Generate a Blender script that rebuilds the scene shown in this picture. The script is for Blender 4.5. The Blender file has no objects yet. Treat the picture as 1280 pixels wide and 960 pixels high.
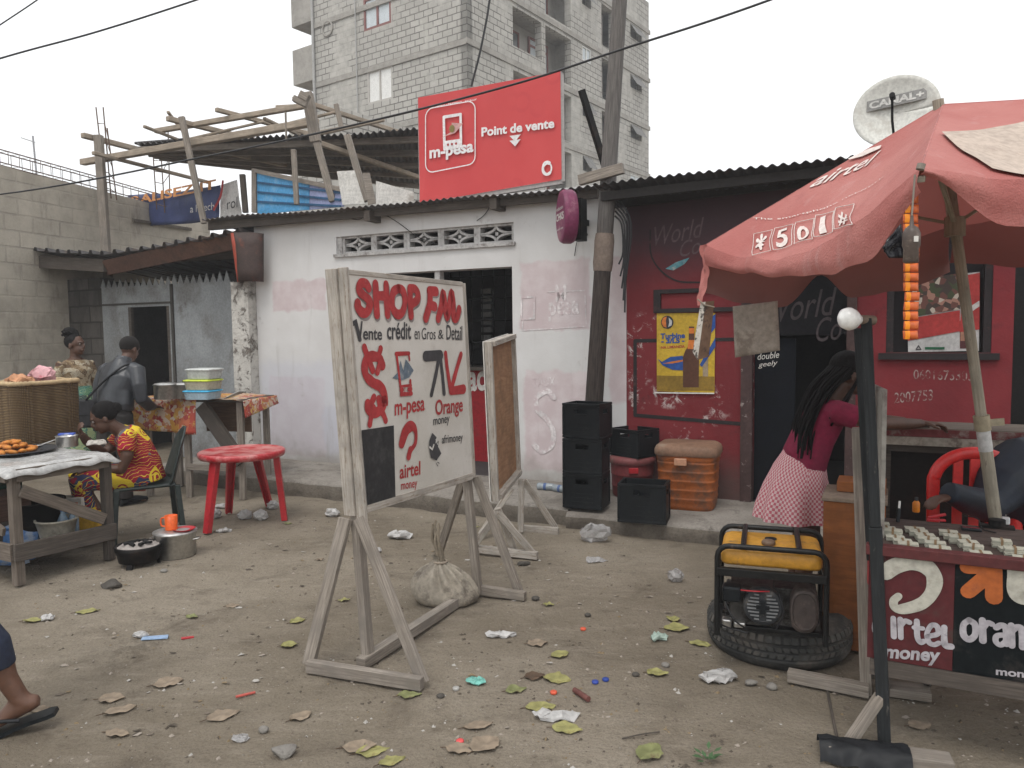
import bpy, bmesh, math, random
from mathutils import Vector as V, Matrix, noise
random.seed(7)
SC = bpy.context.scene
COL = SC.collection
rad = math.radians

# ------------------------------------------------------------------ camera, sky, sun, exposure
CAM_H, FPX = 1.55, 950.0
PITCH, ROLL = math.atan(65 / 950), rad(0.7)
CR = Matrix.Rotation(math.pi / 2 - PITCH, 3, 'X') @ Matrix.Rotation(-ROLL, 3, 'Z')
cd = bpy.data.cameras.new('camera')
cam = bpy.data.objects.new('camera', cd)
COL.objects.link(cam)
cam.location = (0, 0, CAM_H)
cam.rotation_euler = CR.to_euler()
cd.sensor_fit = 'HORIZONTAL'
cd.sensor_width = 36
cd.lens = 36 * FPX / 1280
cd.clip_start, cd.clip_end = 0.05, 2000
SC.camera = cam

SUN_EL, SUN_AZ = rad(62), rad(200)
w = bpy.data.worlds.new('World')
SC.world = w
w.use_nodes = True
nt = w.node_tree
nt.nodes.clear()
sky = nt.nodes.new('ShaderNodeTexSky')
sky.sky_type = 'NISHITA'
sky.sun_disc = False
sky.sun_elevation, sky.sun_rotation = SUN_EL, SUN_AZ
sky.dust_density, sky.air_density, sky.ozone_density = 5.0, 1.0, 1.0
hs = nt.nodes.new('ShaderNodeHueSaturation')
hs.inputs['Saturation'].default_value = 0.10
mixs = nt.nodes.new('ShaderNodeMix')
mixs.data_type = 'RGBA'
mixs.inputs[0].default_value = 0.82                       # overcast: mostly an even white cloud layer
mixs.inputs[7].default_value = (9.0, 9.15, 9.3, 1)
bg = nt.nodes.new('ShaderNodeBackground')
bg.inputs['Strength'].default_value = 0.10
wo = nt.nodes.new('ShaderNodeOutputWorld')
nt.links.new(sky.outputs[0], hs.inputs['Color'])
nt.links.new(hs.outputs[0], mixs.inputs[6])
nt.links.new(mixs.outputs[2], bg.inputs[0])
nt.links.new(bg.outputs[0], wo.inputs[0])

sl = bpy.data.lights.new('sun', 'SUN')
sl.energy, sl.angle, sl.color = 0.8, rad(25), (1.0, 0.96, 0.9)
so = bpy.data.objects.new('sun', sl)
COL.objects.link(so)
so.rotation_euler = (math.pi / 2 - SUN_EL, 0, math.pi - SUN_AZ + 0.0)
so.location = (0, 0, 30)
VS = SC.view_settings
VS.view_transform, VS.look, VS.exposure, VS.gamma = 'Standard', 'None', 0.70, 1.0
VS.use_curve_mapping = False

# ------------------------------------------------------------------ measuring helpers
EYE = V((0, 0, CAM_H))
UP = V((0, 0, 1))
def ray(px, py):
    return CR @ V(((px - 640) / FPX, (480 - py) / FPX, -1))
def G(px, py, z=0.0):
    d = ray(px, py)
    return EYE + d * ((z - CAM_H) / d.z)
def D(px, py, y):
    d = ray(px, py)
    return EYE + d * (y / d.y)
def PL(px, py, p, n):
    d = ray(px, py)
    return EYE + d * ((p - EYE).dot(n) / d.dot(n))

class Frame:
    """a local frame; call it with (x, y, z) for a world point; px() measures a photo point on its y = off plane"""
    def __init__(s, o, ex, ey=None, ez=None):
        s.o = V(o); s.ex = V(ex).normalized(); s.ez = V(ez).normalized() if ez else UP.copy()
        s.ey = V(ey).normalized() if ey else s.ez.cross(s.ex).normalized()
    def __call__(s, x, y=0.0, z=0.0):
        return s.o + s.ex * x + s.ey * y + s.ez * z
    def px(s, a, b, off=0.0):
        q = PL(a, b, s.o + s.ey * off, s.ey) - s.o
        return q.dot(s.ex), q.dot(s.ez)
    def rot(s):
        return Matrix((s.ex, s.ey, s.ez)).transposed()

# ------------------------------------------------------------------ mesh builder
ORG = {}
def cat_rom(pts, k=6):
    pts = [V(p) for p in pts]
    if len(pts) < 3: return pts
    P = [pts[0] * 2 - pts[1]] + pts + [pts[-1] * 2 - pts[-2]]
    out = []
    for i in range(1, len(P) - 2):
        a, b, c, d = P[i - 1:i + 3]
        for j in range(k):
            t = j / k
            out.append(0.5 * ((2 * b) + (c - a) * t + (2 * a - 5 * b + 4 * c - d) * t * t + (3 * b - a - 3 * c + d) * t ** 3))
    out.append(pts[-1])
    return out

class MB:
    def __init__(s):
        s.v, s.f, s.uv, s.sm = [], [], [], []
    def add(s, vs, fs, uvs=None, smooth=False):
        o = len(s.v)
        s.v += [V(p) for p in vs]
        for i, f in enumerate(fs):
            s.f.append([o + k for k in f])
            s.uv.append(uvs[i] if uvs else None)
            s.sm.append(smooth)
        return s
    def quad(s, a, b, c, d, uv=None):
        return s.add([a, b, c, d], [(0, 1, 2, 3)], [uv] if uv else None)
    def hexa(s, p):      # p: 8 points, bottom ring ccw then top ring
        return s.add(p, [(3, 2, 1, 0), (4, 5, 6, 7), (0, 1, 5, 4), (1, 2, 6, 5), (2, 3, 7, 6), (3, 0, 4, 7)])
    def fbox(s, fr, x0, x1, y0, y1, z0, z1):
        x0, x1 = min(x0, x1), max(x0, x1); y0, y1 = min(y0, y1), max(y0, y1); z0, z1 = min(z0, z1), max(z0, z1)
        return s.hexa([fr(x0, y0, z0), fr(x1, y0, z0), fr(x1, y1, z0), fr(x0, y1, z0), fr(x0, y0, z1), fr(x1, y0, z1), fr(x1, y1, z1), fr(x0, y1, z1)])
    def bar(s, a, b, w, h, up=UP, w2=None, h2=None):
        a, b = V(a), V(b); d = (b - a); L = d.length; d.normalize()
        up = V(up)
        if abs(d.dot(up)) > 0.97: up = V((0, 1, 0)) if abs(d.y) < 0.9 else V((1, 0, 0))
        sx = d.cross(up).normalized(); sy = sx.cross(d).normalized()
        w2 = w if w2 is None else w2; h2 = h if h2 is None else h2
        P = []
        for c, ww, hh in ((a, w, h), (b, w2, h2)):
            P += [c - sx * ww / 2 - sy * hh / 2, c + sx * ww / 2 - sy * hh / 2, c + sx * ww / 2 + sy * hh / 2, c - sx * ww / 2 + sy * hh / 2]
        fs, us = [], []
        o = random.random() * 9
        for i in range(4):
            j = (i + 1) % 4
            fs.append((i, j, 4 + j, 4 + i))
            wd = w if i % 2 == 0 else h
            us.append([(o, i * .31 + o), (o, i * .31 + wd + o), (o + L, i * .31 + wd + o), (o + L, i * .31 + o)])
        fs += [(3, 2, 1, 0), (4, 5, 6, 7)]
        us += [[(o, o), (o + .02, o), (o + .02, o + h), (o, o + h)]] * 2
        return s.add(P, fs, us)
    def tube(s, pts, r, n=10, cap=True, closed=False, flat=1.0, side=None):
        pts = [V(p) for p in pts]
        m = len(pts)
        rs = r if isinstance(r, (list, tuple)) else [r] * m
        if len(rs) != m: rs = [rs[0] + (rs[-1] - rs[0]) * i / (m - 1) for i in range(m)]
        ref = V(side) if side else None
        vs, fs, us = [], [], []
        prev, acc = None, 0.0
        for i, p in enumerate(pts):
            if closed: d = pts[(i + 1) % m] - pts[i - 1]
            else: d = pts[min(i + 1, m - 1)] - pts[max(i - 1, 0)]
            d.normalize()
            if prev is None:
                a = ref if ref else (UP if abs(d.z) < 0.9 else V((1, 0, 0)))
                sx = (a - d * a.dot(d)).normalized()
            else:
                sx = ref if ref else prev
                sx = (sx - d * sx.dot(d)).normalized()
            prev = sx
            sy = d.cross(sx)
            rr = rs[i]
            if isinstance(rr, (list, tuple)): ra, rb = rr
            else: ra, rb = rr, rr * flat
            for k in range(n):
                t = 2 * math.pi * k / n
                vs.append(p + sx * (ra * math.cos(t)) + sy * (rb * math.sin(t)))
            if i: acc += (p - pts[i - 1]).length
        L = [0.0]
        for i in range(1, m): L.append(L[-1] + (pts[i] - pts[i - 1]).length)
        L.append(L[-1] + (pts[0] - pts[-1]).length)
        R0 = rs[0] if not isinstance(rs[0], (list, tuple)) else rs[0][0]
        for i in range(m if closed else m - 1):
            j = (i + 1) % m
            for k in range(n):
                q = (k + 1) % n
                fs.append((i * n + k, i * n + q, j * n + q, j * n + k))
                c = 2 * math.pi * R0 / n
                us.append([(L[i], k * c), (L[i], (k + 1) * c), (L[i + 1], (k + 1) * c), (L[i + 1], k * c)])
        s.add(vs, fs, us, True)
        if cap and not closed:
            s.add(vs[:n], [tuple(reversed(range(n)))])
            s.add(vs[-n:], [tuple(range(n))])
        return s
    def lathe(s, prof, o, n=28, fr=None, smooth=True, sq=None):
        """prof: (radius, height) pairs; sq: superellipse exponent for a squarish section, with (rx, ry) scale"""
        fr = fr or Frame(o, (1, 0, 0), (0, 1, 0))
        vs, fs = [], []
        for r, h in prof:
            for k in range(n):
                t = 2 * math.pi * k / n
                c, q = math.cos(t), math.sin(t)
                if sq:
                    e, ax, ay = sq
                    c = math.copysign(abs(c) ** e, c) * ax; q = math.copysign(abs(q) ** e, q) * ay
                vs.append(fr(r * c, r * q, h))
        for i in range(len(prof) - 1):
            for k in range(n):
                q = (k + 1) % n
                fs.append((i * n + k, i * n + q, (i + 1) * n + q, (i + 1) * n + k))
        s.add(vs, fs, None, smooth)
        if prof[0][0] > 1e-4: s.add(vs[:n], [tuple(reversed(range(n)))])
        if prof[-1][0] > 1e-4: s.add(vs[-n:], [tuple(range(n))])
        return s
    def prism(s, poly, ext):
        n = len(poly); ext = V(ext)
        p = [V(q) for q in poly]
        nn = V((0, 0, 0))
        for i in range(n): nn += p[i].cross(p[(i + 1) % n])
        if nn.dot(ext) > 0: p.reverse()
        vs = p + [q + ext for q in p]
        fs = [tuple(range(n)), tuple(reversed(range(n, 2 * n)))]
        fs += [((i + 1) % n, i, n + i, n + (i + 1) % n) for i in range(n)]
        return s.add(vs, fs)
    def grid(s, fn, nu, nv, smooth=True, uvscale=None):
        vs = [fn(i / nu, j / nv) for j in range(nv + 1) for i in range(nu + 1)]
        fs, us = [], []
        for j in range(nv):
            for i in range(nu):
                a = j * (nu + 1) + i
                fs.append((a, a + 1, a + nu + 2, a + nu + 1))
                if uvscale:
                    U, W = uvscale
                    us.append([(i / nu * U, j / nv * W), ((i + 1) / nu * U, j / nv * W), ((i + 1) / nu * U, (j + 1) / nv * W), (i / nu * U, (j + 1) / nv * W)])
        return s.add(vs, fs, us if uvscale else None, smooth)
    def ball(s, c, r, n=14, m=9, fr=None):
        c = V(c)
        r = V(r) if isinstance(r, (list, tuple)) else V((r, r, r))
        R = fr.rot() if fr else Matrix.Identity(3)
        vs, fs = [], []
        for j in range(m + 1):
            f = math.pi * j / m
            for i in range(n):
                t = 2 * math.pi * i / n
                vs.append(c + R @ V((r.x * math.sin(f) * math.cos(t), r.y * math.sin(f) * math.sin(t), -r.z * math.cos(f))))
        for j in range(m):
            for i in range(n):
                q = (i + 1) % n
                fs.append((j * n + i, j * n + q, (j + 1) * n + q, (j + 1) * n + i))
        return s.add(vs, fs, None, True)
    def wall(s, fr, x0, x1, z0, z1, t, holes=()):
        """a wall slab with real openings; front face on y = 0, back on y = t"""
        xs = sorted({x0, x1, *[h[0] for h in holes], *[h[1] for h in holes]})
        zs = sorted({z0, z1, *[h[2] for h in holes], *[h[3] for h in holes]})
        def solid(i, j):
            if i < 0 or j < 0 or i >= len(xs) - 1 or j >= len(zs) - 1: return False
            cx, cz = (xs[i] + xs[i + 1]) / 2, (zs[j] + zs[j + 1]) / 2
            return not any(h[0] < cx < h[1] and h[2] < cz < h[3] for h in holes)
        for i in range(len(xs) - 1):
            for j in range(len(zs) - 1):
                if not solid(i, j): continue
                a, b, c, d = xs[i], xs[i + 1], zs[j], zs[j + 1]
                s.quad(fr(a, 0, c), fr(b, 0, c), fr(b, 0, d), fr(a, 0, d))
                s.quad(fr(b, t, c), fr(a, t, c), fr(a, t, d), fr(b, t, d))
                if not solid(i - 1, j): s.quad(fr(a, t, c), fr(a, 0, c), fr(a, 0, d), fr(a, t, d))
                if not solid(i + 1, j): s.quad(fr(b, 0, c), fr(b, t, c), fr(b, t, d), fr(b, 0, d))
                if not solid(i, j - 1): s.quad(fr(a, t, c), fr(b, t, c), fr(b, 0, c), fr(a, 0, c))
                if not solid(i, j + 1): s.quad(fr(a, 0, d), fr(b, 0, d), fr(b, t, d), fr(a, t, d))
        return s
    def jitter(s, a, sc=3.0):
        for p in s.v:
            p += V((noise.noise(p * sc), noise.noise(p * sc + V((9, 3, 1))), noise.noise(p * sc + V((2, 7, 5))))) * a
        return s
    def build(s, name, mat, parent=None, at=None, bevel=0.0, solid=0.0, sub=0, remesh=0.0, smooth_it=0, all_smooth=False):
        off = ORG[parent.name] if parent else (V(at) if at is not None else V((0, 0, 0)))
        me = bpy.data.meshes.new(name)
        vv = [p - off for p in s.v]
        me.from_pydata(vv, [], s.f)
        uvl = me.uv_layers.new(name='UVMap')
        for p, u, sm in zip(me.polygons, s.uv, s.sm):
            p.use_smooth = sm or all_smooth
            if u is None:
                n = p.normal
                if abs(n.z) < 0.75:
                    t = UP.cross(n); t.normalize()
                    u = [(vv[k].dot(t), vv[k].z) for k in p.vertices]
                else:
                    u = [(vv[k].x, vv[k].y) for k in p.vertices]
            for li, q in zip(p.loop_indices, u): uvl.data[li].uv = q
        o = bpy.data.objects.new(name, me)
        COL.objects.link(o)
        if mat: me.materials.append(mat)
        if parent:
            o.parent = parent
        else:
            o.location = off
        ORG[o.name] = off
        if remesh:
            m = o.modifiers.new('r', 'REMESH'); m.mode = 'VOXEL'; m.voxel_size = remesh; m.use_smooth_shade = True
            if smooth_it:
                m = o.modifiers.new('s', 'SMOOTH'); m.iterations = smooth_it; m.factor = 0.5
        if solid:
            m = o.modifiers.new('t', 'SOLIDIFY'); m.thickness = solid; m.offset = 0
        if bevel:
            m = o.modifiers.new('b', 'BEVEL'); m.width = bevel; m.segments = 2; m.limit_method = 'ANGLE'; m.angle_limit = rad(40); m.harden_normals = False
        if sub:
            m = o.modifiers.new('u', 'SUBSURF'); m.levels = sub; m.render_levels = sub
        return o

def tag(o, label, cat, group=None):
    o['label'] = label; o['category'] = cat
    if group: o['group'] = group
    return o
def thing(name, label, cat, loc=(0, 0, 0), group=None):
    o = bpy.data.objects.new(name, None)
    COL.objects.link(o)
    o.empty_display_size = 0.1
    o.location = loc
    ORG[o.name] = V(loc)
    return tag(o, label, cat, group)
def structure(o):
    o['kind'] = 'structure'
    return o
def dup(root, loc, rz=0.0, label=None, scale=None, tilt=None):
    def rec(o, par):
        c = o.copy(); COL.objects.link(c)
        if par: c.parent = par
        for ch in [k for k in COL.objects if k.parent == o]: rec(ch, c)
        return c
    r = rec(root, None)
    r.location = loc
    r.rotation_euler = tilt if tilt else (0, 0, rz)
    if scale: r.scale = (scale,) * 3
    if label: r['label'] = label
    ORG[r.name] = V(loc)
    return r

# ------------------------------------------------------------------ lettering and painted strokes
def text(body, mat, o, ex, ey, parent, name='lettering', bold=0.0, shear=0.0, lift=0.003):
    """lettering whose outline box fills the parallelogram o, o+ex, o+ey; lies lift off the surface, towards ex x ey"""
    cu = bpy.data.curves.new('t', 'FONT')
    cu.body = body; cu.size = 1; cu.offset = bold; cu.shear = shear; cu.resolution_u = 4
    ob = bpy.data.objects.new('t', cu)
    COL.objects.link(ob)
    bpy.context.view_layer.update()
    me = bpy.data.meshes.new_from_object(ob.evaluated_get(bpy.context.evaluated_depsgraph_get()))
    bpy.data.objects.remove(ob)
    vs = [p.co.copy() for p in me.vertices]
    fs = [list(p.vertices) for p in me.polygons]
    bpy.data.meshes.remove(me)
    x0, x1 = min(p.x for p in vs), max(p.x for p in vs)
    y0, y1 = min(p.y for p in vs), max(p.y for p in vs)
    o, ex, ey = V(o), V(ex), V(ey)
    n = ex.cross(ey).normalized() * lift
    b = MB()
    b.add([o + ex * ((p.x - x0) / (x1 - x0)) + ey * ((p.y - y0) / (y1 - y0)) + n for p in vs], fs)
    return b.build(name, mat, parent)
def ftext(fr, body, mat, a, b, c, parent, off=0.0, **k):
    """lettering on a frame's plane, measured by its lower-left, lower-right and upper-left photo points"""
    A, B, C = (fr(q[0], off, q[1]) for q in (fr.px(*a, off), fr.px(*b, off), fr.px(*c, off)))
    return text(body, mat, A, B - A, C - A, parent, **k)
_lift = [0]
def ribbon(mb, pts2, wd, fr, off, smooth=True):
    """a painted brush stroke on the plane y = off of a frame; wd a width or a width per point"""
    P = [V((p[0], p[1], 0)) for p in pts2]
    n0 = len(P)
    ws = wd if isinstance(wd, (list, tuple)) else [wd] * n0
    if smooth and n0 > 2:
        Q = cat_rom(P, 6)
        ws = [ws[min(int(i / 6), n0 - 1)] + (ws[min(int(i / 6) + 1, n0 - 1)] - ws[min(int(i / 6), n0 - 1)]) * (i % 6) / 6 for i in range(len(Q))]
        P = Q
    _lift[0] = (_lift[0] + 1) % 12
    ws = [k * (1 + 0.16 * noise.noise(p * 22 + V((0, 0, _lift[0])))) for k, p in zip(ws, P)]
    y = off - 0.003 - _lift[0] * 0.00025
    L, Rr = [], []
    for i, p in enumerate(P):
        d = (P[min(i + 1, len(P) - 1)] - P[max(i - 1, 0)]).normalized()
        nn = V((-d.y, d.x, 0)) * ws[i] / 2
        L.append(p + nn); Rr.append(p - nn)
    def arc(p, d, wv):
        return [p + (V((-d.y, d.x, 0)) * math.cos(t) + d * math.sin(t)) * wv / 2 for t in [math.pi * k / 6 for k in range(1, 6)]]
    de = (P[-1] - P[-2]).normalized(); ds = (P[0] - P[1]).normalized()
    to = lambda q: fr(q.x, y, q.y)
    n = len(P)
    vs = [to(q) for q in L] + [to(q) for q in Rr]
    fs = [(n + i, n + i + 1, i + 1, i) for i in range(n - 1)]
    mb.add(vs, fs)
    ends = [L[-1]] + arc(P[-1], de, ws[-1]) + [Rr[-1]]
    mb.add([to(q) for q in reversed(ends)], [tuple(range(len(ends)))])
    ends = [Rr[0]] + arc(P[0], ds, ws[0]) + [L[0]]
    mb.add([to(q) for q in reversed(ends)], [tuple(range(len(ends)))])
    return mb
def fill(mb, pts2, fr, off):
    _lift[0] = (_lift[0] + 1) % 12
    y = off - 0.003 - _lift[0] * 0.00025
    a = sum(p[0] * q[1] - q[0] * p[1] for p, q in zip(pts2, list(pts2[1:]) + [pts2[0]]))
    p = list(pts2) if a > 0 else list(reversed(pts2))
    return mb.add([fr(q[0], y, q[1]) for q in p], [tuple(range(len(p)))])
# ------------------------------------------------------------------ materials
class N:
    def __init__(s, name):
        s.m = bpy.data.materials.new(name); s.m.use_nodes = True
        s.t = s.m.node_tree; s.t.nodes.clear()
        s.out = s.n('OutputMaterial'); s.b = s.n('BsdfPrincipled')
        s.l(s.b.outputs[0], s.out.inputs[0])
        s.tc = s.n('TexCoord')
    def n(s, ty, **k):
        x = s.t.nodes.new('ShaderNode' + ty)
        for a, v in k.items(): setattr(x, a, v)
        return x
    def l(s, a, b): s.t.links.new(a, b)
    def inp(s, sock, v):
        if hasattr(v, 'is_output'): s.l(v, sock)
        else: sock.default_value = v
    def co(s, kind='Object', scale=None, rot=None):
        o = s.tc.outputs[kind]
        if scale is None and rot is None: return o
        m = s.n('Mapping')
        if scale: m.inputs['Scale'].default_value = scale
        if rot: m.inputs['Rotation'].default_value = rot
        s.l(o, m.inputs[0]); return m.outputs[0]
    def noise(s, co, scale, detail=5, rough=0.6, dist=0.0):
        x = s.n('TexNoise'); s.l(co, x.inputs['Vector'])
        x.inputs['Scale'].default_value = scale; x.inputs['Detail'].default_value = detail
        x.inputs['Roughness'].default_value = rough; x.inputs['Distortion'].default_value = dist
        return x.outputs[0]
    def vor(s, co, scale, feature='F1', out=0, rnd=1.0):
        x = s.n('TexVoronoi', feature=feature); s.l(co, x.inputs['Vector'])
        x.inputs['Scale'].default_value = scale; x.inputs['Randomness'].default_value = rnd
        return x.outputs[out]
    def mp(s, v, a, b, c=0.0, d=1.0, smooth=True):
        x = s.n('MapRange', interpolation_type='SMOOTHSTEP' if smooth else 'LINEAR')
        s.inp(x.inputs[0], v)
        for i, q in enumerate((a, b, c, d)): s.inp(x.inputs[i + 1], q)
        return x.outputs[0]
    def math(s, op, a, b=0.0, clamp=False):
        x = s.n('Math', operation=op, use_clamp=clamp)
        s.inp(x.inputs[0], a); s.inp(x.inputs[1], b)
        return x.outputs[0]
    def mix(s, f, a, b, mode='MIX'):
        x = s.n('Mix', data_type='RGBA', blend_type=mode)
        s.inp(x.inputs[0], f)
        s.inp(x.inputs[6], a if hasattr(a, 'is_output') else (*a, 1)); s.inp(x.inputs[7], b if hasattr(b, 'is_output') else (*b, 1))
        return x.outputs[2]
    def ramp(s, v, stops, const=True):
        x = s.n('ValToRGB'); s.l(v, x.inputs[0])
        r = x.color_ramp; r.interpolation = 'CONSTANT' if const else 'LINEAR'
        while len(r.elements) < len(stops): r.elements.new(0.5)
        for e, (p, c) in zip(r.elements, stops): e.position = p; e.color = (*c, 1)
        return x.outputs[0]
    def bump(s, h, strength=0.3, dist=0.01):
        x = s.n('Bump'); x.inputs['Strength'].default_value = strength; x.inputs['Distance'].default_value = dist
        s.l(h, x.inputs['Height']); s.l(x.outputs[0], s.b.inputs['Normal'])
    def fin(s, col, rough=0.8, metal=0.0, spec=0.3):
        s.inp(s.b.inputs['Base Color'], col if hasattr(col, 'is_output') else (*col, 1))
        s.inp(s.b.inputs['Roughness'], rough); s.inp(s.b.inputs['Metallic'], metal)
        s.b.inputs['Specular IOR Level'].default_value = spec
        return s.m

def srgb(r, g, b):
    f = lambda c: (c / 255 / 12.92) if c / 255 <= 0.04045 else ((c / 255 + 0.055) / 1.055) ** 2.4
    return (f(r), f(g), f(b))
def mul(c, k): return tuple(x * k for x in c)

def M(name, col, rough=0.75, var=0.25, scale=5.0, col2=None, c2=(0.5, 0.7), dirt=None, dscale=3.0, dth=(0.52, 0.68), bump=0.15, bscale=70.0, metal=0.0, spec=0.3, fine=40.0, coord='Object', stretch=None):
    """a worn, uneven surface: base colour, a second colour in clouds, grime in patches of its own, fine grain and relief"""
    n = N(name)
    co = n.co(coord, stretch)
    a = n.noise(co, scale)
    c = n.mix(n.mp(a, 0.3, 0.7), mul(col, 1 - var), mul(col, 1 + var))
    if col2: c = n.mix(n.mp(n.noise(co, scale * 1.7, 6), *c2), c, col2)
    f = n.noise(co, fine, 3)
    c = n.mix(0.35, c, n.mix(n.mp(f, 0.25, 0.75), mul(col, 0.6), mul(col, 1.35)))
    if dirt: c = n.mix(n.mp(n.noise(co, dscale, 8, 0.7), *dth), c, dirt)
    if bump: n.bump(n.noise(co, bscale, 4), bump, 0.004)
    r = n.mp(a, 0.2, 0.8, max(0.05, rough - 0.1), min(1, rough + 0.1), False)
    return n.fin(c, r, metal, spec)

def wood(name, col, dark, rough=0.8, worn=None, wth=(0.5, 0.62), grain=1.0):
    n = N(name)
    co = n.co('UV', (1.6, 34 * grain, 1))
    g = n.noise(co, 3.0, 6, 0.65, 0.6)
    c = n.mix(n.mp(g, 0.3, 0.7), dark, col)
    k = n.noise(n.co('Object'), 7, 5)
    c = n.mix(n.mp(k, 0.35, 0.75), c, mul(col, 0.55))
    if worn: c = n.mix(n.mp(n.noise(n.co('UV', (3, 16, 1)), 4, 8, 0.7), *wth), c, worn)
    n.bump(g, 0.35, 0.003)
    return n.fin(c, rough)

def flat(name, col, rough=0.6, metal=0.0, spec=0.4): return M(name, col, rough, var=0.12, bump=0.06, metal=metal, spec=spec)

def ground_mat():
    n = N('dirt')
    co = n.co('Object')
    a = n.noise(co, 0.55, 8, 0.6)
    c = n.mix(n.mp(a, 0.35, 0.68), (0.195, 0.163, 0.122), (0.315, 0.272, 0.215))
    b = n.noise(co, 3.2, 9, 0.72, 0.5)
    c = n.mix(n.mp(b, 0.50, 0.72, 0, 0.65), c, (0.105, 0.084, 0.064))
    s2 = n.noise(n.co('Object', (2.2, 9, 1), (0, 0, rad(24))), 1.4, 7, 0.65, 0.8)     # scuffed, swept streaks
    c = n.mix(n.mp(s2, 0.48, 0.75, 0, 0.4), c, (0.37, 0.322, 0.262))
    g = n.noise(co, 90, 4, 0.7)
    c = n.mix(n.mp(g, 0.35, 0.75, 0, 0.42), c, (0.095, 0.077, 0.060))
    v = n.vor(co, 38)
    w = n.noise(co, 9, 3)
    peb = n.math('MULTIPLY', n.mp(v, 0.10, 0.17, 1, 0), n.mp(w, 0.54, 0.62))
    c = n.mix(peb, c, (0.36, 0.33, 0.30))
    v2 = n.vor(co, 17)
    peb2 = n.math('MULTIPLY', n.mp(v2, 0.08, 0.13, 1, 0), n.mp(n.noise(co, 5, 3), 0.56, 0.62))
    c = n.mix(peb2, c, (0.075, 0.06, 0.05))
    dk = n.math('MULTIPLY', n.mp(n.noise(co, 0.9, 5, 0.6, 0.6), 0.56, 0.70), n.mp(n.noise(co, 14, 6, 0.7), 0.35, 0.6))    # damp, trodden patches
    c = n.mix(n.math('MULTIPLY', dk, 0.55), c, (0.085, 0.068, 0.052))
    h = n.math('ADD', n.math('MULTIPLY', n.noise(co, 28, 8, 0.7), 0.5), n.math('MULTIPLY', b, 1.2))
    h = n.math('ADD', h, n.math('MULTIPLY', peb, 0.25))
    h = n.math('ADD', h, n.math('MULTIPLY', g, 0.12))
    n.bump(h, 0.9, 0.04)
    return n.fin(c, 0.95, 0, 0.15)

def concrete(name, col, dark, dirt=(0.07, 0.06, 0.05)):
    n = N(name)
    co = n.co('Object')
    a = n.noise(co, 1.6, 8, 0.65)
    c = n.mix(n.mp(a, 0.3, 0.7), dark, col)
    c = n.mix(n.mp(n.noise(co, 6, 9, 0.75, 0.4), 0.5, 0.72, 0, 0.8), c, dirt)
    f = n.noise(co, 55, 5, 0.7)
    c = n.mix(n.mp(f, 0.4, 0.75, 0, 0.45), c, mul(dark, 0.5))
    n.bump(n.math('ADD', f, n.math('MULTIPLY', n.noise(co, 9, 7), 1.5)), 0.7, 0.012)
    return n.fin(c, 0.93, 0, 0.2)

def blocks(name, col, dark, joint, bw=0.40, bh=0.20, mortar=0.012, plaster=None, pth=(0.5, 0.6), stain=None, strength=0.8, sth=(0.5, 0.75), psc=0.55):
    """hollow concrete blocks laid in running bond (UV in metres); plaster rendered over parts of it"""
    n = N(name)
    uv = n.co('UV')
    wob = n.n('Mix', data_type='RGBA', blend_type='ADD'); wob.inputs[0].default_value = 0.018
    n.l(uv, wob.inputs[6])
    nz = n.n('TexNoise'); n.l(uv, nz.inputs['Vector']); nz.inputs['Scale'].default_value = 2.5
    n.l(nz.outputs[1], wob.inputs[7])
    br = n.n('TexBrick')
    n.l(wob.outputs[2], br.inputs['Vector'])
    for k, v in (('Scale', 1.0), ('Mortar Size', mortar), ('Mortar Smooth', 0.3), ('Bias', 0.0), ('Brick Width', bw), ('Row Height', bh)): br.inputs[k].default_value = v
    br.inputs['Color1'].default_value = (*col, 1); br.inputs['Color2'].default_value = (*dark, 1); br.inputs['Mortar'].default_value = (*joint, 1)
    co = n.co('Object')
    c = br.outputs[0]
    big = n.noise(co, 0.5, 7, 0.65)
    c = n.mix(n.mp(big, 0.3, 0.7, 0, 0.5), c, mul(dark, 0.75))
    fac = br.outputs[1]
    f = n.noise(co, 30, 6, 0.7)
    c = n.mix(n.mp(f, 0.35, 0.8, 0, 0.4), c, mul(dark, 0.55))
    h = n.math('SUBTRACT', n.math('MULTIPLY', f, 0.35), n.math('MULTIPLY', fac, 0.8))
    if plaster:
        p = n.mp(n.noise(co, psc, 6, 0.6, 0.3), *pth)
        pc = n.mix(n.mp(n.noise(co, 2.5, 8, 0.7), 0.35, 0.7), plaster, mul(plaster, 0.68))
        c = n.mix(n.math('MULTIPLY', p, 0.86), c, pc)
        h = n.math('MULTIPLY', h, n.math('SUBTRACT', 1.0, n.math('MULTIPLY', p, 0.7)))
    if stain: c = n.mix(n.mp(n.noise(n.co('Object', (1, 1, 0.35)), 1.7, 8, 0.7), sth[0], sth[1], 0, 0.8), c, stain)
    n.bump(h, strength, 0.02)
    return n.fin(c, 0.95, 0, 0.15)

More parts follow.
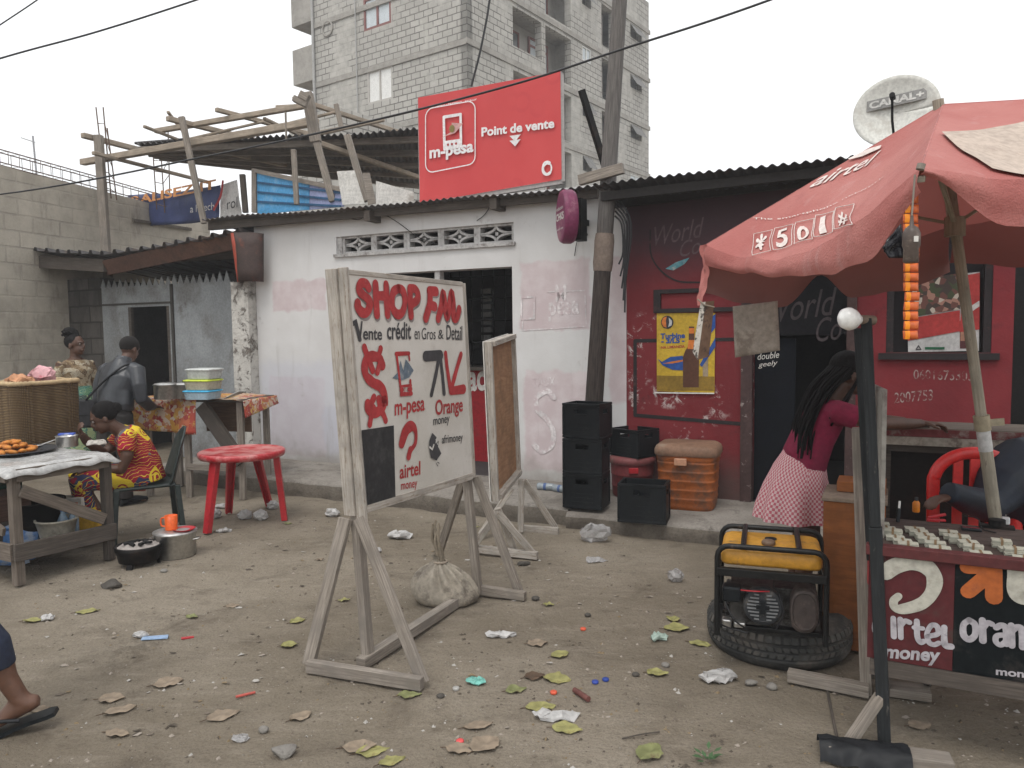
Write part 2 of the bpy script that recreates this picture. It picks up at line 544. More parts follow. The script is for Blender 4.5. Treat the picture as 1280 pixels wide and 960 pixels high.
def rects(n, uv, rs, wob=0.03, soft=0.015):
    """1 inside any of the rectangles (u0, u1, v0, v1), their edges ragged"""
    nz = n.n('TexNoise'); n.l(uv, nz.inputs['Vector']); nz.inputs['Scale'].default_value = 7; nz.inputs['Detail'].default_value = 5
    sep = n.n('SeparateXYZ'); n.l(uv, sep.inputs[0])
    d = n.math('MULTIPLY', n.math('SUBTRACT', nz.outputs[0], 0.5), wob * 2)
    u = n.math('ADD', sep.outputs[0], d); v = n.math('ADD', sep.outputs[1], d)
    tot = None
    for r in rs:
        k = 1.0 if len(r) < 5 else r[4]
        a = n.math('MULTIPLY', n.mp(u, r[0] - soft, r[0] + soft), n.mp(u, r[1] - soft, r[1] + soft, 1, 0))
        b = n.math('MULTIPLY', n.mp(v, r[2] - soft, r[2] + soft), n.mp(v, r[3] - soft, r[3] + soft, 1, 0))
        q = n.math('MULTIPLY', n.math('MULTIPLY', a, b), k)
        tot = q if tot is None else n.math('MAXIMUM', tot, q)
    return tot

def print_cloth(name, base, cols, scale, rough=0.85, line=None):
    """a bold wax-print cotton: cells and rings of a few flat colours"""
    n = N(name)
    co = n.co('Object')
    nz = n.n('TexNoise'); n.l(co, nz.inputs['Vector']); nz.inputs['Scale'].default_value = scale * 0.6
    wob = n.n('Mix', data_type='RGBA', blend_type='ADD'); wob.inputs[0].default_value = 0.09
    n.l(co, wob.inputs[6]); n.l(nz.outputs[1], wob.inputs[7])
    x = n.n('TexVoronoi'); n.l(wob.outputs[2], x.inputs['Vector']); x.inputs['Scale'].default_value = scale
    k = n.n('SeparateColor'); n.l(x.outputs['Color'], k.inputs[0])
    st = [(i / len(cols), c) for i, c in enumerate(cols)]
    c = n.ramp(k.outputs[0], st)
    d = x.outputs['Distance']
    ring = n.ramp(d, [(0, (1, 1, 1)), (0.16, (0, 0, 0)), (0.30, (1, 1, 1)), (0.40, (0, 0, 0))])
    c = n.mix(ring, c, base)
    wv = n.n('TexWave', wave_type='RINGS'); n.l(wob.outputs[2], wv.inputs['Vector']); wv.inputs['Scale'].default_value = scale * 1.3; wv.inputs['Distortion'].default_value = 9
    if line: c = n.mix(n.mp(wv.outputs[1], 0.955, 0.985), c, line)
    n.bump(n.noise(co, 14, 4), 0.5, 0.02)
    return n.fin(c, rough, 0, 0.15)

LEGNO = wood('grey_weathered_wood', (0.33, 0.29, 0.25), (0.15, 0.125, 0.10))
PALEWOOD = wood('whitewashed_wood', (0.50, 0.46, 0.41), (0.30, 0.26, 0.22), worn=(0.22, 0.17, 0.13), wth=(0.52, 0.66))
DARKWOOD = wood('dark_old_wood', (0.115, 0.095, 0.08), (0.05, 0.042, 0.036))
TABLEWOOD = wood('brown_grey_wood', (0.20, 0.165, 0.135), (0.09, 0.072, 0.058))
POLEWOOD = wood('round_pole_wood', (0.44, 0.37, 0.29), (0.24, 0.19, 0.15))
SKIN = M('dark_skin', (0.088, 0.042, 0.026), 0.5, var=0.15, bump=0.05, spec=0.45, fine=25)
HAIR = M('black_hair', (0.007, 0.006, 0.006), 0.75, bump=0.8, bscale=90, spec=0.15)
RUST = M('rusty_brown_metal', (0.115, 0.062, 0.045), 0.8, col2=(0.05, 0.036, 0.03), dirt=(0.19, 0.10, 0.06), dth=(0.6, 0.7))
CORR = M('old_roof_sheet', (0.105, 0.10, 0.10), 0.6, var=0.35, scale=2.0, col2=(0.10, 0.065, 0.045), c2=(0.52, 0.66), metal=0.3)
BLACKPLASTIC = M('black_crate_plastic', (0.007, 0.009, 0.011), 0.42, var=0.3, dirt=(0.06, 0.055, 0.05), dscale=5, dth=(0.58, 0.8), spec=0.25)
BLACK = M('black_paint', (0.016, 0.017, 0.02), 0.55, var=0.3, dirt=(0.07, 0.062, 0.055), dscale=6, dth=(0.6, 0.8))
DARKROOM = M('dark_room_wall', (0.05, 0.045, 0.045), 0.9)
REDPL = M('red_plastic', (0.42, 0.018, 0.026), 0.38, var=0.15, dirt=(0.20, 0.05, 0.045), dscale=4, dth=(0.6, 0.8), bump=0.04, spec=0.5)
WHITEPAINT = M('white_letter_paint', (0.62, 0.60, 0.56), 0.7, var=0.12, dirt=(0.36, 0.33, 0.3), dscale=9, dth=(0.6, 0.8))
REDPAINT = M('red_letter_paint', (0.36, 0.038, 0.040), 0.7, var=0.2, dirt=(0.46, 0.24, 0.21), dscale=16, dth=(0.62, 0.78))
GREYPAINT = M('dark_grey_letter_paint', (0.055, 0.052, 0.055), 0.75, var=0.2, dirt=(0.2, 0.18, 0.17), dscale=18, dth=(0.66, 0.82))
STEEL = M('dented_steel', (0.52, 0.51, 0.49), 0.32, var=0.12, metal=0.9, dirt=(0.20, 0.18, 0.16), dscale=6, dth=(0.55, 0.8), bump=0.12, bscale=18)
IRON = M('black_iron', (0.012, 0.0115, 0.0115), 0.65, spec=0.2, var=0.3, col2=(0.05, 0.035, 0.028), metal=0.4)
CABLE = flat('black_cable', (0.015, 0.015, 0.017), 0.5)
CLEARBAG = M('milky_plastic', (0.40, 0.39, 0.385), 0.25, var=0.15, spec=0.5)
CLEARBAG.node_tree.nodes['Principled BSDF'].inputs['Alpha'].default_value = 0.6
REBAR = M('rusty_rebar', (0.12, 0.075, 0.055), 0.8)
# ------------------------------------------------------------------ ground and pavement
def gh(x, y):
    p = V((x, y, 0))
    k = max(0.0, 1 - max(0, math.hypot(x, y - 5) - 14) / 20)
    return k * (0.016 * noise.noise(p * 0.9) + 0.012 * noise.noise(p * 2.7) + 0.007 * noise.noise(p * 6.5) + 0.003 * noise.noise(p * 14.0)) - 0.006
def axis(lo, hi, st, far):
    a = [lo + st * i for i in range(int((hi - lo) / st) + 1)]
    d, s = [], st
    q = a[-1]
    while q < far: s *= 1.35; q += s; d.append(q)
    l, s, q = [], st, a[0]
    while q > -far: s *= 1.35; q -= s; l.append(q)
    return l[::-1] + a + d
b = MB()
xs, ys = axis(-6.5, 5.0, 0.055, 400), axis(1.6, 9.0, 0.055, 400)
nx = len(xs)
b.add([V((x, y, gh(x, y))) for y in ys for x in xs], [(j * nx + i, j * nx + i + 1, (j + 1) * nx + i + 1, (j + 1) * nx + i) for j in range(len(ys) - 1) for i in range(nx - 1)], None, True)
structure(b.build('ground', ground_mat()))

SF = Frame(G(700, 603, 0.15) * 1.0, (0.8934, -0.4493, 0))
SF.o.z = 0
SW = lambda px, py, off=0.0: SF.px(px, py, off)
CONC = concrete('worn_concrete', (0.30, 0.275, 0.245), (0.17, 0.15, 0.13))
CONCF = concrete('dirty_kerb_concrete', (0.20, 0.175, 0.145), (0.085, 0.072, 0.06))

def slab(x0, x1, yf, ztop, name):
    b = MB()
    n = 60
    yb = 0.0
    top, edge, foot = [], [], []
    for i in range(n + 1):
        x = x0 + (x1 - x0) * i / n
        q = 0.035 * noise.noise(V((x * 2.2, 1, ztop * 9))) + 0.02 * noise.noise(V((x * 7, 4, 2)))
        h = 0.012 * noise.noise(V((x * 3, 7, 1)))
        top.append((x, yf + q + 0.03, ztop)); edge.append((x, yf + q, ztop - 0.025 + h)); foot.append((x, yf + q * 1.6 + 0.015 + 0.03 * noise.noise(V((x * 4, 2, 9))), -0.06))
    rows = [[(p[0], yb, ztop) for p in top], top, edge, [(e[0], (e[1] + f[1]) / 2 + 0.012 * noise.noise(V((e[0] * 11, 3, 3))), (e[2] + f[2]) / 2) for e, f in zip(edge, foot)], foot]
    vs = [SF(*p) for r in rows for p in r]
    fs = [((j + 1) * (n + 1) + i, (j + 1) * (n + 1) + i + 1, j * (n + 1) + i + 1, j * (n + 1) + i) for j in range(len(rows) - 1) for i in range(n)]
    b.add(vs, fs, None, True)
    e0, e1 = [r[0] for r in rows], [r[-1] for r in rows]
    b.add([SF(*p) for p in e0 + [(x0, yb, -0.06)]], [tuple(range(len(e0) + 1))])
    b.add([SF(*p) for p in e1 + [(x1, yb, -0.06)]], [tuple(reversed(range(len(e1) + 1)))])
    o = b.build(name, CONC); o.data.materials.append(CONCF)
    for p in o.data.polygons: p.material_index = 1 if abs(p.normal.z) < 0.62 else 0
    return structure(o)
xa = SW(330, 577)[0] - 0.75
xm = 0.46
slab(xa, xm, -0.93, 0.155, 'pavement')
slab(xm + 0.004, 6.2, -0.98, 0.125, 'pavement')

# ------------------------------------------------------------------ white painted shop
def px_rect(x0, y0, x1, y1):
    a, c = SW(x0, y0), SW(x1, y1)
    return (min(a[0], c[0]), max(a[0], c[0]), min(a[1], c[1]), max(a[1], c[1]))
def shop_wall_mat():
    n = N('painted_shop_wall')
    uv, co = n.co('UV'), n.co('Object')
    a = n.noise(co, 1.3, 6)
    c = n.mix(n.mp(a, 0.3, 0.7), (0.54, 0.53, 0.52), (0.62, 0.615, 0.61))
    pink = rects(n, uv, [px_rect(340, 352, 408, 388), px_rect(336, 470, 408, 572), px_rect(650, 328, 738, 412), px_rect(655, 464, 737, 592), px_rect(762, 322, 784, 505), px_rect(660, 470, 690, 560)], 0.06, 0.02)
    pn = n.mix(n.mp(n.noise(co, 5, 6), 0.35, 0.7), (0.50, 0.405, 0.415), (0.59, 0.52, 0.525))
    c = n.mix(n.math('MULTIPLY', pink, 0.85), c, pn)
    lav = rects(n, uv, [px_rect(325, 470, 440, 574, 0.6) if False else (*px_rect(325, 452, 442, 574), 0.55), (*px_rect(400, 505, 442, 574), 0.9)], 0.10, 0.08)
    c = n.mix(lav, c, (0.50, 0.50, 0.555))
    worn = n.mp(n.noise(co, 4.5, 9, 0.75), 0.62, 0.70, 0, 0.5)
    c = n.mix(worn, c, (0.36, 0.33, 0.315))
    st = n.noise(n.co('Object', (5, 5, 0.5)), 1.6, 7, 0.7)
    c = n.mix(n.mp(st, 0.54, 0.76, 0, 0.35), c, (0.33, 0.305, 0.285))
    sep = n.n('SeparateXYZ'); n.l(uv, sep.inputs[0])
    low = n.math('MULTIPLY', n.mp(n.math('ADD', sep.outputs[1], n.math('MULTIPLY', n.noise(co, 3, 7), 0.6)), 0.38, 0.72, 1, 0), 0.7)   # splash dirt at the foot
    c = n.mix(low, c, (0.24, 0.215, 0.19))
    n.bump(n.math('ADD', n.noise(co, 7, 6), n.math('MULTIPLY', n.noise(co, 60, 4), 0.3)), 0.25, 0.012)
    return n.fin(c, 0.85, 0, 0.2)
shop = thing('white_shop', 'low white painted shop with breeze block vents and faded pink paint patches', 'shop', SF(0, 0, 0))
XL, XR = SW(322, 420)[0], SW(783, 450)[0]
ZT = 2.84
dA, dB = SW(560, 341), SW(641, 333)
DX0, DX1, DZ = -1.95, SW(641, 420)[0], dB[1]
v0, v1 = SW(420, 297), SW(642, 302)
VX0, VX1 = v0[0], SW(642, 290)[0]
VZ0, VZ1 = v1[1], SW(530, 287)[1]
b = MB().wall(SF, XL, XR, 0.0, ZT, 0.18, [(DX0, DX1, 0.0, DZ), (VX0, VX1, VZ0, VZ1)])
b.build('wall', shop_wall_mat(), shop)
DWALL = concrete('dim_plaster', (0.16, 0.15, 0.145), (0.08, 0.075, 0.07))
b = MB()
b.fbox(SF, XL, XL + 0.15, 0.182, 2.3, 0, 2.7); b.fbox(SF, XR - 0.15, XR, 0.182, 2.3, 0, 2.7); b.fbox(SF, XL, XR, 2.302, 2.45, 0, 2.7)
b.fbox(SF, XL + 0.152, XR - 0.152, 0.0, 2.3, 0.0, 0.15)
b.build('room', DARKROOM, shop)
# breeze block vents: a square ring with four inward arcs that leave a star
VENT = M('vent_block_paint', (0.42, 0.41, 0.40), 0.9, dirt=(0.15, 0.13, 0.12), dscale=9, dth=(0.5, 0.7))
nb = 5
for i in range(nb):
    b = MB()
    a0 = VX0 + 0.06 + (VX1 - VX0 - 0.06) * i / nb; a1 = VX0 + 0.06 + (VX1 - VX0 - 0.06) * (i + 1) / nb
    cx, cz, hw, hh = (a0 + a1) / 2, (VZ0 + VZ1) / 2, (a1 - a0) / 2, (VZ1 - VZ0) / 2
    yb = 0.03
    for (p, q, r, s_) in ((a0, a0 + 0.035, VZ0, VZ1), (a1 - 0.035, a1 - 0.002, VZ0, VZ1)): b.fbox(SF, p, q, yb, 0.13, r, s_)
    for (r, s_) in ((VZ0, VZ0 + 0.022), (VZ1 - 0.022, VZ1)): b.fbox(SF, a0 + 0.035, a1 - 0.035, yb, 0.13, r, s_)
    iw, ih = hw - 0.035, hh - 0.022
    for sx in (-1, 1):
        for sz in (-1, 1):
            pts = []
            for k in range(7):
                t = math.pi / 2 * k / 6
                pts.append(SF(cx + sx * (iw - iw * 0.98 * math.sin(t)) , 0.078, cz + sz * (ih - ih * 0.98 * math.cos(t))))
            for k in range(6): b.bar(pts[k], pts[k + 1], 0.022, 0.085, up=SF.ey)
    b.fbox(SF, cx - 0.016, cx + 0.016, 0.05, 0.11, cz - 0.016, cz + 0.016)
    b.build('vent_block', VENT, shop)
b = MB().fbox(SF, VX0, VX0 + 0.058, 0.02, 0.14, VZ0, VZ1)
b.fbox(SF, VX0 - 0.02, VX1 + 0.02, -0.03, 0.0, VZ0 - 0.035, VZ0 - 0.002)
b.build('sill', VENT, shop)
b = MB()
mx = SW(545, 341)[0]
b.fbox(SF, mx - 0.03, mx + 0.03, 0.02, 0.1, 0.155, DZ)
b.fbox(SF, DX0, mx - 0.032, 0.02, 0.1, 1.95, 2.0)
b.build('door_frame', VENT, shop)
b = MB()
gx = SW(598, 380, 0.9)[0]
for k in range(14): b.tube([SF(DX0 + 0.1 + k * 0.14, 0.9, 1.15), SF(DX0 + 0.1 + k * 0.14, 0.9, 2.25)], 0.007, 6)
for k in range(5): b.tube([SF(DX0 - 0.1, 0.893, 1.2 + k * 0.24), SF(DX1 + 0.4, 0.893, 1.2 + k * 0.24)], 0.007, 6)
b.build('security_grille', IRON, shop)
CNT = M('red_counter_paint', (0.30, 0.014, 0.02), 0.6, dirt=(0.09, 0.03, 0.03), dscale=5)
b = MB().fbox(SF, DX0 - 0.3, DX1 + 0.5, 0.72, 0.8, 0.152, 1.14)
ct = b.build('counter_panel', CNT, shop)
CF = Frame(SF(0, 0.72, 0), SF.ex)
ftext(CF, 'vodacom', WHITEPAINT, (548, 492), (640, 486), (548, 458), ct, bold=0.03)
b = MB().fbox(SF, DX0 - 0.3, DX1 + 0.5, 0.60, 1.2, 1.144, 1.18); b.build('counter_top', DARKWOOD, shop, bevel=0.004)
b = MB()
fx = SW(595, 370, 2.0)[0]
for k in range(7): b.fbox(SF, fx - 0.07, fx + 0.07, 2.26, 2.298, 1.45 + k * 0.1, 1.515 + k * 0.1)
b.build('notice', M('pale_paper', (0.45, 0.44, 0.42), 0.9), shop)
# faded lettering on the wall
FADE = M('faded_white_paint', (0.64, 0.60, 0.60), 0.85, dirt=(0.52, 0.43, 0.44), dscale=14, dth=(0.45, 0.6))
ftext(SF, 'M', FADE, (694, 378), (708, 377), (694, 356), shop, name='faded_lettering', bold=0.02)
ftext(SF, 'pesa', FADE, (686, 402), (724, 400), (686, 378), shop, name='faded_lettering', bold=0.02)
ftext(SF, 'TAUX', FADE, (666, 484), (694, 483), (666, 472), shop, name='faded_lettering')
b = MB()
P = [SW(*q) for q in ((684, 365), (731, 363), (733, 408), (653, 413), (654, 398))]
for p, q in zip(P, P[1:]): ribbon(b, [p, q], 0.012, SF, 0.0, False)
P = [SW(*q) for q in ((652, 372), (668, 371), (668, 398), (652, 399), (652, 372))]
for p, q in zip(P, P[1:]): ribbon(b, [p, q], 0.018, SF, 0.0, False)
b.build('faded_outline', FADE, shop)
b = MB()
ribbon(b, [SW(*q) for q in ((693, 497), (684, 489), (671, 497), (672, 512), (684, 524), (692, 540), (690, 556), (678, 564), (668, 556))], 0.05, SF, 0.0)
b.build('faded_dollar_sign', FADE, shop)

# corrugated roof of the shop
def corr_sheet(b, p0, p1, depth, dz, amp=0.011, pitch=0.076, sag=0.0, seed=0):
    """front edge p0 -> p1; runs back along SF.ey by depth while falling by dz"""
    L = (p1 - p0).length
    nu = int(L / pitch * 6)
    def f(u, v):
        p = p0.lerp(p1, u) + SF.ey * (depth * v) - UP * (dz * v)
        s_ = u * L
        p.z += amp * math.sin(2 * math.pi * s_ / pitch) + 0.015 * noise.noise(V((s_ * 0.8, seed, 0))) * (1 - v) + 0.02 * noise.noise(V((s_ * 0.9, seed + 4, 0))) * (1 - v)
        p += SF.ey * (0.03 * noise.noise(V((math.floor(s_ / 0.8), seed, 3))) * (1 - v))
        return p
    return b.grid(f, nu, 4, True, (L, depth))
def roof_pt(px, py, off):
    x, z = SF.px(px, py, off)
    return SF(x, off, z)
b = MB()
corr_sheet(b, roof_pt(252, 275, -0.22), roof_pt(745, 233, -0.22), 2.7, 0.28, seed=1)
b.build('roof', CORR, shop, solid=0.003)
b = MB()
b.bar(roof_pt(262, 283, -0.10), roof_pt(748, 241, -0.10), 0.05, 0.09)
for px in (465, 622):
    x = SF.px(px, 265, -0.1)[0]
    b.fbox(SF, x - 0.035, x + 0.035, -0.19, 0.0, 2.68, 2.78)
b.build('rafter', DARKWOOD, shop)
# chipped pillar at the shop's corner
def pillar_mat():
    n = N('chipped_limewash')
    co = n.co('Object')
    k = n.noise(co, 7, 9, 0.75, 0.4)
    c = n.mix(n.mp(n.noise(co, 2, 5), 0.3, 0.7), (0.56, 0.54, 0.50), (0.44, 0.42, 0.39))
    chip = n.mp(k, 0.53, 0.60)
    c = n.mix(chip, c, n.mix(n.noise(co, 30, 4), (0.14, 0.115, 0.10), (0.26, 0.23, 0.2)))
    big = n.mp(n.noise(co, 1.6, 6, 0.65), 0.52, 0.66, 0, 0.75)
    c = n.mix(big, c, (0.10, 0.088, 0.08))
    n.bump(n.math('ADD', n.math('MULTIPLY', chip, -0.8), n.noise(co, 40, 4)), 0.8, 0.02)
    return n.fin(c, 0.92, 0, 0.15)
PIL = pillar_mat()
b = MB()
x0, x1 = SW(291, 430, -0.12)[0], XL - 0.003
zt = SW(300, 352, -0.12)[1]
b.wall(Frame(SF(0, -0.12, 0), SF.ex), x0, x1, 0.0, zt, 0.42)
b.build('corner_pillar', PIL, shop)

# ------------------------------------------------------------------ red bar beside the shop
def bar_wall_mat():
    n = N('peeling_red_wall')
    uv, co = n.co('UV'), n.co('Object')
    c = n.mix(n.mp(n.noise(co, 1.5, 7), 0.3, 0.7), (0.135, 0.017, 0.021), (0.20, 0.026, 0.031))
    c = n.mix(n.mp(n.noise(co, 6, 8, 0.7), 0.55, 0.75, 0, 0.6), c, (0.055, 0.015, 0.017))
    sep = n.n('SeparateXYZ'); n.l(uv, sep.inputs[0])
    soot_shade = n.mp(n.math('ADD', sep.outputs[1], n.math('MULTIPLY', n.noise(co, 1.2, 5), 0.7)), 2.2, 2.75)      # soot with eaves shade painted in, darkest near the roof
    c = n.mix(n.math('MULTIPLY', soot_shade, 0.82), c, (0.036, 0.035, 0.042))
    fl = rects(n, uv, [px_rect(784, 395, 806, 485), px_rect(800, 398, 822, 408), px_rect(806, 486, 905, 505), px_rect(836, 525, 880, 560), px_rect(884, 508, 905, 524), px_rect(784, 440, 800, 530)], 0.20, 0.05)
    k = n.noise(co, 9, 9, 0.75, 0.5)
    c = n.mix(n.math('MULTIPLY', fl, n.mp(k, 0.52, 0.60)), c, (0.48, 0.42, 0.40))
    c = n.mix(n.mp(n.noise(co, 5.0, 9, 0.72, 0.3), 0.68, 0.73, 0, 0.9), c, (0.38, 0.33, 0.31))
    low = n.mp(n.math('ADD', sep.outputs[1], n.math('MULTIPLY', n.noise(co, 3, 7), 0.5)), 0.42, 0.85, 1, 0)
    c = n.mix(n.math('MULTIPLY', low, 0.8), c, (0.085, 0.07, 0.062))
    n.bump(n.math('ADD', n.noise(co, 9, 7), n.math('MULTIPLY', n.noise(co, 60, 4), 0.3)), 0.4, 0.015)
    return n.fin(c, 0.75, 0, 0.25)
bar = thing('red_bar', 'dark red painted bar with peeling walls and black open doorway', 'bar', SF(XR + 0.003, 0, 0))
BX0, BX1 = XR + 0.003, 6.0
d0, d1 = SW(940, 560)[0], SW(1056, 560)[0]
w0, w1 = SW(1108, 400)[0], SW(1240, 400)[0]
wz0, wz1 = SW(1180, 441)[1], 2.25
e0, e1 = SW(1264, 500)[0], SW(1264, 500)[0] + 0.85
b = MB().wall(SF, BX0, BX1, 0.0, 2.78, 0.16, [(d0, d1, 0.0, 1.98), (w0, w1, wz0, wz1), (e0, e1, 0.0, 2.1)])
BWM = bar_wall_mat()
# UVs of this wall are measured from the bar's own origin; shift its measured patches back to the shop frame
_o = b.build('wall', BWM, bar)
for l_ in _o.data.uv_layers[0].data: l_.uv.x += BX0
b = MB()
b.fbox(SF, BX0, BX0 + 0.15, 0.162, 2.4, 0, 2.6); b.fbox(SF, BX1 - 0.15, BX1, 0.162, 2.4, 0, 2.6); b.fbox(SF, BX0, BX1, 2.402, 2.5, 0, 2.6)
b.fbox(SF, BX0 + 0.152, BX1 - 0.152, 0.0, 2.4, 0, 0.12)
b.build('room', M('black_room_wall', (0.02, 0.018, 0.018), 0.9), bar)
BLK = M('black_trim_paint', (0.022, 0.017, 0.018), 0.7, dirt=(0.10, 0.04, 0.04), dscale=8, dth=(0.55, 0.75))
b = MB()
for (x_a, x_b) in ((d0 - 0.09, d0), (d1, d1 + 0.07)): b.fbox(SF, x_a, x_b, -0.03, 0.05, 0.125, 2.0)
b.fbox(SF, d0 - 0.09, d1 + 0.07, -0.032, 0.05, 2.003, 2.07)
b.build('door_frame', M('scuffed_dark_frame', (0.06, 0.035, 0.033), 0.8, dirt=(0.30, 0.26, 0.24), dscale=14, dth=(0.58, 0.68)), bar)
b = MB().fbox(SF, d0 + 0.002, d1 - 0.002, 0.03, 0.06, 1.50, 1.978)
tp = b.build('transom_panel', M('black_board', (0.010, 0.0095, 0.011), 0.85, spec=0.1), bar)
TF = Frame(SF(0, 0.03, 0), SF.ex)
CHALK = M('grey_chalk', (0.115, 0.08, 0.085), 0.95)
CHALK2 = M('dim_chalk', (0.05, 0.04, 0.042), 0.95)
ftext(TF, 'World', CHALK2, (958, 405), (1046, 393), (958, 372), tp, shear=0.3)
ftext(TF, 'Co', CHALK2, (1020, 428), (1052, 424), (1020, 398), tp, shear=0.3)
b = MB().fbox(SF, d0 + 0.004, d0 + 0.32, 0.075, 0.10, 0.13, 1.47)
dl = b.build('door_leaf', M('dark_blue_black_door', (0.006, 0.007, 0.010), 0.8, spec=0.1), bar)
DF = Frame(SF(0, 0.075, 0), SF.ex)
ftext(DF, 'double', WHITEPAINT, (947, 450), (974, 447), (947, 442), dl, shear=0.2)
ftext(DF, 'geely', WHITEPAINT, (948, 461), (972, 458), (948, 453), dl, shear=0.2)
ftext(SF, 'World', CHALK, (818, 308), (880, 296), (818, 284), bar, name='chalk_lettering', shear=0.3)
ftext(SF, 'Co', CHALK, (850, 322), (876, 316), (850, 302), bar, name='chalk_lettering', shear=0.3)
b = MB()
ribbon(b, [SW(*q) for q in ((813, 288), (814, 318), (826, 338), (846, 351), (872, 353), (900, 353))], 0.014, SF, 0.0)
b.build('painted_ring', BLK, bar)
b = MB()
fill(b, [SW(*q) for q in ((832, 336), (845, 328), (862, 322), (856, 330), (842, 338))], SF, 0.0)
b.build('painted_label', M('turquoise_paint', (0.10, 0.28, 0.32), 0.7, dirt=(0.4, 0.4, 0.38), dscale=12), bar)
b = MB()
P = [SW(*q) for q in ((794, 426), (929, 424), (929, 530), (794, 519))]
for p, q in zip(P, P[1:] + P[:1]): ribbon(b, [p, q], 0.032, SF, 0.0, False)
b.build('painted_border', BLK, bar)
hx0, hx1 = SW(818, 376)[0], SW(940, 376)[0]
hz0, hz1 = SW(830, 391)[1], SW(830, 362)[1]
b = MB()
b.fbox(SF, hx0, hx1, -0.03, 0.0, hz0, hz0 + 0.035); b.fbox(SF, hx0, hx1, -0.03, 0.0, hz1 - 0.035, hz1)
b.fbox(SF, hx0, hx0 + 0.06, -0.031, 0.0, hz0 + 0.035, hz1 - 0.035); b.fbox(SF, hx1 - 0.06, hx1, -0.031, 0.0, hz0 + 0.035, hz1 - 0.035)
b.build('hatch_frame', BLK, bar)
b = MB()
b.fbox(SF, w0 - 0.05, w1 + 0.05, -0.04, 0.02, wz0 - 0.05, wz0 - 0.002)
b.fbox(SF, w0, w0 + 0.05, 0.01, 0.1, wz0, wz1); b.fbox(SF, w1 - 0.05, w1, 0.01, 0.1, wz0, wz1)
b.build('window_frame', BLK, bar)
b = MB().fbox(SF, w0 + 0.052, w1 - 0.052, 0.11, 0.13, wz0, wz1); b.build('window_shutter', M('black_shutter', (0.016, 0.013, 0.015), 0.7), bar)
NUM = M('worn_pale_numbers', (0.34, 0.28, 0.26), 0.9, dirt=(0.15, 0.03, 0.03), dscale=16, dth=(0.42, 0.56))
ftext(SF, '0601673303', NUM, (1142, 474), (1216, 476), (1142, 462), bar, name='painted_number')
ftext(SF, '2007753', NUM, (1118, 504), (1166, 500), (1118, 491), bar, name='painted_number')
b = MB()
corr_sheet(b, roof_pt(741, 234, -0.55) + UP * 0.02, roof_pt(1275, 172, -0.55), 3.2, 0.35, seed=8)
b.build('roof', M('sooty_roof_sheet', (0.052, 0.052, 0.056), 0.65, var=0.35, scale=2, col2=(0.06, 0.042, 0.035), c2=(0.55, 0.7), metal=0.2), bar, solid=0.003)
b = MB()
b.bar(roof_pt(752, 246, -0.42), roof_pt(1275, 188, -0.42), 0.05, 0.07)
b.bar(roof_pt(752, 256, -0.05), roof_pt(1275, 196, -0.05), 0.05, 0.08)
b.build('rafter', M('sooty_rafter', (0.03, 0.027, 0.026), 0.85), bar)

# ------------------------------------------------------------------ grey shack at the far end
AF = Frame(SF(0, 0.32, 0), SF.ex)
AW = lambda px, py, off=0.0: AF.px(px, py, off)
shack = thing('grey_shack', 'grimy grey metal shack with dark doorway under a sagging roof', 'shack', AF(AW(210, 500)[0], 0, 0))
ax0, axm, axr = AW(30, 450)[0], AW(131, 450)[0], AW(292, 450)[0]
ad0, ad1 = AW(163, 450)[0], AW(214, 450)[0]
adz = AW(190, 383)[1]
azt = AW(200, 356)[1]
GREYMETAL = M('grey_sheet_metal', (0.27, 0.285, 0.295), 0.6, var=0.3, scale=1.6, col2=(0.17, 0.165, 0.16), c2=(0.45, 0.65), dirt=(0.10, 0.085, 0.075), dscale=3, dth=(0.58, 0.75), metal=0.1, bump=0.1)
b = MB().wall(AF, axm, axr, 0.0, azt, 0.05, [(ad0, ad1, 0.0, adz)])
b.build('metal_wall', GREYMETAL, shack)
b = MB()
sx = AW(216, 400)[0]
b.fbox(AF, sx - 0.012, sx + 0.03, -0.02, 0.0, 0.05, azt); b.fbox(AF, axm, sx - 0.014, -0.012, 0.0, adz + 0.03, adz + 0.055)
b.build('seam', M('dark_seam', (0.06, 0.055, 0.05), 0.7), shack)
b = MB()
b.fbox(AF, ad0, ad0 + 0.05, 0.0, 0.04, 0.02, adz); b.fbox(AF, ad1 - 0.05, ad1, 0.0, 0.04, 0.02, adz)
b.build('door_frame', DARKWOOD, shack)
b = MB()
x = axm
while x < axr - 0.09:
    h = 0.10 + random.random() * 0.03
    b.prism([AF(x, -0.01, azt), AF(x + 0.10, -0.01, azt), AF(x + 0.05, -0.01, azt + h)], AF.ey * 0.012)
    x += 0.115
b.build('spiked_cresting', GREYMETAL, shack)
SHBLK = blocks('sooty_blocks', (0.17, 0.155, 0.14), (0.09, 0.082, 0.075), (0.05, 0.045, 0.04), 0.42, 0.22, 0.014, plaster=(0.14, 0.125, 0.11), stain=(0.04, 0.036, 0.034), sth=(0.4, 0.65))
b = MB().wall(AF, ax0 - 0.8, axm - 0.003, 0.0, 2.35, 0.2, [])
px0, px1 = AW(82, 450)[0], AW(98, 450)[0]
b.fbox(AF, AW(50, 450)[0], AW(62, 450)[0], -0.05, -0.002, 0, AW(55, 372)[1])
b.build('block_wall', SHBLK, shack)
b = MB()
b.fbox(AF, axm + 0.02, axr, 1.6, 1.7, 0, 2.3); b.fbox(AF, axm + 0.02, axm + 0.1, 0.06, 1.6, 0, 2.3); b.fbox(AF, axr - 0.08, axr, 0.06, 1.6, 0, 2.3)
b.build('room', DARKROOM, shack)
def apt(px, py, off):
    x, z = AF.px(px, py, off)
    return AF(x, off, z)
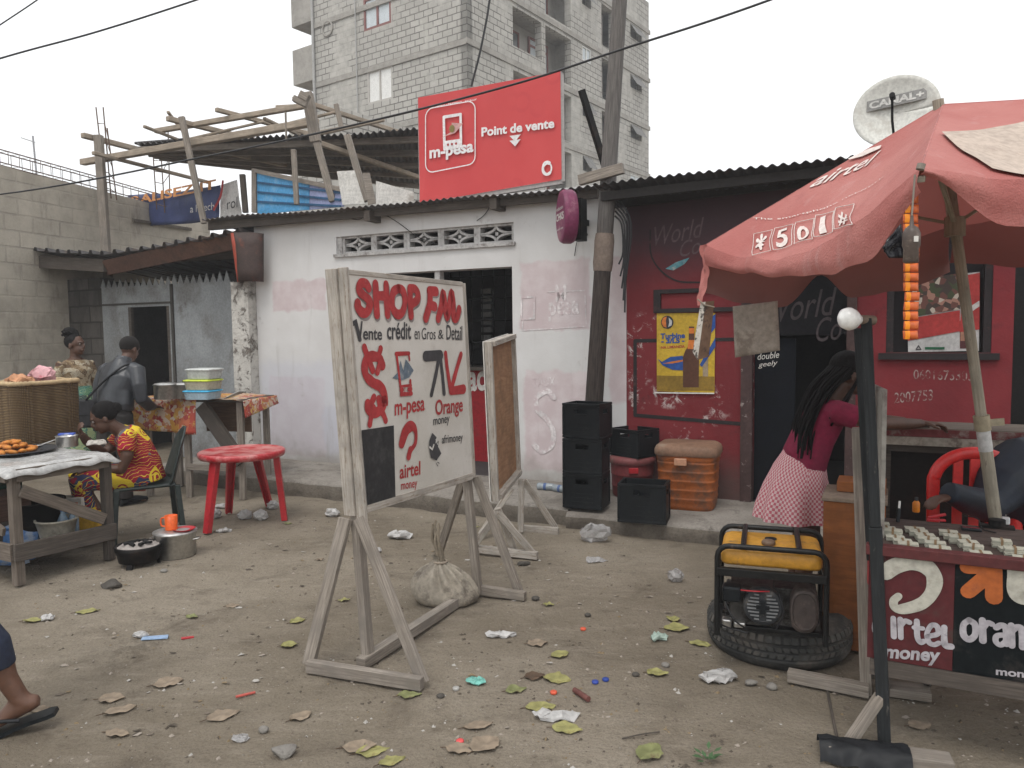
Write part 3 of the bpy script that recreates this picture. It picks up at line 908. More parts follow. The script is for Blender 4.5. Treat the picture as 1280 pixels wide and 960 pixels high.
# folded rusty fascia beam, and the saw edge of the roof sheet above it
b = MB()
A0, A1, A2, A3 = apt(127, 326, -0.45), apt(300, 287, -0.45), apt(292, 312, -0.35), apt(134, 344, -0.35)
b.prism([A3, A2, A1, A0], AF.ey * 0.03)
b.build('rusty_fascia', RUST, shack, bevel=0.004)
def saw_sheet(b, pts, depth, dz, pitch=0.19, h=0.045):
    for p, q in zip(pts, pts[1:]):
        L = (q - p).length; n = max(2, int(L / pitch))
        prof = []
        for i in range(n):
            for (t, z) in ((0.0, 0.0), (0.62, 0.0), (0.72, h), (0.90, h)):
                s_ = (i + t) / n
                prof.append(p.lerp(q, s_) + UP * (z + 0.012 * noise.noise(V((s_ * 9, L, 0)))))
        prof.append(q)
        m = len(prof)
        vs = prof + [r + SF.ey * depth - UP * dz for r in prof]
        b.add(vs, [(i, i + 1, m + i + 1, m + i) for i in range(m - 1)])
b = MB()
saw_sheet(b, [apt(20, 311, -0.5), apt(75, 316, -0.5), apt(130, 318, -0.5), apt(180, 312, -0.5), apt(300, 289, -0.5)], 2.3, 0.3)
b.build('roof', CORR, shack, solid=0.004)
b = MB()
b.bar(apt(22, 326, -0.4), apt(132, 332, -0.4), 0.06, 0.16)
b.bar(apt(30, 334, -0.05), apt(296, 318, -0.05), 0.06, 0.10)
b.build('rafter', DARKWOOD, shack)
b = MB()
R0 = [roof_pt(284, 291, -0.16), roof_pt(293, 351, -0.16)]
pr = []
def drum(u, v):
    t = (u - 0.5) * math.pi * 1.05
    x0_, z0_ = SF.px(284 + 9 * v, 291 + 61 * v, -0.2); x1_, z1_ = SF.px(322, 291 + 61 * v, -0.2)
    cx = (x0_ + x1_) / 2; hw = (x1_ - x0_) / 2
    return SF(cx + hw * math.sin(t), -0.12 - 0.12 * math.cos(t), z0_ + (z1_ - z0_) * u)
b.grid(lambda u, v: drum(u * 0.36 + 0.03 * math.sin(v * 5), v), 8, 4)
b.build('red_drum_sheet', M('red_drum_paint', (0.34, 0.06, 0.035), 0.55, var=0.2, dirt=(0.10, 0.045, 0.035), dscale=5, dth=(0.55, 0.7)), shack, solid=0.004)
b = MB(); b.grid(lambda u, v: drum(0.36 + 0.03 * math.sin(v * 5) + (0.64 - 0.03 * math.sin(v * 5)) * u, v), 12, 4)
b.build('sooty_drum_sheet', M('sooty_drum', (0.055, 0.036, 0.032), 0.6, var=0.3, dirt=(0.13, 0.05, 0.035), dscale=6, dth=(0.56, 0.7)), shack, solid=0.004)

# ------------------------------------------------------------------ bare block wall behind the shack, with rebar
WALLBLK = blocks('bare_grey_blocks', (0.48, 0.435, 0.365), (0.37, 0.335, 0.28), (0.31, 0.28, 0.245), 0.42, 0.21, 0.014, plaster=(0.50, 0.455, 0.385), pth=(0.30, 0.5), stain=(0.19, 0.165, 0.14), sth=(0.54, 0.72))
pa, pb = D(-60, 190, 9.2), D(262, 274, 13.6)
wa, wb = V((pa.x, pa.y, 0)), V((pb.x, pb.y, 0))
BF = Frame(wa, wb - wa)
Lw = (wb - wa).length
BW_ = thing('block_wall', 'tall bare grey block wall behind the shack with rebar along its top', 'wall', wa)
b = MB()
for i in range(8):
    xx0, xx1 = -2.5 + (Lw + 2.5) * i / 8, -2.5 + (Lw + 2.5) * (i + 1) / 8
    z_ = lambda x: pa.z + (pb.z - pa.z) * (x / Lw) + 0.03 * noise.noise(V((x * 1.3, 0, 0)))
    b.hexa([BF(xx0, 0, 0), BF(xx1, 0, 0), BF(xx1, 0.2, 0), BF(xx0, 0.2, 0), BF(xx0, 0, z_(xx0)), BF(xx1, 0, z_(xx1)), BF(xx1, 0.2, z_(xx1)), BF(xx0, 0.2, z_(xx0))])
b.build('wall', WALLBLK, BW_)
b = MB()
q0, q1 = BF.px(165, 272), BF.px(232, 283)
for (dx, dz_, w_, h_) in ((0, 0, 1.3, 0.05), (0.9, -0.25, 0.5, 0.35)):
    b.fbox(BF, q0[0] + dx, q0[0] + dx + w_, -0.035, -0.002, q0[1] + dz_ - h_, q0[1] + dz_)
b.jitter(0.05, 4).build('broken_ledge', CONCF, BW_)
cage = thing('rebar_cage', 'long rusty rebar cage lying along the top of the bare block wall', 'rebar cage', BF(0, 0.1, pa.z))
b = MB()
zt_ = lambda x: pa.z + (pb.z - pa.z) * (x / Lw)
for yy in (0.03, 0.17):
    for hh in (0.04, 0.20):
        b.tube([BF(x, yy, zt_(x) + hh) for x in [-2.5 + (Lw + 2.3) * i / 10 for i in range(11)]], 0.008, 5)
for i in range(44):
    x = -2.4 + (Lw + 2.2) * i / 43
    b.tube([BF(x, 0.03, zt_(x) + 0.04), BF(x, 0.17, zt_(x) + 0.04), BF(x, 0.17, zt_(x) + 0.20), BF(x, 0.03, zt_(x) + 0.20)], 0.005, 4, closed=True)
b.build('cage', REBAR, cage)
def rebar_column(pxs, Y, label):
    b = MB()
    base = D(pxs[0][0], pxs[0][1], Y)
    for (xa_, ya_, xb_, yb_) in pxs: b.tube([D(xa_, ya_, Y), D(xb_, yb_, Y)], 0.009, 5)
    for k in range(5):
        t = 0.1 + 0.18 * k
        b.tube([D(q[0] + (q[2] - q[0]) * t, q[1] + (q[3] - q[1]) * t, Y) for q in pxs], 0.006, 4)
    o = b.build('rebar_column', REBAR, at=base)
    return tag(o, label, 'rebar', 'upright rebar on the block wall')
rebar_column([(133, 246, 120, 134), (139, 248, 129, 134), (146, 250, 134, 160)], 10.8, 'rusty rebar rods rising beside the first timber post')
rebar_column([(196, 262, 191, 187), (206, 266, 201, 187), (213, 268, 210, 160)], 12.0, 'rusty rebar rods rising in front of the navy banner')
b = MB()
b.tube([D(47, 232, 14), D(41, 170, 14)], 0.018, 6)
b.tube([D(26, 172, 14), D(44, 178, 14)], 0.008, 4)
tag(b.build('television_aerial', flat('grey_aluminium', (0.3, 0.3, 0.31), 0.4, 0.6), at=D(47, 232, 14)), 'thin mast with small aerial rising behind the block wall', 'aerial')
# ------------------------------------------------------------------ unfinished block tower behind
TC = D(585, 100, 27.0); TC.z = 0
aL, aR = rad(54.5), rad(35.5)
TLF = Frame(TC, (math.sin(aL), -math.cos(aL), 0))      # left face, x from -8 to 0
TRF = Frame(TC, (math.sin(aR), math.cos(aR), 0))       # right face, x from 0 to 15
tower = thing('unfinished_block_tower', 'tall unfinished grey concrete block tower rising behind the shop roofs', 'building', TC)
LW = TLF.px(393, 100)[0]
RW = TRF.px(811, 100)[0]
zs1 = TRF.px(600, 55)[1]
zs0 = TRF.px(797, 90)[1]
ST = zs0 - zs1
TOP = 17.5
TBLK = blocks('tower_blocks', (0.50, 0.485, 0.45), (0.41, 0.395, 0.365), (0.12, 0.113, 0.105), 0.44, 0.23, 0.020, plaster=(0.48, 0.465, 0.43), pth=(0.50, 0.58), stain=(0.27, 0.25, 0.22), sth=(0.60, 0.8), psc=0.42)
TSLAB = concrete('tower_concrete', (0.40, 0.38, 0.35), (0.29, 0.275, 0.25), (0.19, 0.175, 0.155))
TPLAS = concrete('tower_plaster', (0.44, 0.43, 0.40), (0.36, 0.345, 0.32), (0.28, 0.26, 0.23))
lh = []
W1 = (TLF.px(455, 38)[0], TLF.px(489, 29)[0], TLF.px(472, 34)[1], TLF.px(472, 34)[1] + 1.55)
W2 = (TLF.px(460, 131)[0], TLF.px(491, 123)[0], TLF.px(476, 127)[1], TLF.px(476, 85)[1])
b = MB().wall(TLF, LW, 0.0, 0.0, TOP, 0.3, [W1, W2])
b.build('wall', TBLK, tower)
# right face: loggias at two bays, small shuttered openings
def tx(px, py): return TRF.px(px, py)[0]
holes = []
L0, L1 = tx(641, 40), tx(721, 100)
M0, M1 = tx(752, 90), tx(768, 100)
floors = [zs1 - 2 * ST, zs1 - ST, zs1, zs1 + ST]
lw_ = (L1 - L0)
for z in floors:
    holes.append((L0, L0 + lw_ * 0.42, z + 0.55, z + ST - 0.35))
    holes.append((L0 + lw_ * 0.48, L1 - lw_ * 0.10, z + 0.10, z + ST - 0.35))
    holes.append((M0, M1, z + 0.25, z + ST - 0.3))
small = []
for z in floors:
    small.append((tx(728, 60), tx(739, 60), z + ST * 0.62, z + ST * 0.62 + 0.62))
    small.append((tx(788, 30), tx(802, 30), z + ST * 0.62, z + ST * 0.62 + 0.6))
b = MB().wall(TRF, 0.0, RW, 0.0, TOP, 0.3, holes + small)
b.build('wall', TBLK, tower)
b = MB()
q = TRF(RW, 0, 0)
b.fbox(TRF, RW - 0.3, RW, 0.302, 8.0, 0, TOP)
b.fbox(TRF, 0.3, RW - 0.302, 7.7, 8.0, 0, TOP)
b.build('rear_wall', TBLK, tower)
b = MB()
for z in floors + [zs1 + 2 * ST]:
    b.fbox(TRF, -0.10, RW + 0.08, -0.05, -0.004, z - 0.20, z)
    b.fbox(TLF, LW - 0.02, 0.052, -0.05, -0.004, z - 0.20, z)
    b.fbox(TRF, 0.31, RW - 0.31, 0.31, 7.69, z - 0.2, z)
b.build('floor_slab', TSLAB, tower)
b = MB().fbox(TRF, 0.0, RW, 0.0, 8.0, TOP + 0.003, TOP + 0.2); b.build('roof_slab', TSLAB, tower)
b = MB()
for z in floors:
    b.fbox(TRF, L0 - 0.2, L1 + 0.2, 1.1, 1.2, z, z + ST - 0.21)
    b.fbox(TRF, L0 - 0.25, L0 - 0.05, 0.302, 1.1, z, z + ST - 0.21); b.fbox(TRF, L1 + 0.05, L1 + 0.2, 0.302, 1.1, z, z + ST - 0.21)
    b.fbox(TRF, M0 - 0.2, M1 + 0.2, 0.7, 0.8, z, z + ST - 0.21)
b.build('loggia_wall', TPLAS, tower)
WFR = flat('brown_red_window_frame', (0.20, 0.07, 0.06), 0.5)
GLASS = M('sky_reflection_pane', (0.50, 0.55, 0.58), 0.12, var=0.1, bump=0.0, spec=0.6)  # pale base colour imitates the bright sky reflected in the panes
DGLASS = M('dark_window_pane', (0.10, 0.105, 0.105), 0.2, bump=0.0, spec=0.6)
def window(fr, x0, x1, z0, z1, y, frame, pane, bars=1, t=0.07, top=False):
    b = MB()
    b.fbox(fr, x0, x0 + t, y - 0.03, y + 0.05, z0, z1); b.fbox(fr, x1 - t, x1, y - 0.03, y + 0.05, z0, z1)
    b.fbox(fr, x0 + t, x1 - t, y - 0.03, y + 0.05, z0, z0 + t); b.fbox(fr, x0 + t, x1 - t, y - 0.03, y + 0.05, z1 - t, z1)
    for k in range(bars):
        xm_ = x0 + (x1 - x0) * (k + 1) / (bars + 1)
        b.fbox(fr, xm_ - t / 2, xm_ + t / 2, y - 0.028, y + 0.048, z0 + t, z1 - t)
    if top:
        zt = z0 + (z1 - z0) * 0.74
        b.fbox(fr, x0 + t, x1 - t, y - 0.025, y + 0.045, zt - t / 2, zt + t / 2)
    f = b.build('window', frame, tower)
    b = MB().fbox(fr, x0 + t, x1 - t, y + 0.015, y + 0.025, z0 + t, z1 - t)
    b.build('pane', pane, f)
window(TLF, *W1, 0.03, WFR, GLASS, 1, 0.09, True)
window(TLF, *W2, 0.03, flat('pale_window_frame', (0.42, 0.40, 0.37)), M('white_blind_pane', (0.72, 0.72, 0.70), 0.3, var=0.05), 1, 0.07)
PALEF = flat('grey_window_frame', (0.30, 0.27, 0.24))
for k, z in enumerate(floors):
    window(TRF, L0 + 0.25, L0 + lw_ * 0.40, z + 0.75, z + ST - 0.55, 1.03, WFR, DGLASS if k % 2 == 0 else GLASS)
    window(TRF, L0 + lw_ * 0.55, L0 + lw_ * 0.86, z + 0.6, z + ST - 0.45, 1.03, WFR, GLASS, 1, 0.08, True)
    window(TRF, M0 + 0.1, M1 - 0.1, z + 0.5, z + ST - 0.45, 0.62, PALEF, DGLASS, 0)
SHUT = M('grey_shutter_board', (0.16, 0.155, 0.15), 0.8)
for i, h in enumerate(small):
    if i in (1, 4):
        window(TRF, *h, 0.05, flat('white_window_frame', (0.6, 0.6, 0.58)), GLASS, 1, 0.06)
    else:
        b = MB()
        b.hexa([TRF(h[0], -0.02, h[3] - 0.03), TRF(h[1], -0.02, h[3] - 0.03), TRF(h[1], 0.01, h[3] - 0.03), TRF(h[0], 0.01, h[3] - 0.03), TRF(h[0], -0.02, h[3]), TRF(h[1], -0.02, h[3]), TRF(h[1], 0.01, h[3]), TRF(h[0], 0.01, h[3])])
        b.quad(TRF(h[0], -0.02, h[3] - 0.03), TRF(h[1], -0.02, h[3] - 0.03), TRF(h[1], -0.34, h[2] + 0.08), TRF(h[0], -0.34, h[2] + 0.08))
        b.build('shutter', SHUT, tower)
    b = MB().fbox(TRF, h[0], h[1], 0.30, 0.32, h[2], h[3]); b.build('dark_opening', DGLASS, tower)
# balconies on the hidden side, seen in profile past the corner
def balcony(z, h):
    b = MB()
    xo = TLF.px(366, 80)[0]
    b.fbox(TLF, xo, LW - 0.003, 0.0, 0.12, z + 0.16, z + h); b.fbox(TLF, xo, xo + 0.12, 0.122, 4.5, z + 0.16, z + h)
    b.fbox(TLF, xo, LW - 0.003, 0.0, 4.5, z, z + 0.157)
    b.build('balcony', TSLAB, tower)
balcony(TLF.px(380, 103)[1], 1.4); balcony(TLF.px(380, 103)[1] + ST, 1.4)
b = MB()
for px in (394.5, 448):
    x = TLF.px(px, 100)[0]
    b.tube([TLF(x, -0.08, 0.5), TLF(x, -0.08, TOP)], 0.06 if px < 400 else 0.025, 8)
b.build('drain_pipe', flat('grey_pipe', (0.36, 0.36, 0.35)), tower)
b = MB()
for px, py, r in ((410, 36, 0.28),):
    x, z = TLF.px(px, py)
    b.tube([TLF(x + r * math.cos(t), -0.03, z + r * math.sin(t)) for t in [2 * math.pi * k / 20 for k in range(20)]], 0.04, 6, closed=True)
b.build('round_vent', TSLAB, tower)

# low lean-to building in the gap left of the tower
b = MB()
lb = D(384, 215, 24)
LBF = Frame((lb.x, lb.y, 0), TLF.ex)
b.wall(LBF, -0.8, 1.6, 0, LBF.px(384, 146)[1], 4, [])
tag(b.build('block_annex', TBLK, at=LBF.o), 'low grey block annex in front of the tower behind the timber canopy', 'building')

# ------------------------------------------------------------------ timber canopy on poles above the shop
can = thing('timber_canopy', 'rickety open canopy of grey poles with a dark sheet roof above the white shop', 'canopy', G(320, 200, 2.9))
def zbar(q, z0=4.2, z1=None):
    z1 = z0 if z1 is None else z1
    return G(q[0], q[1], z0), G(q[2], q[3], z1)
for q, z0, w_ in (((103, 203, 396, 152), 4.05, .13), ((195, 164, 389, 131), 4.35, .10), ((103, 169, 173, 187), 4.3, .11), ((116, 191, 261, 228), 4.0, .075), ((209, 148, 346, 182), 4.35, .10),
              ((270, 137, 400, 171), 4.42, .085), ((367, 123, 522, 173), 4.55, .09), ((396, 178, 522, 221), 4.0, .10), ((252, 184, 362, 208), 4.15, .09), ((288, 187, 461, 153), 4.3, .055),
              ((236, 175, 292, 161), 4.25, .05), ((396, 168, 480, 150), 4.2, .06), ((140, 196, 330, 152), 4.38, .05), ((180, 158, 300, 205), 4.28, .06), ((210, 140, 260, 205), 4.5, .055), ((330, 148, 440, 200), 4.3, .06), ((300, 170, 420, 140), 4.45, .055), ((345, 134, 380, 132), 4.6, .07)):
    a, c = zbar(q, z0)
    w_ *= 0.72
    MB().bar(a, c, w_, w_ * 0.9).build('beam', POLEWOOD if w_ < 0.1 else LEGNO, can, bevel=0.01)
def post(x0, y0, x1, y1, Y, w_, mat=LEGNO, extra=0.0, name='post'):
    a, c = D(x0, y0, Y), D(x1, y1, Y)
    d = (c - a).normalized()
    MB().bar(a, c + d * extra, w_ * 0.8, w_ * 0.7).build(name, mat, can, bevel=0.008)
post(123, 169, 128, 243, 10.7, .13, LEGNO, 1.2); post(227, 146, 245, 231, 9.9, .09, LEGNO, 0.5); post(384, 116, 395, 178, 9.0, .15); post(396, 178, 416, 252, 9.0, .10)
post(434, 169, 458, 252, 8.9, .11); post(420, 130, 427, 160, 9.0, .07); post(367, 187, 371, 256, 9.2, .075); post(303, 218, 307, 266, 10.5, .09, DARKWOOD)
post(367, 123, 384, 131, 8.8, .10); post(375, 118, 386, 124, 8.8, .12); post(357, 140, 358, 178, 9.3, .03)
b = MB()
ra, rb_, rc, rd = G(168, 181, 4.2), G(532, 160, 4.2), G(530, 236, 4.2), G(203, 193, 4.2)
nU = 150
def rf(u, v):
    p = ra.lerp(rb_, u).lerp(rd.lerp(rc, u), v)
    return p + UP * (0.018 * math.sin(u * 2 * math.pi * 46) + 0.05 * noise.noise(p * 0.8))
b.grid(rf, nU * 2, 6)
b.build('sheet_roof', CORR, can, solid=0.004)
b = MB()
for k in range(5):
    v = 0.08 + 0.2 * k
    b.bar(ra.lerp(rd, v) - UP * 0.06, rb_.lerp(rc, v) - UP * 0.06, 0.06, 0.08)
b.build('purlin', LEGNO, can)
b = MB()
p0, p1, p2, p3 = (G(*q, 4.27) for q in ((168, 179), (234, 174), (228, 181), (180, 185)))
b.prism([p0, p1, p2, p3], UP * 0.02)
b.build('loose_sheet', CORR, can)

def board(name, pts, Y, mat, label, cat, t=0.02, group=None):
    b = MB()
    P = [D(*q, yy) for q, yy in zip(pts, Y if isinstance(Y, (list, tuple)) else [Y] * len(pts))]
    nn = (P[1] - P[0]).cross(P[2] - P[0]).normalized()
    if nn.y < 0: nn = -nn
    b.prism(P, nn * t)
    return tag(b.build(name, mat, at=P[-1]), label, cat, group)
WHITESHEET = M('dull_white_board', (0.58, 0.565, 0.53), 0.8, dirt=(0.40, 0.37, 0.33), dscale=4)
board('white_board', ((421, 214), (443, 213), (456, 255), (428, 256)), 8.85, WHITESHEET, 'tilted white board leaning between the canopy posts', 'board')
board('white_board', ((470, 226), (517, 240), (517, 256), (470, 256)), 8.75, WHITESHEET, 'low white board beside the red billboard', 'board')
board('grey_plank', ((453, 216), (462, 216), (470, 254), (460, 256)), 8.8, LEGNO, 'short grey plank upright next to the white boards', 'plank')
bl = thing('blue_panel_fence', 'bright blue board fence on the roof under the timber canopy', 'fence', D(322, 262, 10))
FBLUE = Frame(D(319, 262, 10.0), (D(428, 262, 8.9) - D(319, 262, 10.0)) * V((1, 1, 0)))
def fpoly(name, pts, mat, t=0.03, y=0.0, parent=bl):
    b = MB()
    P = [FBLUE(a_, y, c_) for a_, c_ in (FBLUE.px(*q) for q in pts)]
    b.prism(P, FBLUE.ey * t)
    return b.build(name, mat, parent)
fpoly('panel', ((321, 216), (386, 229), (386, 262), (322, 268)), M('sky_blue_board', (0.07, 0.30, 0.56), 0.5, var=0.25, dirt=(0.2, 0.38, 0.55), dscale=5))
fpoly('panel', ((387, 229), (427, 238), (428, 258), (387, 262)), M('pale_violet_board', (0.26, 0.29, 0.46), 0.6, var=0.2))
for y0, y1 in ((228, 241), (240, 250), (252, 258)):
    b = MB(); p, q = FBLUE.px(322, y0), FBLUE.px(427, y1)
    b.bar(FBLUE(p[0], -0.01, p[1]), FBLUE(q[0], -0.01, q[1]), 0.012, 0.025); b.build('seam', M('dark_blue_seam', (0.03, 0.09, 0.18)), bl)
b = MB(); p, q = FBLUE.px(317, 213), FBLUE.px(428, 237)
b.bar(FBLUE(p[0], 0, p[1]), FBLUE(q[0], 0, q[1]), 0.06, 0.05); p = FBLUE.px(319, 266)
b2 = FBLUE.px(319, 214)
b.bar(FBLUE(p[0], -0.01, p[1]), FBLUE(b2[0], -0.01, b2[1]), 0.06, 0.06)
b.build('fence_frame', LEGNO, bl)
# sagging navy banner
BNF = Frame(D(160, 262, 12.6), (D(300, 262, 11.0) - D(160, 262, 12.6)) * V((1, 1, 0)))
ban = thing('vinyl_banner', 'sagging navy vinyl banner with orange lettering behind the block wall', 'banner', BNF.o)
bx0, bx1 = BNF.px(158, 250)[0], BNF.px(299, 250)[0]
def bz(px, py): return BNF.px(px, py)[1]
def bfn(u, v):
    x = bx0 + (bx1 - bx0) * u
    zt = bz(160, 243) + (bz(298, 225) - bz(160, 243)) * u - 0.06 * math.sin(u * math.pi)
    zb = bz(160, 285) + (bz(292, 275) - bz(160, 285)) * u
    return BNF(x, 0.03 * math.sin(x * 5 + v * 2) + 0.02 * noise.noise(V((x * 2, v * 3, 0))), zb + (zt - zb) * v)
b = MB()
b.grid(lambda u, v: bfn(u * 0.84, v), 30, 8); b.build('cloth', M('navy_vinyl', (0.045, 0.060, 0.15), 0.5, var=0.25, scale=3), ban, solid=0.003)
b = MB()
b.grid(lambda u, v: bfn(0.845 + u * 0.155, v), 6, 8); b.build('white_end', M('white_vinyl', (0.62, 0.60, 0.58), 0.5), ban, solid=0.003)
OR = M('orange_letter_paint', (0.62, 0.27, 0.09), 0.6)
ftext(BNF, "RALISEZ IT", OR, (164, 257), (270, 236), (164, 246), ban, off=-0.055, bold=0.03)
ftext(BNF, "a hitech", WHITEPAINT, (238, 266), (268, 262), (238, 257), ban, off=-0.055)
ftext(BNF, "rol", GREYPAINT, (284, 262), (297, 259), (284, 249), ban, off=-0.055)
b = MB()
ribbon(b, [BNF.px(*q) for q in ((283, 228), (280, 246), (272, 262))], 0.05, BNF, -0.055)
b.build('red_stripe', REDPAINT, ban)

# ------------------------------------------------------------------ red billboard on the roof
BBF = Frame(SF(0, 0.36, 0), SF.ex)
bb = thing('billboard', 'big red billboard with white lettering standing on the shop roof', 'billboard', BBF(BBF.px(610, 230)[0], 0, 2.85))
def bbm():
    n = N('red_billboard_vinyl')
    uv, co = n.co('UV'), n.co('Object')
    c = n.mix(n.mp(n.noise(co, 0.9, 4), 0.3, 0.7), (0.50, 0.045, 0.048), (0.56, 0.062, 0.062))
    v = n.vor(co, 3.4, rnd=0.9)
    ring = n.math('MULTIPLY', n.mp(v, 0.20, 0.25), n.mp(v, 0.32, 0.37, 1, 0))
    c = n.mix(n.math('MULTIPLY', ring, n.mp(n.noise(co, 0.8, 2), 0.46, 0.56, 0, 0.45)), c, (0.44, 0.035, 0.045))
    n.bump(n.noise(co, 2.2, 4), 0.15, 0.03)
    return n.fin(c, 0.45, 0, 0.35)
P = [BBF.px(*q) for q in ((522.5, 122), (700.5, 89), (702, 224), (525, 254))]
b = MB()
cs = [(p[0], p[1]) for p in P]
def bbq(u, v):
    xt, zt = cs[0][0] + (cs[1][0] - cs[0][0]) * u, cs[0][1] + (cs[1][1] - cs[0][1]) * u
    xb, zb = cs[3][0] + (cs[2][0] - cs[3][0]) * u, cs[3][1] + (cs[2][1] - cs[3][1]) * u
    crease = -0.012 * math.exp(-((u - 0.16 * v - 0.02) / 0.035) ** 2) * max(0, 1 - v * 2.2)
    return BBF(xb + (xt - xb) * v, crease, zb + (zt - zb) * v)
b.grid(bbq, 50, 40)
b.build('panel', bbm(), bb)
b = MB()
for (p, q) in ((0, 1), (1, 2), (3, 0), (2, 3)):
    b.bar(BBF(cs[p][0], 0.03, cs[p][1] - 0.02), BBF(cs[q][0], 0.03, cs[q][1] - 0.02), 0.04, 0.04)
b.build('frame', flat('grey_steel_frame', (0.32, 0.30, 0.29)), bb)
b = MB()
p = BBF.px(705, 104); q = BBF.px(731, 224)
b.bar(BBF(p[0], 0.45, p[1] + 0.06), BBF(q[0], 0.75, q[1] + 0.05), 0.045, 0.06)
b.build('strut', IRON, bb)
WV = M('white_vinyl_letters', (0.72, 0.70, 0.70), 0.5, var=0.08)
o_ = -0.016
ftext(BBF, 'Point de vente', WV, (602, 171), (693, 160), (602, 159.5), bb, off=o_, bold=0.035)
ftext(BBF, 'm-pesa', WV, (537, 203), (592, 194.5), (537, 188), bb, off=o_, bold=0.035)
ftext(BBF, 'ENVOI - DEPOT - PAIEMENT - RETRAIT', WV, (531, 136), (596, 125.5), (531, 134), bb, off=o_, bold=0.02)
b = MB()
pts = []
for (cx_, cy_, a0) in ((586, 138.5, -90), (586, 196, 0), (542, 205, 90), (542, 146, 180)):
    x_, z_ = BBF.px(cx_, cy_)
    for k in range(6):
        t = rad(a0 + 90 * k / 5)
        pts.append((x_ + 0.085 * math.cos(t + math.pi / 2 * 0), z_ - 0.085 * math.sin(t)))
pts.append(pts[0])
for p, q in zip(pts, pts[1:]): ribbon(b, [p, q], 0.011, BBF, o_, False)
b.build('logo_outline', WV, bb)
b = MB()
ph = [BBF.px(*q) for q in ((556, 147), (577, 143.5), (577.5, 183), (557, 187))]
for p, q in zip(ph, ph[1:] + ph[:1]): ribbon(b, [p, q], 0.03, BBF, o_, False)
fill(b, [BBF.px(*q) for q in ((556, 177), (577, 174), (577.5, 183), (557, 187))], BBF, o_)
b.build('phone_symbol', WV, bb)
b = MB()
for x_, y_ in ((561.5, 181.5), (566.5, 180.8), (571.5, 180)):
    p = BBF.px(x_, y_); fill(b, [(p[0] + 0.013 * math.cos(t), p[1] + 0.013 * math.sin(t)) for t in [k * math.pi / 4 for k in range(8)]], BBF, o_ - 0.004)
b.build('phone_buttons', REDPAINT, bb)
b = MB()
fill(b, [BBF.px(*q) for q in ((552, 174), (558, 170), (566, 165), (566, 154), (580, 155), (575, 161), (570, 167), (560, 170))], BBF, o_ - 0.002)
b.build('banknote_symbol', M('pale_pink_note', (0.62, 0.36, 0.34), 0.6), bb)
b = MB()
p = BBF.px(566.5, 161.5)
fill(b, [(p[0] + 0.032 * math.cos(t), p[1] + 0.038 * math.sin(t)) for t in [k * math.pi / 8 for k in range(16)]], BBF, o_ - 0.006)
b.build('coin_symbol', M('olive_gold', (0.24, 0.19, 0.06), 0.6), bb)
b = MB()
for dy in (0, 6):
    fill(b, [BBF.px(*q) for q in ((638, 170.5 + dy), (652, 168.5 + dy), (645, 177.5 + dy))], BBF, o_)
b.build('arrow_symbol', WV, bb)
b = MB()
p = BBF.px(685, 211)
ribbon(b, [(p[0] + 0.045 * math.cos(t), p[1] + 0.055 * math.sin(t)) for t in [rad(60) + k * rad(340) / 14 for k in range(15)]], [0.035] * 4 + [0.028] * 7 + [0.016] * 4, BBF, o_)
b.build('ring_emblem', WV, bb)

# ------------------------------------------------------------------ leaning utility pole, cables
PF = Frame(SF(0, -0.34, 0), SF.ex)
q0, q1 = PF.px(743, 497), PF.px(775, -5)
p0, p1 = PF(q0[0], 0, q0[1]), PF(q1[0], 0, q1[1])
d = (p1 - p0) / (p1.z - p0.z)
pole = thing('utility_pole', 'dark leaning wooden utility pole rising behind the tall crate stack', 'pole', p0 - d * p0.z)
zt = lambda z: p0 + d * (z - p0.z)
def polem():
    n = N('burnt_pole_wood')
    uv, co = n.co('UV', (2, 22, 1)), n.co('Object')
    g = n.noise(uv, 3, 7, 0.65)
    sep = n.n('SeparateXYZ'); n.l(co, sep.inputs[0])
    up = n.mp(n.math('ADD', sep.outputs[2], n.math('MULTIPLY', n.noise(co, 4, 4), 0.4)), 2.3, 2.75)
    c = n.mix(up, n.mix(n.mp(g, 0.3, 0.7), (0.020, 0.016, 0.014), (0.060, 0.046, 0.04)), n.mix(n.mp(g, 0.3, 0.7), (0.085, 0.078, 0.074), (0.165, 0.152, 0.142)))
    n.bump(g, 0.5, 0.008)
    return n.fin(c, 0.85)
MB().tube([zt(z) for z in (0.0, 1.2, 2.4, 3.6, 5.4)], [0.082, 0.076, 0.069, 0.063, 0.055], 14).build('shaft', polem(), pole)
b = MB().tube([zt(z) for z in (2.05, 2.12, 2.2, 2.3, 2.36)], [0.077, 0.085, 0.082, 0.084, 0.076], 12)
b.build('bark_wrap', M('stripped_bark', (0.18, 0.14, 0.115), 0.9, bump=0.6, bscale=30), pole)
b = MB()
for k in range(5): b.tube(cat_rom([zt(2.5 + 0.04 * k) + SF.ex * 0.08, zt(2.42) + SF.ex * (0.15 + 0.02 * k) - SF.ey * 0.02, zt(2.2 - 0.06 * k) + SF.ex * (0.17 + 0.01 * k), zt(2.1 - 0.1 * k) + SF.ex * (0.14 + 0.02 * k)], 4), 0.008, 5)
b.build('hanging_wires', CABLE, pole)
b = MB().bar(zt(2.80) - SF.ex * 0.22 - SF.ey * 0.10, zt(2.86) + SF.ex * 0.16 - SF.ey * 0.10, 0.05, 0.085)
b.build('cross_timber', LEGNO, pole, bevel=0.004)
def cable(pts, r, label):
    P = cat_rom(pts, 10)
    return tag(MB().tube(P, r, 5).build('overhead_cable', CABLE, at=P[0]), label, 'cable', 'overhead cables')
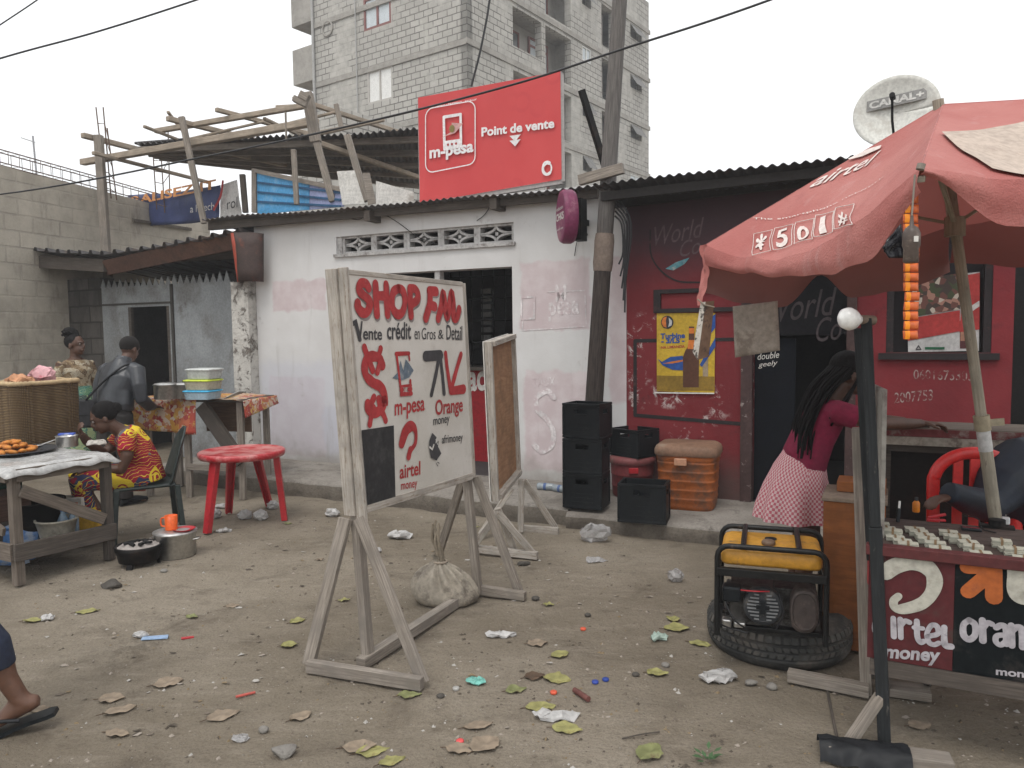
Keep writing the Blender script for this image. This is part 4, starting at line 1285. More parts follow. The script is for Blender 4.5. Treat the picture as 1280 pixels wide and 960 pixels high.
cable([D(-260, 262, 9.5), D(0, 243, 8.2), D(270, 193, 7.0), D(460, 152, 6.3), D(640, 106, 5.9), D(776, 62, 5.7), D(962, 0, 5.5), D(1300, -130, 5.3)], 0.009, 'long thin cable crossing in front of the billboard and pole')
cable([D(-200, 135, 9), D(0, 73, 9), D(120, 40, 9), D(245, 0, 9), D(420, -60, 9)], 0.011, 'thick cable crossing the upper sky, lower of two beside the aerial')
cable([D(-120, 110, 9), D(0, 31, 9), D(52, -4, 9), D(130, -60, 9)], 0.008, 'short thin cable cutting the very corner of the sky')
cable([D(589, 108, 7.35), D(600, 65, 7.35), D(609, 20, 7.35), D(614, -10, 7.35), D(640, -130, 7.35)], 0.011, 'dark cable rising steeply from the top edge of the billboard')
def wire(pts, label, r=0.004):
    P = cat_rom(pts, 8)
    return tag(MB().tube(P, r, 4).build('hanging_wire', CABLE, at=P[0]), label, 'wire')
wpt = lambda px, py, off=-0.02: SF(SF.px(px, py, off)[0], off, SF.px(px, py, off)[1])
wire([wpt(460, 265), wpt(450, 274), wpt(436, 272), wpt(430, 262)], 'loose wire looping below the eaves above the vents')
wire([wpt(478, 266), wpt(500, 280), wpt(522, 296), wpt(545, 305)], 'thin wire running down across the vent blocks')
wire([wpt(615, 254), wpt(606, 268), wpt(596, 276)], 'thin wire dropping from the eaves over the doorway')
wire([wpt(722, 257), wpt(730, 270), wpt(732, 285), wpt(722, 300), wpt(718, 320)], 'thin wire hanging beside the oval sign')

# oval projecting sign
ov = SF.px(709, 271, -0.45)
OC = SF(ov[0], -0.45, ov[1])
OF = Frame(OC, (SF.ex * 0.62 + SF.ey * -0.78).normalized())
osg = thing('oval_sign', 'purple oval sign projecting from the white wall beside the pole', 'sign', OC)
b = MB()
n_ = 32
RX, RZ = 0.165, 0.225
for y0, y1, k0, k1 in ((-0.06, -0.055, 0.86, 0.94), (-0.055, -0.03, 0.94, 1.0), (-0.03, 0.03, 1.0, 1.0), (0.03, 0.055, 1.0, 0.94)):
    A = [OF(RX * k0 * math.cos(2 * math.pi * i / n_), y0, RZ * k0 * math.sin(2 * math.pi * i / n_)) for i in range(n_)]
    B = [OF(RX * k1 * math.cos(2 * math.pi * i / n_), y1, RZ * k1 * math.sin(2 * math.pi * i / n_)) for i in range(n_)]
    b.add(A + B, [(i, (i + 1) % n_, n_ + (i + 1) % n_, n_ + i) for i in range(n_)], None, True)
b.add([OF(RX * .86 * math.cos(2 * math.pi * i / n_), -0.06, RZ * .86 * math.sin(2 * math.pi * i / n_)) for i in range(n_)], [tuple(range(n_))])
b.add([OF(RX * .94 * math.cos(2 * math.pi * i / n_), 0.055, RZ * .94 * math.sin(2 * math.pi * i / n_)) for i in range(n_)], [tuple(reversed(range(n_)))])
b.build('sign_body', M('dusty_plum_plastic', (0.16, 0.028, 0.075), 0.45, var=0.15, dirt=(0.26, 0.12, 0.15), dscale=5), osg)
text('vodacom', WHITEPAINT, OF(-0.115, -0.06, 0.055), OF.ex * 0.2, UP * 0.032, osg)
text('CHKS', WHITEPAINT, OF(-0.12, -0.06, -0.03), OF.ex * 0.23, UP * 0.062, osg, bold=0.02)
text('point de vente', WHITEPAINT, OF(-0.10, -0.06, -0.115), OF.ex * 0.19, UP * 0.026, osg)
b = MB()
b.bar(OC + SF.ey * 0.02, OC + SF.ey * 0.45, 0.05, 0.05)
b.bar(OC + SF.ey * 0.03 - UP * 0.12, OC + SF.ey * 0.45 - UP * 0.10, 0.02, 0.02)
b.fbox(Frame(OC, SF.ex), 0.02, 0.10, 0.06, 0.2, -0.19, 0.16)
b.build('bracket', IRON, osg)

# satellite dish on the bar's roof
dc = D(1121, 142, 6.6)
DN = (V((-dc.x - 0.9, -dc.y, 0)).normalized() * 0.98 + UP * 0.10).normalized()     # facing direction
DX_ = UP.cross(DN).normalized(); DZ_ = DN.cross(DX_).normalized()
if DX_.x < 0: DX_ = -DX_
dish = thing('satellite_dish', 'pale grey satellite dish standing on the bar roof behind the umbrella', 'satellite dish', dc)
b = MB()
R_ = 0.335
b.grid(lambda u, v: dc + (DX_ * math.cos(2 * math.pi * u) * R_ + DZ_ * math.sin(2 * math.pi * u) * R_ * 0.90) * max(v, 0.001) + DN * (0.07 * v * v), 40, 10)
b.build('reflector', M('dusty_grey_dish', (0.62, 0.615, 0.57), 0.6, var=0.06, dirt=(0.52, 0.50, 0.45), dscale=6, bump=0.03), dish, solid=0.008)
DFR = Frame(dc + DN * 0.02, DX_, -DN, DZ_)
b = MB()
b.prism([DFR(-0.23, -0.03, 0.035), DFR(0.225, -0.03, 0.075), DFR(0.225, -0.03, 0.165), DFR(-0.23, -0.03, 0.125)], DN * -0.004)
b.build('logo_plate', M('grey_print', (0.25, 0.245, 0.235), 0.7), dish)
text('CANAL+', M('pale_print', (0.58, 0.57, 0.54), 0.7), DFR(-0.21, -0.031, 0.052), DFR.ex * 0.415 + DFR.ez * 0.036, DFR.ez * 0.062, dish, bold=0.04)
b = MB()
b.tube([dc + DN * 0.06 - DZ_ * 0.29, dc + DN * 0.30 - DZ_ * 0.16, dc + DN * 0.36 + DZ_ * 0.03], 0.011, 6)
b.tube([dc + DN * 0.37 + DZ_ * 0.03, dc + DN * 0.31 + DZ_ * 0.02], 0.022, 10)
b.build('feed_arm', IRON, dish)
b = MB().tube([dc - DN * 0.02, dc - DN * 0.12 - UP * 0.1, V((dc.x, dc.y + 0.1, 2.6))], 0.022, 8); b.build('mast', IRON, dish)
bd = D(1270, 124, 5.9)
tag(MB().bar(bd + V((-0.03, 0, -0.25)), bd + V((0.2, 0, 0.02)), 0.02, 0.12).build('dark_roof_board', DARKWOOD, at=bd), 'dark board end showing above the umbrella top edge', 'board')
# ------------------------------------------------------------------ hand-painted A-frame sign
def board_mat():
    n = N('aged_white_board')
    co = n.co('Object')
    c = n.mix(n.mp(n.noise(co, 2.2, 7), 0.3, 0.7), (0.50, 0.47, 0.42), (0.62, 0.59, 0.55))
    c = n.mix(n.mp(n.noise(co, 3.5, 9, 0.75), 0.5, 0.75, 0, 0.6), c, (0.37, 0.33, 0.29))
    c = n.mix(n.mp(n.noise(co, 45, 4, 0.7), 0.62, 0.75, 0, 0.5), c, (0.28, 0.23, 0.19))
    n.bump(n.noise(co, 30, 4), 0.1, 0.004)
    return n.fin(c, 0.75, 0, 0.25)
BL_, BR_, TL_ = D(457, 640, 3.52), D(593, 597, 4.46), D(434, 338, 3.46)
HF = Frame(BL_, BR_ - BL_, None, None)
ez = (TL_ - BL_).normalized(); ex = (BR_ - BL_).normalized(); ez = (ez - ex * ez.dot(ex)).normalized()
HF = Frame(BL_, ex, ez.cross(ex), ez)
sg = thing('shop_sign', 'white hand-painted trestle sign with red and grey lettering and black slate panel', 'sign', G(520, 800))
HP = lambda px, py: HF.px(px, py)
c0, c1, c2, c3 = (0.0, 0.0), HP(593, 597), HP(580, 354), HP(434, 338)
Wd, Hd = c1[0], (c3[1] + c2[1]) / 2
cc = [c0, c1, c2, c3]
cm_ = (sum(p[0] for p in cc) / 4, sum(p[1] for p in cc) / 4)
ins = lambda p, k: (p[0] + (cm_[0] - p[0]) * k, p[1] + (cm_[1] - p[1]) * k)
b = MB(); b.prism([HF(ins(p, .012)[0], 0.002, ins(p, .012)[1]) for p in cc], HF.ey * 0.012)
b.build('board', board_mat(), sg)
b = MB()
lf = (HF(*[c3[0], 0, c3[1]]) - HF(0, 0, 0)).normalized()
b.bar(HF(c0[0], 0.022, c0[1]) - lf * 0.05, HF(c3[0], 0.022, c3[1]) + lf * 0.015, 0.02, 0.05, up=HF.ey)
b.bar(HF(c1[0], 0.022, c1[1]), HF(c2[0], 0.022, c2[1]), 0.03, 0.05, up=HF.ey)
b.bar(HF(c0[0] + 0.011, 0.021, c0[1] + 0.012), HF(c1[0] - 0.016, 0.021, c1[1] + 0.012), 0.046, 0.04, up=HF.ez)
b.bar(HF(c3[0] + 0.011, 0.021, c3[1] - 0.006), HF(c2[0] - 0.016, 0.021, c2[1] - 0.006), 0.046, 0.024, up=HF.ez)
b.build('frame', PALEWOOD, sg, bevel=0.003)
MB().bar(HF(c0[0] + 0.003, 0.080, c0[1] - 0.02), HF(c3[0] + 0.003, 0.080, c3[1] + 0.012), 0.05, 0.062, up=HF.ey).build('upright', PALEWOOD, sg, bevel=0.003)
MB().bar(HF(c1[0] - 0.005, 0.075, c1[1] - 0.02), HF(c2[0] - 0.005, 0.075, c2[1] - 0.01), 0.05, 0.05, up=HF.ey).build('upright', PALEWOOD, sg, bevel=0.003)
def leg(a, c, w_, h_, mat=LEGNO, parent=sg, name='leg', up=UP):
    return MB().bar(a, c, w_, h_, up=up).jitter(0.004, 9).build(name, mat, parent, bevel=0.003)
NA = HF(-0.0, 0.06, -0.03)
FA, FB, FC = G(386, 836), G(530, 859), G(461, 832)
lift = UP * 0.03
leg(NA + HF.ey * 0.03 - HF.ex * 0.035, FA + lift * 0.6, 0.06, 0.028, up=HF.ex)
leg(NA + HF.ey * -0.03 - HF.ex * 0.012, FB + lift * 0.6, 0.055, 0.028, up=HF.ex)
leg(NA + HF.ex * 0.02 + HF.ey * 0.01 + UP * 0.05, FC + lift * 0.4, 0.04, 0.05, up=HF.ex)
bd_ = (FB - FA).normalized()
leg(FA - bd_ * -0.02 + UP * 0.03 - HF.ex * 0.03, FB + bd_ * 0.01 + UP * 0.03 - HF.ex * 0.03, 0.04, 0.055, name='foot_beam')
FR0, FR1, FRm = G(540, 708), G(655, 749), G(599, 743)
NB = HF(Wd - 0.01, 0.05, 0.0)
leg(NB + HF.ey * 0.02, G(545, 706) + lift * 0.5, 0.05, 0.028, up=HF.ex)
leg(NB - HF.ey * 0.05 + HF.ex * 0.03, G(650, 746) + lift * 0.5, 0.05, 0.028, up=HF.ex)
leg(NB + HF.ex * 0.0 + UP * 0.05, G(598, 744) + lift * 0.4, 0.045, 0.045, up=HF.ex)
leg(G(596, 742) + UP * 0.028, G(657, 751) + UP * 0.028, 0.04, 0.05, name='foot_beam')
leg(FC + UP * 0.03 - HF.ex * 0.06, G(574, 757) + UP * 0.035, 0.05, 0.05, name='ground_beam')
SB = MB()
OFFS = 0.002
R = REDPAINT
def txt(body, a, c, t, m, **k): return ftext(HF, body, m, a, c, t, sg, off=OFFS, **k)
# SHOP FM in fat brush strokes
def strokes(name, mat, lst, wd):
    b = MB()
    for s_ in lst:
        w_ = wd; sm = True
        if isinstance(s_, tuple): s_, w_, sm = s_ if len(s_) == 3 else (*s_, True)
        ribbon(b, [HP(*q) for q in s_], w_, HF, OFFS, sm)
    return b.build(name, mat, sg)
z1 = lambda L: [(430 + x / 6.0, 340 + y / 6.0) for x, y in L]
SHADE = M('grey_letter_outline', (0.24, 0.21, 0.20), 0.8)
LET = {
    'S': [z1([(182, 120), (165, 90), (130, 82), (112, 110), (115, 145), (150, 180), (185, 215), (188, 260), (165, 305), (130, 300), (102, 265), (100, 235)])],
    'H': [(z1([(232, 92), (236, 200), (243, 318)]), None), (z1([(315, 95), (318, 200), (326, 318)]), None), (z1([(240, 178), (318, 180)]), None)],
    'O': [z1([(408, 122), (372, 145), (358, 200), (362, 265), (395, 315), (430, 308), (450, 260), (455, 200), (440, 140), (408, 122)])],
    'P': [(z1([(492, 125), (493, 220), (500, 325)]), None), z1([(492, 122), (530, 128), (552, 165), (545, 210), (500, 245)])],
    'F': [(z1([(642, 140), (640, 240), (610, 345)]), None), z1([(640, 142), (690, 146)]), z1([(640, 245), (680, 260)])],
    'M': [z1([(705, 350), (728, 260), (742, 155), (755, 240), (772, 340), (790, 250), (806, 155), (818, 240), (822, 340), (845, 340), (862, 280)])],
}
def wpx(k): return k
def letter_obj(ch, dx, dy, mat, wd, name):
    b = MB()
    for s_ in LET[ch]:
        if isinstance(s_, tuple): s_ = s_[0]
        ribbon(b, [(HP(*q)[0] + dx, HP(*q)[1] + dy) for q in s_], wd, HF, OFFS + (0.003 if mat is SHADE else 0), len(s_) > 3)
    return b.build(name, mat, sg)
for ch in 'SHOPFM':
    wd = 0.047 if ch in 'SHOP' else 0.052
    letter_obj(ch, 0.008, -0.012, SHADE, wd, 'letter_outline')
    letter_obj(ch, 0, 0, R, wd, 'letter')
G_ = GREYPAINT
zz = lambda x, y: (430 + x / 6.0, 340 + y / 6.0)
b = MB(); ribbon(b, [HP(*zz(*q)) for q in ((68, 385), (82, 362), (118, 505))], 0.024, HF, OFFS, False); ribbon(b, [HP(*zz(*q)) for q in ((118, 505), (132, 375))], 0.012, HF, OFFS, False)
b.build('letter', G_, sg)
txt('ente', zz(140, 508), zz(282, 512), zz(140, 425), G_, bold=0.02)
txt('crédit', zz(320, 508), zz(500, 506), zz(320, 372), G_, bold=0.02)
txt('en', zz(527, 504), zz(566, 506), zz(527, 440), G_)
txt('Gros', zz(580, 506), zz(684, 506), zz(580, 418), G_)
txt('&', zz(704, 502), zz(744, 502), zz(704, 432), G_)
txt('Detail', zz(766, 508), zz(884, 514), zz(766, 395), G_, bold=0.01)
y2 = lambda L: [(430 + x / 5.647, 480 + y / 5.647) for x, y in L]
# dollar sign drawn as a snake-like S with forked ends
strokes('dollar_sign', R, [
    (z1([(285, 700), (265, 650), (220, 632), (170, 650), (152, 710), (165, 780), (215, 830), (270, 860), (300, 920), (305, 985)]) + y2([(275, 110), (270, 165), (215, 205), (170, 180), (165, 140)]), 0.05),
    (z1([(150, 565), (165, 610), (180, 640)]), 0.036), (z1([(272, 575), (262, 610), (250, 640)]), 0.036), (z1([(190, 680), (212, 738)]), 0.036), (z1([(268, 680), (246, 752)]), 0.036),
    (y2([(205, 170), (190, 220), (178, 285)]), 0.036), (y2([(262, 190), (280, 220), (294, 258)]), 0.036), (y2([(210, 95), (190, 140), (175, 170)]), 0.036), (y2([(243, 105), (252, 150)]), 0.036)], 0.05)
strokes('phone_symbol', R, [(z1([(388, 614), (486, 610)]), 0.022, False), (z1([(392, 614), (428, 915)]), 0.018, False), (z1([(482, 610), (490, 660)]), 0.014, False), (z1([(495, 815), (500, 910)]), 0.018, False),
    (z1([(425, 918), (505, 912)]), 0.022, False), (z1([(422, 858), (500, 850)]), 0.014, False), (z1([(424, 885), (436, 884)]), 0.022, False), (z1([(480, 880), (500, 878)]), 0.022, False), (z1([(452, 905), (454, 862)]), 0.006, False)], 0.02)
b = MB(); fill(b, [HP(*q) for q in z1([(362, 796), (400, 755), (424, 665), (444, 740), (462, 655), (490, 690), (522, 738), (490, 790), (440, 812)])], HF, OFFS)
b.build('money_symbol', M('slate_blue_paint', (0.13, 0.165, 0.205), 0.75, dirt=(0.3, 0.3, 0.3), dscale=14), sg)
strokes('arrow_symbol', G_, [(z1([(612, 632), (722, 624)]), 0.058, False), (z1([(712, 640), (690, 760), (655, 920)]), 0.030), (z1([(722, 640), (738, 780), (750, 910)]), 0.030)], 0.03)
strokes('arrow_symbol', R, [(z1([(760, 612), (775, 740), (800, 900)]), 0.034), (z1([(876, 618), (840, 740), (800, 890)]), 0.036), (z1([(800, 892), (895, 878)]), 0.050, False)], 0.03)
yy = lambda x, y: (430 + x / 5.647, 480 + y / 5.647)
txt('m-pesa', yy(355, 262), yy(566, 222), yy(355, 142), R, bold=0.02)
txt('Orange', yy(642, 255), yy(836, 225), yy(642, 112), R, bold=0.02)
txt('money', yy(628, 312), yy(742, 290), yy(628, 248), G_, bold=0.01)
txt('afrimoney', yy(688, 440), yy(836, 418), yy(688, 362), G_, bold=0.01)
strokes('swirl_logo', R, [(y2([(455, 515), (468, 470), (500, 420), (505, 350), (490, 305), (460, 302), (430, 340), (405, 420)]), [0.036, 0.03, 0.026, 0.03, 0.045, 0.06, 0.066, 0.05]), (y2([(452, 515), (466, 462)]), 0.036, False)], 0.04)
txt('airtel', yy(390, 672), yy(536, 640), yy(390, 570), R, bold=0.02)
txt('money', yy(400, 768), yy(514, 745), yy(400, 705), R, bold=0.01)
b = MB(); fill(b, [HP(*q) for q in y2([(600, 400), (620, 345), (650, 375), (640, 420), (665, 400), (660, 440), (684, 490), (650, 540), (610, 520), (598, 450)])], HF, OFFS)
b.build('hand_symbol', G_, sg)
strokes('hand_symbol', WHITEPAINT, [(y2([(602, 445), (620, 462), (630, 430)]), 0.012, False), (y2([(645, 392), (656, 425)]), 0.006, False), (y2([(615, 375), (632, 390)]), 0.008, False)], 0.01)
strokes('painted_tick', G_, [(y2([(650, 560), (662, 580)]), 0.004, False), (y2([(660, 552), (672, 560)]), 0.004, False)], 0.004)
b = MB(); fill(b, [HP(*q) for q in y2([(122, 326), (350, 292), (362, 806), (165, 886)])], HF, OFFS)
b.build('slate_panel', M('blackboard_paint', (0.028, 0.027, 0.028), 0.8, var=0.3, dirt=(0.075, 0.07, 0.068), dscale=5, dth=(0.5, 0.75)), sg)

# ------------------------------------------------------------------ second sign, seen from its bare back
BA, BB_ = D(625, 626, 5.12), D(652, 592, 5.85)
TA, TB = D(617, 426, 5.08), D(645, 421, 5.80)
S2 = thing('trestle_sign', 'second trestle sign seen from its bare brown plywood back near the doorway', 'sign', G(650, 680))
ex = (BB_ - BA).normalized(); ez = (TA - BA).normalized(); ez = (ez - ex * ez.dot(ex)).normalized()
F2 = Frame(BA, ex, ez.cross(ex), ez)        # ey to the far (left) side
W2_, H2_ = (BB_ - BA).length, (TA - BA).length
PLY = wood('brown_plywood', (0.40, 0.225, 0.125), (0.27, 0.14, 0.075), grain=0.4)
b = MB().fbox(F2, 0.02, W2_ - 0.02, 0.035, 0.045, 0.02, H2_ - 0.02); b.build('plywood_back', PLY, S2)
b = MB()
for (p, q) in (((0, 0), (0, H2_)), ((W2_, 0), (W2_, H2_ - 0.02))): b.bar(F2(p[0], 0.03, p[1]), F2(q[0], 0.03, q[1]), 0.05, 0.035, up=F2.ex)
b.bar(F2(0.02, 0.02, H2_ - 0.02), F2(W2_ - 0.02, 0.02, H2_ - 0.02), 0.06, 0.035, up=F2.ez); b.bar(F2(0.02, 0.02, 0.02), F2(W2_ - 0.02, 0.02, 0.02), 0.06, 0.035, up=F2.ez)
b.build('frame', PALEWOOD, S2, bevel=0.003)
b = MB(); b.fbox(F2, -0.026, 0.0, 0.058, 0.064, 0.0, H2_); b.fbox(F2, 0.0, W2_, 0.058, 0.064, 0.0, H2_); b.build('white_face', WHITEPAINT, S2)
for a, c in (((622, 640), (668, 697)), ((640, 610), (600, 672)), ((655, 600), (695, 664)), ((652, 600), (651, 668)), ((622, 635), (643, 692)), ((624, 640), (590, 690))):
    Y0 = 5.12 if a[0] < 645 and a != (640, 610) else 5.75
    leg(D(a[0], a[1], Y0), G(c[0], c[1]) + UP * 0.02, 0.045, 0.028, PALEWOOD, S2, up=F2.ex)
leg(G(596, 690) + UP * 0.025, G(672, 699) + UP * 0.025, 0.04, 0.05, PALEWOOD, S2, 'foot_beam'); leg(G(650, 664) + UP * 0.025, G(698, 668) + UP * 0.025, 0.04, 0.05, PALEWOOD, S2, 'foot_beam')

# ------------------------------------------------------------------ sack weighing down the sign
so_ = G(556, 752)
SK = M('dirty_woven_sack', (0.30, 0.265, 0.215), 0.85, var=0.2, dirt=(0.13, 0.11, 0.09), dscale=7, dth=(0.48, 0.66), bump=0.6, bscale=26)
sk = thing('tied_sack', 'dusty pale woven sack tied at the neck resting against the sign beam', 'sack', so_)
b = MB()
prof = [(0.001, 0.0), (0.12, 0.0), (0.168, 0.010), (0.182, 0.035), (0.180, 0.07), (0.166, 0.105), (0.150, 0.135), (0.126, 0.162), (0.096, 0.188), (0.062, 0.208), (0.036, 0.222), (0.022, 0.236), (0.034, 0.258)]
n_ = 96
def sackpt(i, j):
    r, h = prof[j]
    t = 2 * math.pi * i / n_
    fold = min(1, max(0, (h - 0.05) / 0.12))
    k = 1 + fold * (0.34 * abs(math.sin(t * 6.5 + 1.3 + 0.8 * math.sin(t * 2))) + 0.12 * math.sin(t * 13 + 0.6) - 0.20)
    k *= 1 + 0.16 * noise.noise(V((math.cos(t) * 1.3, math.sin(t) * 1.3, h * 5)))
    k *= 1 + 0.12 * max(0, math.cos(2 * t - 0.5)) * (1 - fold)                # corners of the sack's base
    return so_ + V((r * k * math.cos(t) * 0.96 + 0.03 * (1 - fold) - 0.035 * (h / 0.25), r * k * math.sin(t) * 0.76, h * 1.06 * (1 + 0.10 * math.cos(t) * (1 - fold))))
b.add([sackpt(i, j) for j in range(len(prof)) for i in range(n_)], [(j * n_ + i, j * n_ + (i + 1) % n_, (j + 1) * n_ + (i + 1) % n_, (j + 1) * n_ + i) for j in range(len(prof) - 1) for i in range(n_)], None, True)
b.build('bag', SK, sk)
b = MB()
for k in range(5):
    a = k * 1.3
    b.tube(cat_rom([so_ + V((-0.02 + 0.012 * math.cos(a), 0.012 * math.sin(a), 0.235)), so_ + V((-0.03 + 0.015 * math.cos(a), 0.015 * math.sin(a), 0.31)), so_ + V((-0.05 + 0.02 * math.cos(a + 1), 0.015 * math.sin(a), 0.38)), so_ + V((-0.04 + 0.022 * math.cos(a + 2), 0, 0.44 + 0.02 * (k % 3)))], 4), [0.013, 0.011, 0.010, 0.006], 7)
b.build('twisted_neck', M('twisted_sack_cloth', (0.24, 0.20, 0.15), 0.9, bump=0.4, bscale=60), sk)
b = MB(); b.tube([so_ + V((-0.02 + 0.036 * math.cos(t), 0.036 * math.sin(t), 0.237)) for t in [k * math.pi / 8 for k in range(16)]], 0.007, 6, closed=True); b.build('tie', POLEWOOD, sk)

# ------------------------------------------------------------------ crates and cool boxes on the pavement
def crate(w_, d_, h_, name, label, loc, rz, open_top=True, group='black beer crates on the pavement', z=0.0):
    t = thing(name, label, 'crate', loc, group)
    fr = Frame(t.location, (1, 0, 0))
    b = MB()
    th = 0.012
    hs0, hs1, hw = h_ * 0.70, h_ * 0.84, 0.055
    b.wall(Frame(fr(-w_ / 2, -d_ / 2, 0), (1, 0, 0)), 0, w_, 0, h_, th, [(w_ / 2 - hw, w_ / 2 + hw, hs0, hs1)])
    b.wall(Frame(fr(w_ / 2, d_ / 2, 0), (-1, 0, 0)), 0, w_, 0, h_, th, [(w_ / 2 - hw, w_ / 2 + hw, hs0, hs1)])
    b.wall(Frame(fr(-w_ / 2, d_ / 2 - th, 0), (0, -1, 0)), 0, d_ - 2 * th, 0, h_, th, [(d_ / 2 - hw, d_ / 2 + hw - 0.02, hs0, hs1)])
    b.wall(Frame(fr(w_ / 2, -d_ / 2 + th, 0), (0, 1, 0)), 0, d_ - 2 * th, 0, h_, th, [(d_ / 2 - hw, d_ / 2 + hw - 0.02, hs0, hs1)])
    b.fbox(fr, -w_ / 2 + th, w_ / 2 - th, -d_ / 2 + th, d_ / 2 - th, 0, 0.012)
    b.build('shell', BLACKPLASTIC, t)
    b = MB()
    e = 0.006
    for zz0, zz1 in ((0.0, 0.022), (h_ - 0.022, h_)):
        b.fbox(fr, -w_ / 2 - e, w_ / 2 + e, -d_ / 2 - e, -d_ / 2 - 0.001, zz0, zz1); b.fbox(fr, -w_ / 2 - e, w_ / 2 + e, d_ / 2 + 0.001, d_ / 2 + e, zz0, zz1)
        b.fbox(fr, -w_ / 2 - e, -w_ / 2 - 0.001, -d_ / 2, d_ / 2, zz0, zz1); b.fbox(fr, w_ / 2 + 0.001, w_ / 2 + e, -d_ / 2, d_ / 2, zz0, zz1)
    for sx in (-1, 1):
        for sy in (-1, 1): b.fbox(fr, sx * (w_ / 2 + e) - 0.016 * (sx > 0), sx * (w_ / 2 + e) + 0.016 * (sx < 0), sy * (d_ / 2 + e) - 0.016 * (sy > 0), sy * (d_ / 2 + e) + 0.016 * (sy < 0), 0.024, h_ - 0.024)
    b.build('rim', BLACKPLASTIC, t, bevel=0.003)
    b = MB()
    for k in range(1, 4): b.fbox(fr, -w_ / 2 + th + 0.001, w_ / 2 - th - 0.001, -d_ / 2 + d_ * k / 4 - 0.002, -d_ / 2 + d_ * k / 4 + 0.002, 0.013, h_ * 0.6)
    for k in range(1, 3): b.fbox(fr, -w_ / 2 + w_ * k / 3 - 0.002, -w_ / 2 + w_ * k / 3 + 0.002, -d_ / 2 + th + 0.001, d_ / 2 - th - 0.001, 0.0135, h_ * 0.605)
    b.build('divider', BLACKPLASTIC, t)
    b = MB()
    for k in range(3): b.fbox(fr, -w_ * 0.28, w_ * 0.28, -d_ / 2 - 0.003, -d_ / 2 - 0.0005, h_ * (0.16 + 0.12 * k), h_ * (0.20 + 0.12 * k))
    b.build('raised_panel', BLACKPLASTIC, t)
    t.rotation_euler = (0, 0, rz)
    return t
WALLROT = math.atan2(SF.ex.y, SF.ex.x)
def at_px(xl, xr, yb, ztop):
    """centre line of a front edge seen from xl to xr with its foot at yb on height ztop"""
    a, c = G(xl, yb, ztop), G(xr, yb, ztop)
    return (a + c) / 2, (c - a).length
p, wid = at_px(706, 754, 637, 0.155)
cr1 = crate(0.31, 0.24, 0.275, 'beer_crate', 'bottom crate of the stack of three beside the pole', p + V((0.035, 0.14, 0)), rad(-23))
c2_ = dup(cr1, p + V((0.035, 0.145, 0.277)), rad(-22), 'middle crate of the stack of three beside the pole')
c3_ = dup(cr1, p + V((0.045, 0.15, 0.554)), rad(-31), 'top crate of the stack of three, skewed, beside the pole')
p, wid = at_px(778, 830, 655, 0.125)
cr4 = dup(cr1, p + V((0.03, 0.13, 0)), rad(-19), 'single crate standing on the pavement in front of the cool boxes')
cr4.scale = (1.12, 1.0, 1.06)
p2_, _ = at_px(766, 824, 625, 0.125)
cb = thing('round_cool_box', 'dusty red round cool box with a crate standing on its lid', 'cool box', p2_ + V((0.0, 0.20, 0)))
REDBOX = M('dusty_red_plastic', (0.185, 0.035, 0.038), 0.55, var=0.2, dirt=(0.16, 0.10, 0.085), dscale=4, dth=(0.45, 0.75))
o = cb.location
b = MB().lathe([(0.155, 0), (0.17, 0.02), (0.172, 0.09), (0.178, 0.095), (0.176, 0.10), (0.178, 0.19), (0.184, 0.195), (0.182, 0.2), (0.186, 0.285)], o, 36); b.build('body', REDBOX, cb)
b = MB().lathe([(0.192, 0.286), (0.20, 0.292), (0.20, 0.325), (0.185, 0.345), (0.001, 0.348)], o, 36); b.build('lid', M('faded_red_lid', (0.19, 0.06, 0.06), 0.6, dirt=(0.20, 0.14, 0.12), dscale=4), cb)
b = MB().fbox(Frame(o, (1, 0, 0)), -0.06, 0.02, -0.21, -0.185, 0.225, 0.27); b.build('latch', REDPL, cb, bevel=0.004)
cr5 = dup(cr1, o + V((0.02, 0.0, 0.35)), rad(-50), 'crate standing on the lid of the round red cool box')
cr5.scale = (1.0, 1.1, 0.86)
p, wid = at_px(826, 902, 640, 0.125)
ob_ = thing('square_cool_box', 'large orange ribbed cool box with a dusty brown lid', 'cool box', p + V((0.03, 0.22, 0)))
o = ob_.location
OFRM = Frame(o, (math.cos(rad(-22)), math.sin(rad(-22)), 0))
prof = [(0.205, 0.0), (0.215, 0.015)]
for k in range(5): prof += [(0.218 + k * .003, 0.030 + k * 0.072), (0.2185 + k * .003, 0.034 + k * 0.072), (0.2205 + k * .003, 0.078 + k * 0.072), (0.2235 + k * .003, 0.082 + k * 0.072), (0.2235 + k * .003, 0.092 + k * 0.072), (0.2205 + k * .003, 0.096 + k * 0.072)]
prof += [(0.238, 0.393), (0.242, 0.40), (0.242, 0.43)]
b = MB().lathe(prof, o, 56, OFRM, True, (0.42, 1.0, 0.86)); b.build('body', M('dusty_orange_plastic', (0.31, 0.088, 0.022), 0.5, var=0.25, dirt=(0.13, 0.062, 0.038), dscale=6, dth=(0.45, 0.65)), ob_)
b = MB().lathe([(0.25, 0.432), (0.256, 0.44), (0.256, 0.475), (0.245, 0.50), (0.22, 0.517), (0.001, 0.522)], o, 56, OFRM, True, (0.42, 1.0, 0.86)); b.build('lid', M('dusty_brown_lid', (0.20, 0.115, 0.075), 0.7, dirt=(0.26, 0.19, 0.14), dscale=3), ob_)
b = MB().fbox(OFRM, -0.075, 0.02, -0.245, -0.212, 0.365, 0.42); b.build('latch', M('worn_latch', (0.40, 0.21, 0.13), 0.6), ob_, bevel=0.005)
